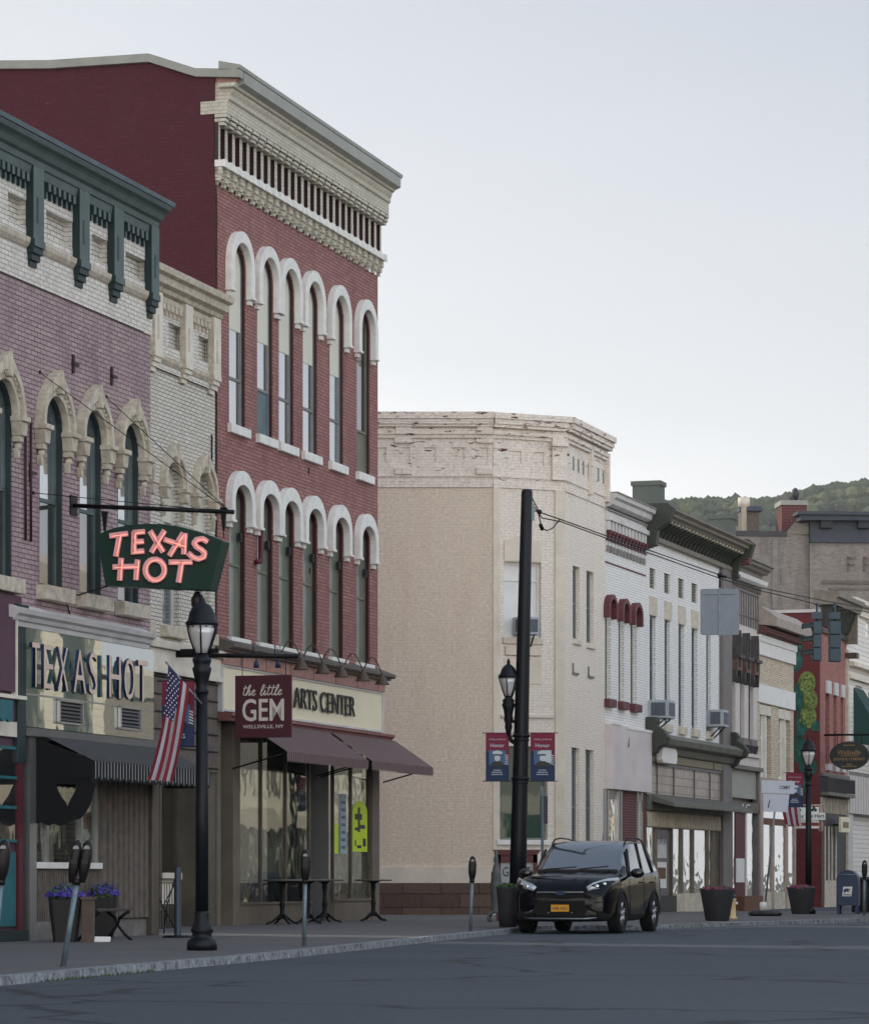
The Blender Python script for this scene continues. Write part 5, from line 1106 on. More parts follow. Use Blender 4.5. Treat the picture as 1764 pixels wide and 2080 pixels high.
# ------------------------------------------------------------------ brewery building: mural on its side wall
def brewery():
    T, Z = FB.T, FB.Z; a, b = T(1664.5), T(1718); z = lambda x, y: Z(*k7(x, y))
    r = FB.root('brick_shop_building', 'red brick building with a hop-vine mural painted on its dark red side wall')
    Yc = FB.Y(1664.5); zt = EZ + (HY - 1244) * Yc / F
    m = MB(); m.prismx([(0, -.3), (10, -.3), (10, zt), (0, zt)], a - .1, a + .1); m.build('side_wall', M_MAROON2, r)
    m = MB(); m.box(a - .14, a + .12, .0, 10, zt, zt + .1); m.build('coping', M_WHITED, r)
    # mural: painted leaves and hop cones, lying on the side wall (drawn as thin relief of paint)
    inv = FB.mat().inverted()
    def on_wall(px, py):          # picture point to (depth, height) on the side wall plane
        x = inv @ Vector((0, 0, 0)); u = (px - CX) / F; A = FB.W(a - .1)
        # point = A + w * inward ; inward = -n
        ix, iy = -FB.nx, -FB.ny; w_ = (u * A.y - A.x) / (ix - u * iy); Yp = A.y + iy * w_; return w_, EZ + (HY - py) * Yp / F
    mu = MB(); rr = random.Random(5)
    def blob(px, py, rx, ry, m, n=10, jit=.15, k=0):
        pts = []
        for i in range(n):
            t = 2 * math.pi * i / n; j = 1 + rr.uniform(-jit, jit); w_, zz = on_wall(px + rx * math.cos(t) * j, py + ry * math.sin(t) * j); pts.append((w_, zz))
        x = a - .1 - .004 - .002 * k; mu.prismx(pts, x, x + .001, m)
    for px, py, rx, ry in ((1590, 1277, 36, 22), (1638, 1388 - 1, 18, 24), (1644, 1418 + 4, 16, 22), (1638, 1455, 19, 26), (1560, 1283, 26, 14)):
        blob(px, py, rx, ry, 0, 14, .05)
        for q in range(70):
            t = rr.random() * 6.28; s = math.sqrt(rr.random()) * .85; blob(px + rx * s * math.cos(t), py + ry * s * math.sin(t), 2.2, 2.6, rr.choice((1, 2, 0)), 5, .4, 1 + q % 3)
    for px, py, rx, ry in ((1620, 1300, 14, 30), (1619, 1340, 10, 28), (1622, 1420, 10, 30), (1624, 1480, 14, 26), (1655, 1475, 8, 12), (1622, 1520, 14, 25), (1640, 1560, 16, 18), (1632, 1590, 12, 22), (1650, 1272, 10, 9)):
        blob(px, py, rx, ry, 3, 9, .3); 
        for q in range(8): blob(px + rr.uniform(-rx, rx) * .6, py + rr.uniform(-ry, ry) * .6, 3, 4, 4, 6, .4, 1)
    mu.build('hop_mural', [M_HOP, M_HOP2, M_HOP3, M_TEALD, M_TEALE], r)
    zc = z(1250, 330); ops = [(T(k7(x, 0)[0]), T(k7(y, 0)[0])) for x, y in ((1172, 1222), (1275, 1315), (1368, 1400))]
    zb, zw = z(1200, 1880), z(1200, 960)
    wall_mb(a, b, 3.3, zc + .6, [[(p, zb), (q, zb), (q, zw), (p, zw)] for p, q in ops], .2).build('wall', M_PINKB, r)
    m = MB(); m.box(a + .1, b, .25, 10, -.3, zt - .05); m.build('building_body', M_PINKB, r)
    for p, q in ops:
        window(r, p, q, zb, zw, 0, .14, M_DKRED2, [M_GLD, M_GLD], sill=(.04, .22, .1), sill_mat=M_WHITED); m = MB(); m.box(p, q + .1, -.06, 0, zw, zw + .42); m.build('lintel', M_WHITED, r)
    m = MB(); m.box(a, b, -.1, 0, zc + .3, zc + .42); n = 11
    for k in range(n): x = a + .2 + (b - a - .2) * k / n; m.prismx([(0, zc + .5), (-.12, zc + .5), (-.4, zc + 1.2), (0, zc + 1.2)], x, x + .14, 0)
    cornice(m, [(0, zc + 1.2), (-.5, zc + 1.2), (-.55, zc + 1.4), (-.65, zc + 1.45), (-.65, zc + 1.6), (.2, zc + 1.7), (.2, zc + 1.2)], a - .1, b, 1); m.box(b - .2, b, -.4, 0, zc + .2, zc + 1.2, 1); m.build('cornice', [M_GRNB, M_OLVC], r)
    f8 = lambda x: T(k8(x, 0)[0]); Z8 = lambda x, y: Z(*k8(x, y)); m = MB()
    m.box(a, b, -.12, 0, Z8(1500, 125), Z8(1500, 100), 0); m.box(a, b, -.3, 0, Z8(1500, 270), Z8(1500, 245), 0); m.box(a, b, -.02, .05, .3, Z8(1500, 120), 1)
    k = a
    while k < b: m.box(k, k + .05, -.3, -.26, Z8(1500, 240), Z8(1500, 140), 1); k += .18
    m.box(a, b, -.3, -.26, Z8(1500, 140), Z8(1500, 130), 1)
    k = a
    while k < b: m.box(k, k + .05, -.08, -.02, Z8(1500, 400), Z8(1500, 285), 2); k += .4
    for x in (1415, 1445, 1470, 1500): m.box(f8(x), f8(x) + .12, -.06, .1, .9, Z8(1500, 500), 2)
    m.box(f8(1412), f8(1510), -.06, .1, -.3, .95, 2); m.box(a, f8(1412), -.05, .1, -.3, 3.3, 3); m.box(b - .2, b, -.1, .2, -.3, zc, 2)
    m.build('shop_front', [M_OLVG, M_BLACK2, M_CREAM, M_DKRED], r)
    m = MB(); m.box(f8(1412), f8(1510), -.01, .0, .9, 2.9); m.build('shop_window_pane', M_GLD, r)
M_MAROON2 = brick('mural_wall_paint', lin(112, 44, 46), lin(98, 38, 42), lin(70, 30, 34), bmp=.3)
M_HOP = plain('hop_green', lin(116, 132, 68), .8, var=.2); M_HOP2 = plain('hop_light_green', lin(146, 158, 88), .8); M_HOP3 = plain('hop_dark_green', lin(78, 98, 54), .8)
M_TEALD = plain('leaf_teal', lin(32, 84, 76), .8, var=.25); M_TEALE = plain('leaf_teal_light', lin(50, 110, 92), .8, var=.25)
M_DKRED2 = plain('oxblood_sash', lin(84, 34, 40), .6)
brewery()

# ------------------------------------------------------------------ white clapboard building at the right edge
def white_end():
    T, Z = FB.T, FB.Z; a, b = T(1718) + .004, T(1718) + 12; z = lambda x, y: Z(*k7(x, y))
    r = FB.root('clapboard_building', 'white clapboard building with a green awning at the right edge')
    m = MB(); m.box(a, b, .2, .6, -.3, Z(1748, 1213) - .1); m.build('building_body', M_CLAP, r)
    zt = Z(1740, 1222); wt, wb = z(1740, 20), z(1740, 240); p, q = T(k7(1695, 0)[0]), T(k7(1695, 0)[0]) + 1.5
    w2t, w2b = z(1600, 860), z(1600, 1590)
    H = [[(p, wb), (q, wb), (q, wt), (p, wt)]] + [[(u, w2b), (u + 1.3, w2b), (u + 1.3, w2t), (u, w2t)] for u in (a + 1.6, a + 4.4, a + 7.2)]
    wall_mb(a, b, 3.3, zt, H, .18).build('wall', M_CLAP, r)
    window(r, p, q, wb, wt, 0, .1, M_WHITE, [M_GLS, M_GLS])
    for u in (a + 1.6, a + 4.4, a + 7.2):
        window(r, u, u + 1.3, w2b, w2t, 0, .1, M_WHITE, [M_GLB, M_GLB])
        m = MB(); zz = w2t - .1; m.prismx([(0, zz), (-1.0, zz - 1.7), (-1.0, zz - 2.0), (-.9, zz - 2.0), (0, zz - 1.9)], u - .3, u + 1.6); m.build('green_awning', M_GRN3, r)
    m = MB()
    for zz, o in ((zt, .35), (zt - .35, .12), (z(1500, 560), .28), (z(1500, 720), .16)): m.box(a, b, -o, 0, zz - .14, zz)
    m.box(a, a + .35, -.06, 0, 3.3, z(1500, 760)); m.box(a - .25, a + .2, -.4, 0, z(1490, 520), z(1490, 450), 1); m.build('cornice', [M_CREAML, M_BRZ], r)
    m = MB(); m.box(a, b, -.12, 0, 3.25, 4.6); k = a
    while k < b: m.box(k, k + .03, -.125, -.12, 3.25, 4.6, 1); k += .5
    m.box(a, b, -.13, 0, 4.55, 4.68, 1); m.build('board_fascia', [M_WHITED2, M_GREYSLOT], r)
    m = MB(); m.box(a, a + 1.0, -.04, .2, -.3, 3.25); m.box(a + 5.5, b, -.04, .2, -.3, 3.25); m.box(a + 1, b, .5, .6, -.3, 3.25, 1); m.box(a + 1.2, a + 5, .45, .5, .7, 2.9, 2); m.build('shop_front', [M_WHITED, M_TRIM, M_GLB], r)
M_CLAP = brick('white_clapboard', lin(238, 232, 224), lin(232, 226, 218), lin(180, 172, 164), bl=3.5, bh=.16, ms=.012, bmp=.6)
M_GRN3 = plain('bottle_green_canvas', lin(30, 66, 64), .8, var=.15)
white_end()

# ------------------------------------------------------------------ big old brick block behind
def old_block():
    FO = Fr(*(P(1642, 1787, 140)[:2]), 86)
    r = FO.root('old_brick_building', 'large weathered grey brick building with a dark cornice standing behind the row')
    T, Z = FO.T, FO.Z; k6 = lambda x, y: ((1660 + x / 5.2) * .8996, (1040 + y / 5.2) * .8996)
    zl, zr = Z(*k6(300, 860)), Z(*k6(1000, 640))
    m = MB(); m.box(T(1440), 0, .0, 12, -.2, zl); m.prism([(T(k6(590, 0)[0]), zl), (T(k6(700, 0)[0]), zl + .5), (0, zr - .4), (0, zl - .1)], 0, .4); m.build('side_wall', M_OLDB, r)
    m = MB(); m.box(T(1440), T(k6(600, 0)[0]), -.06, .3, zl - .1, zl + .12); m.build('roof_edge', M_BLACK2, r)
    m = MB(); m.box(.0, 9, -.2, 12, -.2, zr - .25); m.build('front_wall', M_OLDB, r)
    m = MB(); zc = Z(*k6(1000, 970)); m.box(0, 9, -.35, 0, zc, zc + .18); m.box(0, 9, -.3, 0, zc + .18, zc + .9)
    k = .4
    while k < 9: m.box(k, k + .5, -.6, 0, zc + .6, zc + .9, 1); k += 1.6
    m.box(-.5, 9.3, -.75, .3, zc + .9, zc + 1.12); m.box(-.65, 9.4, -.9, .3, zc + 1.12, zc + 1.26); m.build('cornice', [M_SLATE, M_SLATED], r)
    m = MB(); k = 1.6
    while k < 8.4:
        m.box(k, k + .08, -.26, -.19, zc - 1.2, zc - .6); m.box(k, k + .35, -.26, -.19, zc - .68, zc - .6); m.box(k, k + .3, -.26, -.19, zc - .95, zc - .89); k += .7
    m.box(.5, 8.6, -.26, -.19, zc - 1.75, zc - 1.6); m.box(.8, 8.4, -.25, -.19, zc - 2.0, zc - 1.9); m.build('brick_relief', M_OLDB2, r)
    m = MB(); c0, c1 = T(k6(590, 0)[0]), T(k6(885, 0)[0]); m.box(c0, c1, 1, 2.4, zl - 1, Z(*k6(700, 435)), 0); m.box(c0 - .05, c1 + .05, .95, 2.45, Z(*k6(700, 490)), Z(*k6(700, 435)), 1); m.box(c0 + .8, c1 + .1, .9, 2.4, Z(*k6(700, 640)), Z(*k6(700, 570)), 1)
    m.lathe([(.14, Z(*k6(700, 435))), (.14, Z(*k6(700, 380)))], (c0 + c1) / 2, 1.6, 8, 2); m.ball(((c0 + c1) / 2 + .15, 1.6, Z(*k6(740, 345))), .3, 8, 2, (.6, .6, 1)); m.build('chimney', [M_DKRED, M_TRIM, M_BLACK2], r)
    m = MB(); t = T(k6(165, 0)[0]); m.lathe([(.12, zl), (.12, zl + 1.3), (.26, zl + 1.35), (.26, zl + 1.7)], t, 1.5, 10); m.box(t + .1, t + .9, 3, 3.6, zl, zl + 1.3, 1); m.prismx([(2.8, zl + 1.3), (3.8, zl + 1.3), (3.3, zl + 1.55)], t + .05, t + 1.05, 2); m.build('roof_vent', [M_CREAML, M_PANELW, M_SLATE], r)
    m = MB()
    for x, y0, y1 in ((545, 1260, 1450), (460, 900, 1740)):
        t = T(k6(x, 0)[0]); m.box(t - .05 if x > 500 else t - .12, t + .05 if x > 500 else t + .12, -.06, 0, Z(*k6(x, y1)), Z(*k6(x, y0)))
    m.build('drain_pipe', M_GREYSLOT, r)
M_SLATED = plain('dark_slate_paint', lin(40, 42, 50), .6, var=.2); M_SLATE = plain('slate_blue_cornice', lin(58, 64, 76), .6, var=.2); M_OLDB2 = plain('old_brick_relief', lin(118, 106, 98), .8, var=.3)
old_block()

# ------------------------------------------------------------------ the other side of the street (seen only in the glass)
def opposite():
    specs = [(0, 16, 6.4, M_SUNB, 'pale cream stone shop building across the street'), (16, 30, 7.6, M_SUNC, 'brown brick shop building across the street'), (30, 52, 10.0, M_SUNB, 'long cream stone building across the street'),
             (52, 70, 7.2, M_SUNC, 'low brown brick building across the street'), (70, 96, 7.8, M_SUNB, 'tall cream stone building across the street'), (96, 120, 6.2, M_SUNC, 'farthest brown brick building across the street')]
    FQ = Fr(15.0, 46.0, 17.0)   # line of the opposite fronts; they face back across the street
    for a, b, h, mt, lab in specs:
        r = thing('shop_building', lab, 'building', FQ.W(a - 10), math.pi / 2 - FQ.th); wdt = b - a
        m = MB(); m.box(0, wdt - .05, .35, 12, -.2, h); m.build('building_body', mt, r)
        sp_ = 2.4 if h < 9 else 3.6; wv = 1.1 if h < 9 else 2.3; n = int(wdt / sp_); wh = 5.2 if h < 9 else 8.6; H = [[(1 + k * sp_, 4.1), (1 + wv + k * sp_, 4.1), (1 + wv + k * sp_, wh), (1 + k * sp_, wh)] for k in range(n)]
        wall_mb(0, wdt - .05, 3.6, h, H, .25).build('wall', mt, r)
        m = MB()
        for k in range(n): m.box(1 + k * sp_, 1 + wv + k * sp_, .2, .22, 4.1, wh)
        m.build('window', M_GLD, r)
        m = MB(); cornice(m, [(0, h - .7), (-.2, h - .7), (-.5, h - .1), (-.5, h + .1), (.4, h + .1), (.4, h - .7)], 0, wdt - .05); m.build('cornice', M_CREAML, r)
        m = MB(); m.box(0, wdt - .05, -.2, .3, 3.0, 3.6); k = 0
        while k < wdt - .4: m.box(k, k + .35, -.05, .3, 0, 3.0); k += 3.2
        m.build('shop_front', M_CREAM, r); m = MB(); m.box(.2, wdt - .2, .15, .17, .4, 3.0); m.build('shop_window_pane', M_GLD, r)
        # turn the building round so it faces the street
        r.rotation_euler.z += math.pi; r.location = FQ.W(b - 10)
opposite()

# ================================================================== street furniture
def ortho(fr, label, name, cat, group=None): return thing(name, label, cat, (fr.x0, fr.y0, 0), math.pi / 2 - fr.th, group)
def ribbon(mb, pts, w_, y0, y1, m=0):
    for i in range(len(pts) - 1):
        a, b = Vector(pts[i]), Vector(pts[i + 1]); d = (b - a); 
        if d.length < 1e-6: continue
        d.normalize(); nn = Vector((-d.y, d.x)) * w_ / 2; e_ = d * w_ * .18
        mb.prism([tuple(a - e_ + nn), tuple(a - e_ - nn), tuple(b + e_ - nn), tuple(b + e_ + nn)], y0 - i * .0004, y1, m)
def rrect(hx, hy, n=4, p=.35):
    r_ = min(hx, hy) * p; out = []
    for cx_, cy_, a0 in ((hx - r_, hy - r_, 0), (-hx + r_, hy - r_, 90), (-hx + r_, -hy + r_, 180), (hx - r_, -hy + r_, 270)):
        for k in range(n + 1): t = R(a0 + 90 * k / n); out.append((cx_ + r_ * math.cos(t), cy_ + r_ * math.sin(t)))
    return out
def loft(mb, secs, m=0, sm=True):
    n = len(secs[0]); V = [p for s_ in secs for p in s_]; f = [(i * n + j, i * n + (j + 1) % n, (i + 1) * n + (j + 1) % n, (i + 1) * n + j) for i in range(len(secs) - 1) for j in range(n)]
    f += [tuple(range(n - 1, -1, -1)), tuple(range((len(secs) - 1) * n, len(secs) * n))]; mb.add(V, f, m, sm)

# neon sign over the pavement
FN = Fr(*FP.W(FP.T(148))[:2], 106.92)
def c3(x, y): px, py = x / 3.15 * .8996, (700 + y / 3.15) * .8996; return (FN.T(px), FN.Z(px, py))
sg = ortho(FN, 'dark green fan-shaped hanging sign with pink neon lettering, above the diner front', 'neon_sign', 'sign')
out = [c3(715, 1612)] + [c3(*p) for p in ((770, 1580), (840, 1556), (930, 1538), (1060, 1526), (1180, 1530), (1300, 1546), (1420, 1578), (1520, 1612), (1610, 1650))] + [c3(1520, 2000), c3(775, 1966)]
m = MB(); m.prism(out, -.14, .14); m.build('sign_cabinet', M_SIGNG if 'M_SIGNG' in globals() else plain('sign_green_enamel', lin(16, 52, 42), .4, var=.12), sg, bevel=.008)
strokes = [[(820, 1615), (935, 1600)], [(885, 1610), (858, 1755)], [(988, 1592), (984, 1730)], [(985, 1592), (1055, 1586)], [(985, 1660), (1048, 1655)], [(972, 1730), (1050, 1724)],
           [(1103, 1587), (1190, 1725)], [(1200, 1582), (1112, 1728)], [(1332, 1602), (1240, 1752)], [(1345, 1602), (1340, 1740)], [(1205, 1642), (1345, 1690)],
           [(1502, 1655), (1472, 1636), (1432, 1642), (1412, 1666), (1428, 1692), (1462, 1712), (1486, 1736), (1480, 1766), (1446, 1780), (1405, 1768), (1375, 1742)],
           [(895, 1778), (885, 1925)], [(842, 1836), (1010, 1832)], [(1012, 1790), (1000, 1922)], [(1135 + 68 * math.cos(t * math.pi / 9), 1856 + 74 * math.sin(t * math.pi / 9)) for t in range(19)],
           [(1240, 1802), (1392, 1802)], [(1325, 1802), (1302, 1940)]]
lt = MB(); ne = MB(); bk = MB()
for st in strokes:
    p2 = [c3(*p) for p in st]; ribbon(lt, p2, .074, -.19, -.15); ribbon(bk, [(p[0] - .02, p[1] - .024) for p in p2], .085, -.148, -.1405)
    ne.tube([(p[0] + .026, -.2, p[1] - .012) for p in p2], .0055, 6)
ls = lt.build('letter_channels', M_PINKN, sg, recalc=False); ls['kind'] = 'stuff' if False else ls.get('kind', ''); del ls['kind']
bk.build('letter_backing', M_BLACK, sg, recalc=False); ne.build('neon_tubing', M_NEON, sg)
m = MB(); L0, L1 = 0, FN.T(475); zb0 = FN.Z(148, 1027); zb1 = FN.Z(475, 1040); m.tube([(0, 0, zb0), (L1, 0, zb1)], .032, 10); m.box(-.03, .02, -.12, .12, zb0 - .14, zb0 + .14); m.build('support_bar', M_IRON, sg)
for cx_ in (745, 1590):
    x, z = c3(cx_, 1560); m = MB(); m.prism([(x - .045, FN.Z(148, 1027) - .1), (x + .045, FN.Z(148, 1027) - .1), (x + .012, z - .02), (x - .012, z - .02)], -.02, .02); m.tube([(x, 0, zb1), (x, 0, z - (.12 if cx_ > 1000 else .12))], .008, 6); m.build('hanger', M_IRON, sg)
inv = Matrix.Translation((FN.x0, FN.y0, 0)) @ Matrix.Rotation(math.pi / 2 - FN.th, 4, 'Z'); inv = inv.inverted()
for px, py in ((80, 756), (215, 806), (67, 1001)):
    A = inv @ FP.W(FP.T(px), 0, FP.Z(px, py)); m = MB(); m.tube([A, (L1 - .05, 0, zb1)], .006, 5); m.ball(tuple(A), .03, 6); m.build('guy_wire', M_IRON, sg)
A = inv @ FP.W(FP.T(145), 0, FP.Z(145, 1258)); B_ = c3(775, 1960); m = MB(); m.tube([A, (A.x + .05, A.y - .35, A.z + .3), (.1, .0, 5.0), (B_[0], 0, B_[1])], .012, 6); m.build('power_cable', M_IRON, sg)
x, z = c3(1400, 2000); m = MB(); m.lathe([(.03, z), (.05, z - .04), (.085, z - .10), (.085, z - .2), (.05, z - .22)], x - .02, .06, 12); m.build('photocell', M_BLACK, sg)

# the little gem sign
FG = Fr(*FR.W(FR.T(345))[:2], 106.92)
gs = ortho(FG, 'square dark maroon board hanging from a black bar in front of the cream shop sign', 'hanging_sign', 'sign')
q = lambda x, y: (FG.T(x), FG.Z(x, y))
(x0, z1), (x1, z0) = q(478, 1373), q(592.5, 1498)
m = MB(); m.box(x0, x1, -.02, .02, z0, z1); m.build('sign_board', plain('maroon_sign_board', lin(74, 30, 42), .5, var=.1), gs, bevel=.004)
Mw = plain('off_white_lettering', lin(214, 206, 196), .6, var=.05)
xc = (x0 + x1) / 2; ww = x1 - x0
SCR = {'t': [(.2, 1), (.12, .5), (.1, .12), (.25, .02), (.42, .2)], 'T2': [(.02, .72), (.42, .78)], 'h': [(.0, .2), (.25, .75), (.3, 1.0), (.18, 1.0), (.08, .5), (.02, 0), (.18, .45), (.32, .42), (.28, .1), (.38, .0), (.52, .2)],
       'e': [(.0, .2), (.28, .38), (.25, .55), (.1, .45), (.06, .15), (.2, .0), (.42, .15)], 'l': [(.0, .2), (.25, .7), (.28, 1.0), (.16, 1.0), (.06, .5), (.08, .05), (.2, .0), (.34, .2)], 'i': [(.0, .2), (.12, .5), (.08, .1), (.18, .0), (.32, .2)], 'dot': [(.16, .74), (.17, .8)]}
def script(word, xs, z, h, w_):
    mb = MB(); x = xs
    tot = sum({'t': .42, 'h': .52, 'e': .42, 'l': .34, 'i': .32, ' ': .5}[c] for c in word); k = w_ / tot
    for c in word:
        if c == ' ': x += .5 * k; continue
        for key in ([c] + (['T2'] if c == 't' else []) + (['dot'] if c == 'i' else [])):
            pts = SCR[key]; cr = cat_rom([Vector((a, b, 0)) for a, b in pts], 4) if len(pts) > 2 else [Vector((a, b, 0)) for a, b in pts]
            ribbon(mb, [(x + p.x * k + p.y * h * .18, z + p.y * h) for p in cr], .014, -.030, -.0205)
        x += {'t': .42, 'h': .52, 'e': .42, 'l': .34, 'i': .32}[c] * k
    return mb
script('the little', x0 + ww * .13, z0 + (z1 - z0) * .68, .17, ww * .70).build('script_lettering', Mw, gs, recalc=False)
txt('sign_lettering', 'GEM', Mw, gs, xc, z0 + (z1 - z0) * .445, ww * .74, (z1 - z0) * .36, y=-.021, offset=.012)
txt('sign_lettering', 'WELLSVILLE, NY', Mw, gs, xc, z0 + (z1 - z0) * .175, ww * .72, (z1 - z0) * .065, y=-.021, offset=.005)
xe, ze = q(606, 1333); xs_, zs_ = 0.0, FG.Z(345, 1331)
m = MB(); m.tube([(xs_, 0, zs_), (xe, 0, ze)], .04, 10); m.box(-.03, .02, -.15, .15, zs_ - .12, zs_ + .12); m.box(-.02, .9, -.03, .03, zs_ + .02, zs_ + .1); m.build('support_bar', M_IRON, gs)
for px in (492, 580): x, _ = q(px, 1300); m = MB(); m.tube([(x, 0, z1 - .08), (x, 0, zs_)], .007, 6); m.ball((x, -.022, z1 - .1), .012, 6); m.build('hanger', M_IRON, gs)
for px in (517, 561):
    x, z = q(px, 1345); m = MB(); m.tube([(x - .03, 0, ze), (x - .03, .0, ze + .2), (x + .03, -.0, ze + .1), (x + .03, 0, z)], .009, 6); m.lathe([(.03, z + .02), (.045, z - .02), (.05, z - .10)], x + .03, 0, 10); m.build('spotlight', M_NAVY, gs)

# lamps
def lamp(loc, label, lean=(0, 0)):
    r = thing('street_lamp', label, 'street lamp', loc, 0, 'black lantern street lamps')
    L_ = lambda prof, nm, mt, seg=24, fl=0: MB().lathe(prof, 0, 0, seg, 0, fl).build(nm, mt, r)
    L_([(.178, 0), (.178, .07), (.165, .12), (.15, .13), (.12, .15), (.115, .2), (.135, .23), (.12, .27), (.095, .33), (.083, .40), (.088, .44), (.078, .46)], 'base', M_IRONB)
    L_([(.076, .455), (.073, 1.6), (.066, 3.0)], 'shaft', M_IRONB, 32, .10)
    L_([(.066, 3.0), (.08, 3.02), (.08, 3.05), (.068, 3.07), (.07, 3.12), (.10, 3.24), (.115, 3.30), (.095, 3.33), (.10, 3.36), (.112, 3.39), (.11, 3.42), (.07, 3.44), (.07, 3.49)], 'capital', M_IRONB)
    L_([(.078, 3.48), (.105, 3.56), (.145, 3.70), (.162, 3.80)], 'lantern_glass', M_LAMPGL, 24)
    L_([(.155, 3.80), (.19, 3.81), (.195, 3.84), (.165, 3.87), (.15, 3.95), (.11, 4.03), (.05, 4.07), (.035, 4.09), (.04, 4.11), (.015, 4.14), (.005, 4.17)], 'lantern_roof', M_IRONB)
    m = MB()
    for k in range(6):
        t = 2 * math.pi * k / 6 + .5; c_, s_ = math.cos(t), math.sin(t)
        m.tube([(.085 * c_, .085 * s_, 3.47), (.12 * c_, .12 * s_, 3.56), (.17 * c_, .17 * s_, 3.70), (.192 * c_, .192 * s_, 3.81)], .010, 6)
        m.tube([(.192 * c_, .192 * s_, 3.80), (.15 * c_, .15 * s_, 3.775), (.12 * math.cos(t + .5) * 1.35, .12 * math.sin(t + .5) * 1.35, 3.79)], .008, 5)
    m.build('lantern_ribs', M_IRONB, r)
    return r
def at_base(px, py): return tuple(G(px, py))
l1 = lamp(at_base(410, 1931), 'black lantern street lamp standing in front of the diner, tallest and nearest one')
l3 = copy_thing(l1, at_base(1641, 1857), 0, 'black lantern street lamp rising behind the right-hand round planter'); l3.scale = (1, 1, 1.03)

# tall steel pole with the lantern bracketed to it
pb = G(1049, 1880); pr = thing('utility_pole', 'very tall black steel pole at the street corner, with a lantern bracketed to it', 'pole', tuple(pb))
lean = (.0235, 0.); H_ = 7.9
m = MB(); m.lathe([(.155, 0), (.15, 1.5), (.135, 3.4), (.12, 5.2), (.103, H_ - .05), (.09, H_)], 0, 0, 20, 0, 0, lean); m.build('shaft', M_IRONB, pr)
m = MB(); 
for z in (2.66, 3.44): m.lathe([(.145, z - .03), (.165, z - .02), (.165, z + .02), (.145, z + .03)], z * lean[0], 0, 20); m.lathe([(.14, z - .10), (.15, z - .09), (.15, z - .07), (.14, z - .06)], z * lean[0], 0, 20)
m.build('collar', M_IRONB, pr)
M_IRONB
ox, oz = -.15, 3.75
bl_ = MB(); 
prof = [(.03, 3.45), (.05, 3.52), (.07, 3.6), (.06, 3.66), (.085, 3.72), (.075, 3.8), (.09, 3.9), (.12, 4.0), (.10, 4.04), (.115, 4.08), (.07, 4.12), (.07, 4.16)]
bl_.lathe(prof, ox, 0, 16); bl_.tube([(ox, 0, 3.5), (ox + .05, 0, 3.35), (.06, 0, 3.25)], .04, 8); bl_.tube([(ox, 0, 3.7), (0, 0, 3.7)], .03, 8); bl_.build('lantern_bracket', M_IRON, pr)
MB().lathe([(.07, 4.16), (.10, 4.25), (.14, 4.40), (.155, 4.48)], ox, 0, 20).build('lantern_glass', M_LAMPGL, pr)
MB().lathe([(.15, 4.48), (.185, 4.49), (.19, 4.52), (.15, 4.57), (.12, 4.66), (.06, 4.72), (.03, 4.74), (.035, 4.78), (.008, 4.84)], ox, 0, 16).build('lantern_roof', M_IRONB, pr)
m = MB()
for k in range(6):
    t = 2 * math.pi * k / 6 + .3; c_, s_ = math.cos(t), math.sin(t); m.tube([(ox + .075 * c_, .075 * s_, 4.15), (ox + .11 * c_, .11 * s_, 4.25), (ox + .16 * c_, .16 * s_, 4.40), (ox + .187 * c_, .187 * s_, 4.5)], .010, 6)
m.build('lantern_ribs', M_IRONB, pr)
m = MB(); zt_ = H_ - .35; m.box(.25, .32, -.05, .05, zt_ - .2, zt_ + .1); m.build('cable_clamp', M_STEEL, pr)

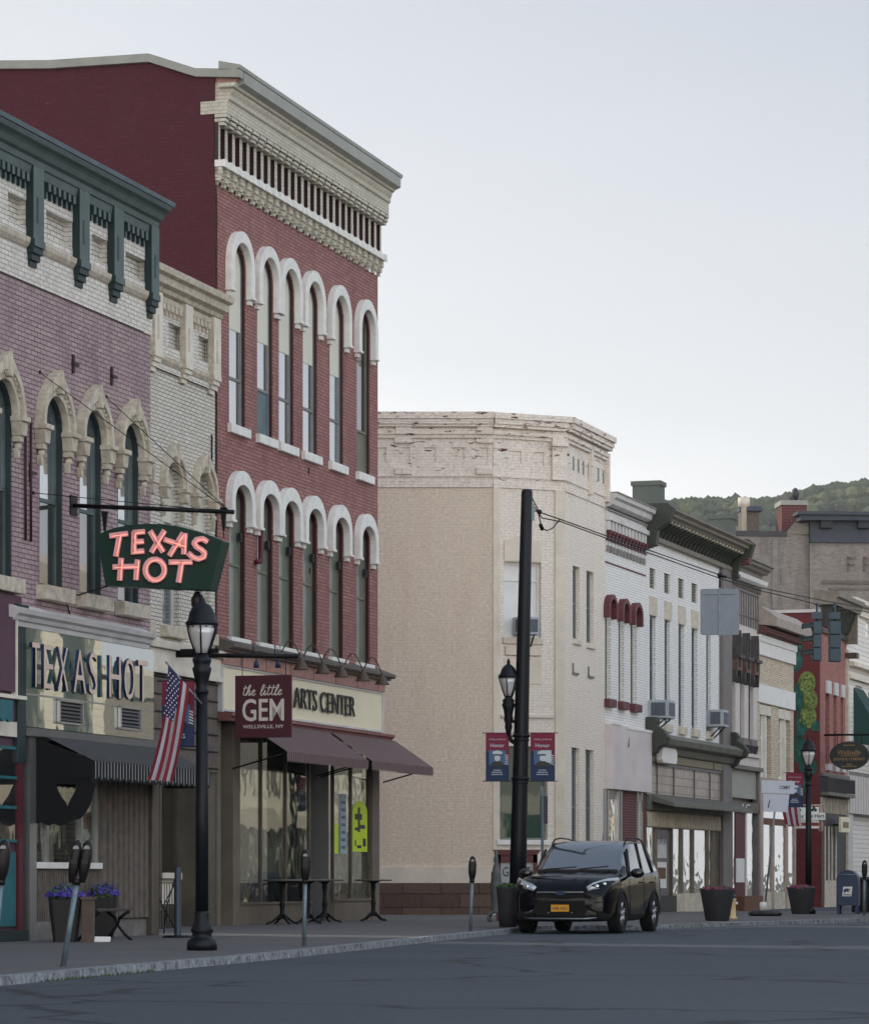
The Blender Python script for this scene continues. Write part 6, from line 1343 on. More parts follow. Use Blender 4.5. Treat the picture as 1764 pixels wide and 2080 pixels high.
# banners
M_BMAR = plain('banner_crimson', lin(124, 34, 62), .75, var=.08); M_BNAV = plain('banner_navy', lin(34, 50, 84), .75, var=.08); M_BBLU = plain('banner_steel_blue', lin(78, 104, 136), .75, var=.1); M_SKIN = plain('banner_print_pale', lin(196, 204, 208), .75, var=.1)
def banner(x, Y, w_, h, ztop, label, side, portrait='dark', arms=True):
    r = thing('banner', label, 'banner', (x, Y, 0), 0, 'crimson and navy banners on the lamp posts')
    m = MB(); m.box(-w_ / 2, w_ / 2, -.006, .006, ztop - h, ztop - h * .38); m.build('lower_field', M_BNAV, r)
    m = MB(); m.box(-w_ / 2, w_ / 2, -.006, .006, ztop - h * .38 + .0005, ztop); m.prism([(w_ / 2, ztop - h * .62), (w_ / 2, ztop - h * .39), (w_ * .2, ztop - h * .39)], -.008, -.0065); m.build('upper_field', M_BMAR, r)
    m = MB(); z = ztop; m.box(-w_ * .36, w_ * .36, -.010, -.0085, z - h * .66, z - h * .355, 0)
    if portrait == 'pale': m.box(-w_ * .08, w_ * .36, -.0115, -.0105, z - h * .62, z - h * .36, 1)
    ce = lambda a, b, rx, rz, mm, yy: m.prism([(a + rx * math.cos(t * math.pi / 6), b + rz * math.sin(t * math.pi / 6)) for t in range(12)], yy - .001, yy, mm)
    ce(0, z - h * .52, w_ * .13, h * .075, 1, -.013); m.prism([(-w_ * .19, z - h * .44), (w_ * .19, z - h * .44), (w_ * .22, z - h * .39), (0, z - h * .36), (-w_ * .22, z - h * .39)], -.015, -.014, 1); m.box(-w_ * .13, w_ * .13, -.017, -.0155, z - h * .47, z - h * .44, 2)
    m.prism([(-w_ * .3, z - h * .70), (w_ * .3, z - h * .70), (w_ * .24, z - h * .62), (w_ * .07, z - h * .585), (-w_ * .07, z - h * .585), (-w_ * .24, z - h * .62)], -.0145, -.0135, 2)
    for k in range(5): m.prism([(w_ * .34, z - h * (.44 + .045 * k)), (w_ * .47, z - h * (.47 + .045 * k)), (w_ * .47, z - h * (.49 + .045 * k)), (w_ * .34, z - h * (.46 + .045 * k))], -.0125, -.0115, 1)
    m.build('printed_portrait', [M_BBLU, M_SKIN, M_BLACK], r)
    txt('banner_lettering', 'WELLSVILLE', M_SKIN, r, 0, z - h * .13, w_ * .74, h * .03, y=-.007, ext=.002)
    txt('banner_lettering', 'Honor', M_SKIN, r, 0, z - h * .255, w_ * .6, h * .075, y=-.007, ext=.002, offset=.01)
    for k, (s_, ww_) in enumerate((('GARY', .35), ('ROBERTS', .45), ('US NAVY', .5))) if False else []: pass
    m = MB()
    for k, ww_ in enumerate((.32, .45, .5)): 
        for j in range(6): xx = -w_ * ww_ / 2 + w_ * ww_ * j / 6; m.box(xx, xx + w_ * ww_ / 6 * .7, -.009, -.0065, z - h * (.775 + .045 * k) - .008, z - h * (.775 + .045 * k) + .008)
    m.build('name_lines', M_SKIN, r)
    m = MB(); a = -w_ / 2 - .06 if side > 0 else -w_ / 2 - .08; b = w_ / 2 + .16 if side > 0 else w_ / 2 + .08
    if side < 0: a, b = -w_ / 2 - .16, w_ / 2 + .06
    for zz in (ztop + .004, ztop - h - .004): m.tube([(a, 0, zz), (b, 0, zz)], .008, 6)
    m.build('banner_rods', M_IRON, r); return r
def at(px, py, Y): p = P(px, py, Y); return p
Yp = pb.y
x_ = lambda px: (px - CX) * Yp / F
banner(x_(1009.5), Yp, 47 / F * Yp, 97 / F * Yp, EZ + (HY - 1489.5) * Yp / F, 'banner hanging on the left side of the tall black corner pole', 1)
banner(x_(1101.5), Yp, 49 / F * Yp, 97 / F * Yp, EZ + (HY - 1489.5) * Yp / F, 'banner hanging on the right side of the tall black corner pole', -1, 'pale')
Y1 = l1.location.y; banner((361 - CX) * Y1 / F, Y1 + .03, .38, .76, EZ + (HY - 1384) * Y1 / F, 'banner half hidden behind the striped flag in front of the diner', 1)
Y3 = l3.location.y; banner((1613 - CX) * Y3 / F, Y3, .42, .82, EZ + (HY - 1570) * Y3 / F, 'farthest banner, on the left of the lamp behind the right-hand planter', 1)

# flag on the near lamp
fl = thing('flag', 'limp red white and blue striped flag on a short pole fixed to the nearest lamp', 'flag', (l1.location.x, l1.location.y - .10, 0))
ra = lambda px, py: ((px - CX) * Y1 / F - l1.location.x, EZ + (HY - py) * Y1 / F)
m = MB(); a, b = ra(411, 1431), ra(339, 1347); m.tube([(a[0], 0, a[1]), (b[0], 0, b[1])], .009, 8); m.ball((b[0], 0, b[1]), .016, 8); m.build('flag_pole', M_ALU, fl)
NU, NV = 14, 30
topL, topR = ra(343, 1352), ra(385, 1398); V = []
for j in range(NV + 1):
    v = j / NV
    xl = (343 - 1 * v * 10 - 32 * v ** 2.2); xr = 386 - 10 * v - 22 * v ** 1.3; yl = 1352 + (1585 - 1352) * v; yr = 1398 + (1588 - 1398) * v
    for i in range(NU + 1):
        u = i / NU; px = xl + (xr - xl) * u; py = yl + (yr - yl) * u; p = ra(px, py)
        V.append((p[0], -.03 + .035 * math.sin(u * 15 + v * 2.5) * (.4 + .6 * v) + .02 * math.sin(v * 7 + u * 4), p[1]))
def flagpart(name, test, mt):
    mb = MB(); ix = {}
    def gi(k):
        if k not in ix: ix[k] = len(mb.v); mb.v.append(V[k])
        return ix[k]
    for j in range(NV):
        for i in range(NU):
            if test(i, j): k = j * (NU + 1) + i; mb.f.append((gi(k), gi(k + 1), gi(k + NU + 2), gi(k + NU + 1))); mb.m.append(0); mb.sm.append(True)
    mb.build(name, mt, fl, recalc=False)
can = lambda i, j: i < 8 - j * .12 and j < 13
flagpart('canton', can, plain('flag_blue', lin(46, 46, 88), .8, var=.1))
flagpart('red_stripes', lambda i, j: not can(i, j) and i // 2 % 2 == 0, plain('flag_red', lin(130, 34, 48), .8, var=.1))
flagpart('white_stripes', lambda i, j: not can(i, j) and i // 2 % 2 == 1, plain('flag_white', lin(172, 170, 178), .8, var=.08))
st = MB()
for j in range(1, 13):
    for i in range(8):
        if (i + j) % 2 == 0 and can(i, j): k = V[j * (NU + 1) + i]; k2 = V[(j + 1) * (NU + 1) + i + 1]; c_ = [(k[q] + k2[q]) / 2 for q in range(3)]; st.prism([(c_[0] + .008 * (1 if t % 2 else .45) * math.sin(t * math.pi / 5), c_[2] + .011 * (1 if t % 2 == 0 else .45) * math.cos(t * math.pi / 5)) for t in range(10)], c_[1] - .012, c_[1] - .008)
st.build('stars', M_WHITE, fl)

# parking meters
def meter(loc, label, twin=False, lean=(0, 0), z=1.02):
    r = thing('parking_meter', label, 'parking meter', loc, 0, 'parking meters along the kerb')
    m = MB(); m.tube([(0, 0, 0), (lean[0] * .85, lean[1] * .85, .84)], .027, 12); m.build('post', M_STEEL, r)
    for k, dx in enumerate((-.052, .05) if twin else (0,)):
        m = MB(); cx_ = lean[0] * 1.02 + dx; rr = []
        for zz, hx, hy in ((.80, .03, .03), (.84, .04, .045), (.88, .052, .06), (.95, .062, .07), (1.07, .064, .072), (1.13, .056, .066), (1.18, .04, .05), (1.205, .02, .03)):
            rr.append([(cx_ + p[0] + lean[0] * (zz - 1) * .9, p[1], zz) for p in rrect(hx if not twin else hx * .8, hy, 3, .7)])
        loft(m, rr); m.box(cx_ - .03, cx_ + .03, -.078, -.06, .98, 1.02); h = m.build('meter_head', M_METER, r)
        m = MB(); m.prism([(cx_ + lean[0] * .12 + .03 * math.cos(t * math.pi / 6), 1.12 + .035 * math.sin(t * math.pi / 6)) for t in range(7)], -.076, -.055); m.build('dial_window', M_TRIM, h)
    m = MB(); m.tube([(lean[0] * .78, 0, .78), (lean[0] * .82, 0, .84)], .042, 12); m.build('neck', M_METER, r); return r
M_METER = plain('meter_black', lin(26, 23, 24), .4, var=.25, spec=.3)
meter(at_base(128, 1964), 'twin-headed parking meter on a badly leaning blue-grey post, in front of the flower tub', True, (.16, 0))
meter(at_base(617, 1922), 'single parking meter on a straight post in front of the cafe tables', False, (.018, 0))
meter(at_base(955, 1892), 'single parking meter on its own before the tan side wall', False, (.03, 0))
meter(at_base(-14, 1966), 'parking meter cut off by the left edge of the photo', False, (.09, 0))
mm_ = meter(at_base(1754, 1860), 'small distant parking meter beside the blue mailbox', False, (.01, 0)); mm_.scale = (1, 1, 1.06)

# cafe tables
def table():
    r = thing('cafe_table', '', 'table', (0, 0, 0), 0, 'round cafe tables on the pavement')
    m = MB(); m.lathe([(.33, .80), (.37, .805), (.37, .83), (.36, .835)], 0, 0, 28); m.build('table_top', plain('table_top_laminate', lin(98, 92, 88), .35, var=.2), r)
    m = MB(); m.lathe([(.10, .10), (.075, .14), (.045, .2), (.04, .3), (.055, .36), (.04, .42), (.035, .6), (.05, .68), (.04, .74), (.12, .79), (.2, .80)], 0, 0, 14); m.build('pedestal', M_IRON, r)
    for k in range(4):
        t = math.pi / 2 * k + .5; c_, s_ = math.cos(t), math.sin(t); m = MB(); m.tube([(.04 * c_, .04 * s_, .17), (.14 * c_, .14 * s_, .10), (.22 * c_, .22 * s_, .045), (.30 * c_, .30 * s_, .03), (.33 * c_, .33 * s_, .0)], [.03, .025, .02, .018, .016], 7); m.build('foot', M_IRON, r)
    return r
tb = table(); tb.location = at_base(573, 1878.4); tb['label'] = 'leftmost round cafe table, nearest the shop window mullion'
copy_thing(tb, at_base(626, 1877), .3, 'round cafe table mostly hidden behind the middle parking meter')
copy_thing(tb, at_base(659, 1874.6), .8, 'round cafe table standing in front of the shop door')
copy_thing(tb, at_base(758, 1871.6), .2, 'rightmost round cafe table, alone at the red building corner')

# bench, tubs of flowers, screen, bollard, paper bag
ang = math.pi / 2 - FP.th
bn = thing('bench', 'low dark bench with curved iron legs beneath the diner window', 'bench', at_base(211, 1911), ang)
m = MB(); 
for k in range(3): m.box(-.62, .62, -.17 + k * .12, -.07 + k * .12, .40, .435)
m.build('seat', plain('dark_bench_wood', lin(66, 58, 54), .4, var=.3), bn, bevel=.006)
for x in (-.5, .5):
    m = MB(); m.tube([(x, -.17, .40), (x, -.02, .30), (x, .0, .2), (x, -.1, .08), (x, -.2, .0)], .022, 8); m.tube([(x, .17, .40), (x, .04, .3), (x, .02, .2), (x, .1, .08), (x, .18, .0)], .022, 8); m.build('leg', M_IRON, bn)
def flowers(r, rad, z0, h, n, mat, seed, sq=1):
    rr = random.Random(seed)
    for nm, mt, nn, s in (('leaves', M_LEAF, n, .028), ('blooms', mat, n, .024)):
        m = MB()
        for k in range(nn):
            t = rr.random() * 6.283; q_ = math.sqrt(rr.random()) * rad * (1.15 if nm == 'blooms' else 1.0); z = z0 + h * (1 - (q_ / rad / 1.2) ** 2 * .6) * rr.uniform(.3 if nm == 'leaves' else .6, 1.0)
            c_ = Vector((q_ * math.cos(t), q_ * math.sin(t) * sq, z)); a = Vector((rr.uniform(-1, 1), rr.uniform(-1, 1), rr.uniform(-1, 1))).normalized() * s; b = a.orthogonal().normalized() * s * .8
            m.add([c_ + a, c_ + b, c_ - a, c_ - b], [(0, 1, 2, 3)])
        m.build(nm, mt, r, recalc=False)
t1_ = thing('flower_tub', 'tall tapered black tub of purple flowers beside the leaning meter', 'planter', at_base(133, 1914))
m = MB(); loft(m, [[(p[0], p[1], z) for p in rrect(h_, h_, 3, .3)] for z, h_ in ((0, .15), (.5, .205), (.56, .21), (.58, .215), (.58, .19), (.54, .18))], sm=False); m.build('tub', M_BLACK, t1_); flowers(t1_, .23, .52, .26, 420, M_PETALP, 2)
t2_ = thing('flower_tub', 'lower black tub of purple flowers behind the bench', 'planter', at_base(211, 1906))
m = MB(); loft(m, [[(p[0], p[1], z) for p in rrect(h_, h_, 3, .3)] for z, h_ in ((0, .13), (.54, .185), (.58, .19), (.58, .17), (.55, .16))], sm=False); m.build('tub', M_BLACK, t2_); flowers(t2_, .2, .54, .24, 380, M_PETALP, 3)
bx = thing('wooden_post_box', 'weathered wooden box standing between the tub and the bench', 'wooden box', tuple(at_base(179, 1914)))
m = MB(); m.box(-.08, .08, -.1, .1, 0, .56); m.box(-.1, .1, -.12, .12, .56, .6); m.build('box', M_RUST2 if 'M_RUST2' in globals() else plain('weathered_brown_wood', lin(92, 78, 68), .8, var=.3, scale=8), bx, bevel=.005)
sc = thing('iron_screen', 'black wrought-iron folding screen in the shop doorway', 'screen', at_base(331, 1899), ang)
m = MB(); w_ = .95; m.tube([(-w_ / 2, 0, .0), (-w_ / 2, 0, .84), (w_ / 2, 0, .84), (w_ / 2, 0, 0)], .012, 6); m.tube([(-w_ / 2, 0, .78), (w_ / 2, 0, .78)], .008, 6); m.tube([(-w_ / 2, 0, .1), (w_ / 2, 0, .1)], .008, 6)
for k in range(1, 9): x = -w_ / 2 + w_ * k / 9; m.tube([(x, 0, .1), (x, 0, .78)], .007, 5)
m.tube([(-w_ / 2, -.01, .1), (w_ / 2, -.01, .78)], .010, 6); m.tube([(-w_ / 2, .01, .78), (w_ / 2, .01, .1)], .010, 6); m.build('screen_frame', M_IRON, sc)
m = MB(); m.tube([(w_ / 2, 0, .84), (w_ / 2 + .12, .18, .4), (w_ / 2 + .16, .24, 0)], .01, 6); m.build('stay', M_IRON, sc)
bo = thing('bollard', 'dark blue round post on a flat base beside the iron screen', 'bollard', at_base(361, 1905)); MB().lathe([(.06, .0), (.05, .03), (.048, .97), (.042, 1.0), (.02, 1.01)], 0, 0, 16).build('post', M_NAVY2 if 'M_NAVY2' in globals() else plain('dark_blue_post', lin(44, 58, 74), .45, var=.2), bo); MB().lathe([(.22, 0), (.22, .015), (.19, .03), (.05, .035)], 0, 0, 20).build('base', M_IRON, bo)
m = MB(); m.prism([(-.11, 0), (.11, 0), (.12, .07), (-.10, .075)], -.05, .05); o = m.build('paper_bag', M_WHITE, loc=at_base(206, 1914), rotz=.3, bevel=.01); tag(o, 'small white paper bag lying on the pavement under the bench', 'bag')

# ------------------------------------------------------------------ things at the corner
tub = thing('street_tub', 'dark round tub at the foot of the tall black pole', 'planter', at_base(1031, 1884)); MB().lathe([(.15, 0), (.17, .3), (.2, .66), (.215, .7), (.19, .7), (.18, .64)], 0, 0, 20).build('tub', M_TERRA, tub); flowers(tub, .19, .66, .1, 160, M_LEAF, 8)
ob = thing('ornate_pedestal', 'grey ornate iron pedestal with a finial, left of the tall pole', 'pedestal', at_base(1007, 1873))
MB().lathe([(.12, .16), (.11, .22), (.085, .3), (.09, .38), (.105, .5), (.11, .72), (.095, .9), (.10, .95), (.075, 1.0), (.06, 1.08), (.035, 1.14), (.05, 1.2), (.045, 1.26), (.03, 1.3), (.04, 1.34), (.008, 1.42)], 0, 0, 12).build('column', plain('grey_cast_iron', lin(96, 98, 98), .6, var=.3, scale=9), ob)
for k in range(4):
    t = math.pi / 2 * k + .6; c_, s_ = math.cos(t), math.sin(t); m = MB(); m.tube([(.08 * c_, .08 * s_, .2), (.16 * c_, .16 * s_, .16), (.2 * c_, .2 * s_, .08), (.17 * c_, .17 * s_, .03)], [.03, .026, .02, .02], 7); m.ball((.17 * c_, .17 * s_, .03), .03, 8); m.build('foot', MATS['grey_cast_iron'], ob)
fs = thing('food_sign', 'framed grey menu sign with dark red cap, behind the tall pole', 'sign', tuple(P(1049, 1860, 66).xy) + (.15,))
m = MB(); s_ = 66 / F; hw = 42 * s_; zz0, zz1 = 0, (1862 - 1717) * s_; 
for x in (-hw, hw - .09): m.box(x, x + .09, -.05, .05, 0, zz1 - .1)
m.box(-hw, hw, -.05, .05, zz1 - .26, zz1 - .1); m.prism([(-hw - .07, zz1), (-hw, zz1 - .1), (hw, zz1 - .1), (hw + .07, zz1)], -.08, .08); m.box(-hw, hw, -.05, .05, .3, .4); m.build('frame', M_MAR2, fs)
m = MB(); m.box(-hw + .09, hw - .09, -.02, .02, .4, zz1 - .26); m.build('panel', plain('pale_grey_sign_panel', lin(176, 180, 180), .6, var=.08), fs)
for k, w_ in enumerate(('GREAT', 'FOOD', 'ALE')):
    ww_ = (.56, .5, .42)[k]; txt('sign_lettering', w_, M_BLACK, fs, -hw + .13 + ww_ / 2, zz1 - .44 - k * .31, ww_, .19, y=-.021)
bs = thing('street_sign', 'narrow blue-backed street sign on a thin post behind the car', 'sign', tuple(P(1101, 1860, 68).xy) + (.15,)); m = MB(); m.tube([(0, 0, 0), (0, 0, 2.75)], .03, 8); m.build('post', MATS['slate_blue_paint'] if 'slate_blue_paint' in MATS else M_BLUEG, bs); m = MB(); m.box(-.05, .11, -.02, .0, 1.98, 2.55); m.build('sign_plate', plain('dark_sign_plate', lin(46, 52, 60), .5), bs)

# ------------------------------------------------------------------ the parked car (dark blue-black, 4.3 m)
def car(loc, rot):
    r = thing('parked_car', 'black compact sport utility car parked at the kerb, facing the camera', 'car', loc, rot)
    # local: +y backwards (away), x to the right seen from the front, z up; nose at y=0
    Ms = M_CAR
    Lc, Wd = 4.28, .875
    def sec(y):
        pass
    # stations: y, half width at sill, half width max, z bottom, shoulder z, hood/roof profile
    ST = [ # y,   wb,   wm,   zb,  zs(shoulder/belt), wr(top edge half width), zr(top edge), zt(centre top)
        (0.00, .60, .66, .30, .62, .50, .66, .68),
        (0.05, .72, .76, .22, .70, .58, .76, .78),
        (0.20, .80, .83, .20, .84, .66, .89, .91),
        (0.45, .82, .865, .20, .90, .70, .95, .98),
        (0.80, .83, .875, .20, .935, .72, .985, 1.015),
        (1.10, .83, .875, .20, .955, .73, 1.01, 1.045),
        (1.28, .83, .875, .20, .965, .73, 1.04, 1.07),
        (1.55, .83, .875, .20, .975, .725, 1.24, 1.27),
        (1.85, .83, .875, .20, .985, .70, 1.44, 1.475),
        (2.10, .83, .875, .20, .995, .695, 1.53, 1.565),
        (2.60, .83, .875, .20, 1.01, .70, 1.56, 1.60),
        (3.10, .83, .875, .20, 1.03, .69, 1.55, 1.59),
        (3.55, .83, .875, .20, 1.05, .67, 1.52, 1.555),
        (3.85, .82, .865, .22, 1.07, .63, 1.46, 1.50),
        (4.10, .78, .84, .28, 1.05, .60, 1.22, 1.25),
        (4.24, .70, .78, .36, .90, .60, 1.0, 1.02),
        (4.28, .62, .70, .42, .80, .52, .90, .92)]
    ys = sorted(set([s[0] for s in ST] + [.50, .58, .68, .90, .98, 1.18, 3.02, 3.20, 3.30, 3.42, 3.66, 3.74, 3.80, 3.92]))
    def interp(y):
        for a, b in zip(ST, ST[1:]):
            if a[0] <= y <= b[0]: t = (y - a[0]) / (b[0] - a[0]) if b[0] > a[0] else 0; return [p + (q - p) * t for p, q in zip(a, b)]
        return list(ST[-1])
    WF, WR, wrad = .84, 3.36, .335
    rows = []
    for y in ys:
        _, wb, wm, zb, zs, wr, zr, zt = interp(y)
        ar = 0
        for wc in (WF, WR):
            d = abs(y - wc)
            if d < wrad + .06: ar = max(ar, .30 + math.sqrt(max(0, (wrad + .06) ** 2 - d * d)))
        z1 = max(zb, ar); z2 = max(zb + .12, ar + .02); z3 = max(min(.66, zs - .06), z2 + .03)
        gx = wm - .02
        half = [(0, zb if not ar else zb + .0), (wb - .12, zb), (wb, z1), (wm, z2), (wm, z3), (wm - .015, zs - .035), (gx - .03, zs), (wr + (gx - .05 - wr) * .02, zr - .015) if zr - zs > .12 else (wr, zr), (wr - .08, zr + (zt - zr) * .6), (wr * .5, zt - .006), (0, zt)]
        rows.append([(p[0], y, p[1]) for p in half])
    n = len(rows[0]); body = MB(); V = []
    for rw in rows: V += [(-p[0], p[1], p[2]) for p in rw] + [p for p in rw]
    glassL, glassR, ws, rear, hoodf = [], [], [], [], []
    nn = 2 * n
    def vid(i, j, s): return i * nn + (n if s > 0 else 0) + j
    F_, M_, = [], []
    for i in range(len(ys) - 1):
        ym = (ys[i] + ys[i + 1]) / 2
        for s in (-1, 1):
            for j in range(n - 1):
                f = (vid(i, j, s), vid(i, j + 1, s), vid(i + 1, j + 1, s), vid(i + 1, j, s))
                mt = 0
                if j == 6 and 1.62 < ym < 3.86: mt = 1               # side glass
                if j >= 7 and 1.28 <= ym < 2.10: mt = 1              # windscreen
                if j >= 7 and 3.85 < ym < 4.10: mt = 1
                if j <= 1 : mt = 2
                if j == 2 and ar is not None and rows[i][3][2] < .5 and rows[i + 1][3][2] < .5: mt = 2
                F_.append(f); M_.append(mt)
    for i in (0, len(ys) - 1): F_.append(tuple([vid(i, j, -1) for j in range(n)] + [vid(i, j, 1) for j in range(n - 1, -1, -1)])); M_.append(0)
    for nm, k, mt in (('body', 0, Ms), ('glazing', 1, M_CARGL), ('sill_cladding', 2, M_RUBBER)):
        mb = MB(); mb.v = V; mb.f = [f for f, q in zip(F_, M_) if q == k]; mb.m = [0] * len(mb.f); mb.sm = [True] * len(mb.f)
        o = mb.build(nm, mt, r)
        bm = bmesh.new(); bm.from_mesh(o.data); bmesh.ops.remove_doubles(bm, verts=bm.verts, dist=.0005); bmesh.ops.delete(bm, geom=[v for v in bm.verts if not v.link_faces], context='VERTS'); bmesh.ops.recalc_face_normals(bm, faces=bm.faces); bm.to_mesh(o.data); bm.free()
        ss = o.modifiers.new('smooth', 'SUBSURF'); ss.levels = 2; ss.render_levels = 2
    # window pillars and trim
    for s in (-1, 1):
        m = MB(); X = lambda y, up: (lambda v: v[6 if not up else 7])(min(rows, key=lambda q_: abs(q_[0][1] - y)))
        def pil(y0, y1, wd):
            a = X(y0, 0); b = X(y1, 1); m.tube([(s * (a[0] + .004), a[1], a[2]), (s * (b[0] + .008), b[1], b[2])], wd, 6)
        pil(2.6, 2.6, .022); pil(3.42, 3.3, .026); pil(1.55, 1.85, .028)
        m.build('window_pillars', M_BLACK, r)
        m = MB(); pts = [];  
        for y in (2.0, 2.2, 2.6, 3.1, 3.5, 3.72): v = interp(y); pts.append((s * (v[5] - .06), y, v[7] + (.035 if 2.0 < y < 3.7 else -.005)))
        m.tube(pts, .014, 6); m.build('roof_rail', M_IRON, r)
        m = MB(); m.ball((s * .98, 1.50, 1.02), .10, 12, 0, (1.25, .7, .85)); m.tube([(s * .84, 1.48, .98), (s * .92, 1.5, 1.0)], .025, 8); o = m.build('side_mirror', M_CARB, r)
        m = MB(); 
        for y0 in (2.28, 3.16): m.tube([(s * .885, y0, .86), (s * .90, y0 + .03, .87), (s * .90, y0 + .15, .87), (s * .885, y0 + .18, .86)], .012, 6)
        m.build('door_handles', M_CARB, r)
        m = MB()
        for y0 in (1.42, 2.56): m.tube([(s * .8775, y0, .3), (s * .8795, y0, .62), (s * .864, y0 + .01, .955)], .004, 4)
        m.build('door_seams', M_BLACK, r)
        # headlight: wrapped swept-back lamp
        m = MB(); A = [(s * .44, .075, .70), (s * .62, .13, .74), (s * .80, .32, .80), (s * .855, .60, .87), (s * .83, .62, .93), (s * .70, .28, .905), (s * .52, .13, .845), (s * .42, .09, .78)]
        off = [(p[0] + s * .03, p[1] - .05, p[2] + .02) for p in A]; m.add(A + off, [tuple(range(8, 16))] + [(k, (k + 1) % 8, 8 + (k + 1) % 8, 8 + k) for k in range(8)], 0, True); hl_ = m.build('headlight', M_HEADL, r)
        m = MB(); m.ball((s * .60, .10, .79), .045, 10, 0, (1, .5, 1)); m.ball((s * .71, .19, .83), .04, 10, 0, (1, .5, 1)); m.build('reflector_bowl', M_CHROME, hl_)
        m = MB(); m.prism([(s * .50, .40), (s * .76, .36), (s * .80, .48), (s * .58, .47)], .03, .05); 
        m2 = MB(); m2.v = [(s * .48, -.005, .37), (s * .74, .10, .33), (s * .79, .16, .46), (s * .56, .02, .46)]; m2.v += [(p[0], p[1] + .03, p[2]) for p in m2.v]; m2.f = [(0, 1, 2, 3), (0, 4, 5, 1), (1, 5, 6, 2), (2, 6, 7, 3), (3, 7, 4, 0)]; m2.m = [0] * 5; m2.sm = [False] * 5; fg = m2.build('fog_lamp_surround', M_RUBBER, r)
        m = MB(); m.ball((s * .66, .045, .40), .045, 12, 0, (1, .45, 1)); m.tube([(s * .5, .01, .385), (s * .6, .03, .39)], .012, 6); m.build('fog_lamp', M_CHROME, fg)
    # nose: grille, bars, badge, plate, lower lip, bonnet creases, wipers, mirror
    m = MB(); m.box(-.42, .42, -.012, .05, .66, .69); m.box(-.40, .40, -.018, .05, .69, .71, 1); m.box(-.42, .42, -.015, .05, .61, .655); m.build('upper_grille', [M_RUBBER, M_CHROMED], r, bevel=.004)
    m = MB(); m.prism([(-.40, .56), (.40, .56), (.46, .38), (.40, .31), (-.40, .31), (-.46, .38)], -.012, .06, 0); 
    for k in range(5): m.box(-.41, .41, -.02, -.01, .33 + k * .05, .345 + k * .05, 0)
    m.build('lower_grille', M_RUBBER, r)
    m = MB(); m.prism([(.085 * math.cos(t * math.pi / 10), .685 + .035 * math.sin(t * math.pi / 10)) for t in range(20)], -.03, -.015); m.build('badge', M_NAVY, r)
    m = MB(); m.box(-.155, .155, -.035, -.022, .375, .49); pl = m.build('number_plate', M_YEL, r, bevel=.004); o = txt('plate_lettering', 'HFR-9521', M_NAVY, pl, 0, .43, .26, .055, y=-.0355, ext=.002, offset=.01)
    m = MB()
    for x in (-.2, .2): m.ball((x, -.02, .355), .014, 6)
    m.build('tow_cover', M_ALU, r)
    m = MB(); m.tube([(-.62, .02, .27), (-.4, -.02, .255), (.4, -.02, .255), (.62, .02, .27)], .022, 8); m.build('front_lip', M_CHROMED, r)
    m = MB()
    for s in (-1, 1): m.tube([(s * .40, .16, .885), (s * .50, .6, .985), (s * .56, 1.2, 1.055)], .010, 6); m.tube([(s * .17, .14, .905), (s * .24, .7, 1.0), (s * .30, 1.2, 1.058)], .006, 6)
    m.build('bonnet_creases', Ms, r)
    m = MB(); m.tube([(-.6, 1.30, 1.085), (-.05, 1.36, 1.13)], .009, 5); m.tube([(0, 1.30, 1.09), (.5, 1.38, 1.14)], .009, 5); m.build('wipers', M_BLACK, r)
    m = MB(); m.prismz([(-.7, 1.22), (.7, 1.22), (.62, 1.34), (-.62, 1.34)], 1.03, 1.085); m.build('cowl', M_BLACK, r)
    m = MB(); m.tube([(.25, 2.02, 1.58), (.25, 2.1, 1.70)], .006, 5); m.build('aerial', M_BLACK, r)
    for s in (-1, 1):
        for wc in (WF, WR):
            w_ = MB(); c_ = []
            prof = [(.20, .10), (.29, .115), (.328, .10), (.335, .05), (.335, -.05), (.328, -.10), (.29, -.115), (.20, -.10)]
            seg = 36; V2 = []
            for rad, off in prof:
                for k in range(seg): t = 2 * math.pi * k / seg; V2.append((s * .775 + off, wc + rad * math.cos(t), .335 + rad * math.sin(t)))
            ff = [(i * seg + k, i * seg + (k + 1) % seg, (i + 1) * seg + (k + 1) % seg, (i + 1) * seg + k) for i in range(len(prof) - 1) for k in range(seg)]
            w_.add(V2, ff, 0, True); wh = w_.build('wheel', M_RUBBER, r)
            m = MB(); xo = s * .775 + s * .085
            for k in range(seg):
                t = 2 * math.pi * k / seg; t2 = 2 * math.pi * (k + 1) / seg
                m.add([(xo, wc + .215 * math.cos(t), .335 + .215 * math.sin(t)), (xo, wc + .215 * math.cos(t2), .335 + .215 * math.sin(t2)), (xo - s * .03, wc + .19 * math.cos(t2), .335 + .19 * math.sin(t2)), (xo - s * .03, wc + .19 * math.cos(t), .335 + .19 * math.sin(t))], [(0, 1, 2, 3)], 0, True)
            for k in range(5):
                t = 2 * math.pi * k / 5 + .3; ca, sa = math.cos(t), math.sin(t)
                for dt in (-.13, .13):
                    c2, s2 = math.cos(t + dt), math.sin(t + dt); m.tube([(xo - s * .01, wc + .04 * ca, .335 + .04 * sa), (xo, wc + .2 * c2, .335 + .2 * s2)], .017, 6)
            m.ball((xo, wc, .335), .05, 10, 0, (.4, 1, 1)); m.build('rim', M_RIM, wh)
            m = MB(); m.ball((s * .70, wc, .335), .19, 16, 0, (.25, 1, 1)); m.build('brake_disc', M_BLACK, wh)
            m = MB(); m.tube([(s * .873, wc + (wrad + .05) * math.cos(math.pi * k / 16), .30 + (wrad + .06) * math.sin(math.pi * k / 16)) for k in range(17)], .022, 6); m.build('arch_trim', M_RUBBER, r)
    m = MB(); m.box(-.72, .72, .4, 3.9, .24, .62); m.build('underbody', M_BLACK, r)
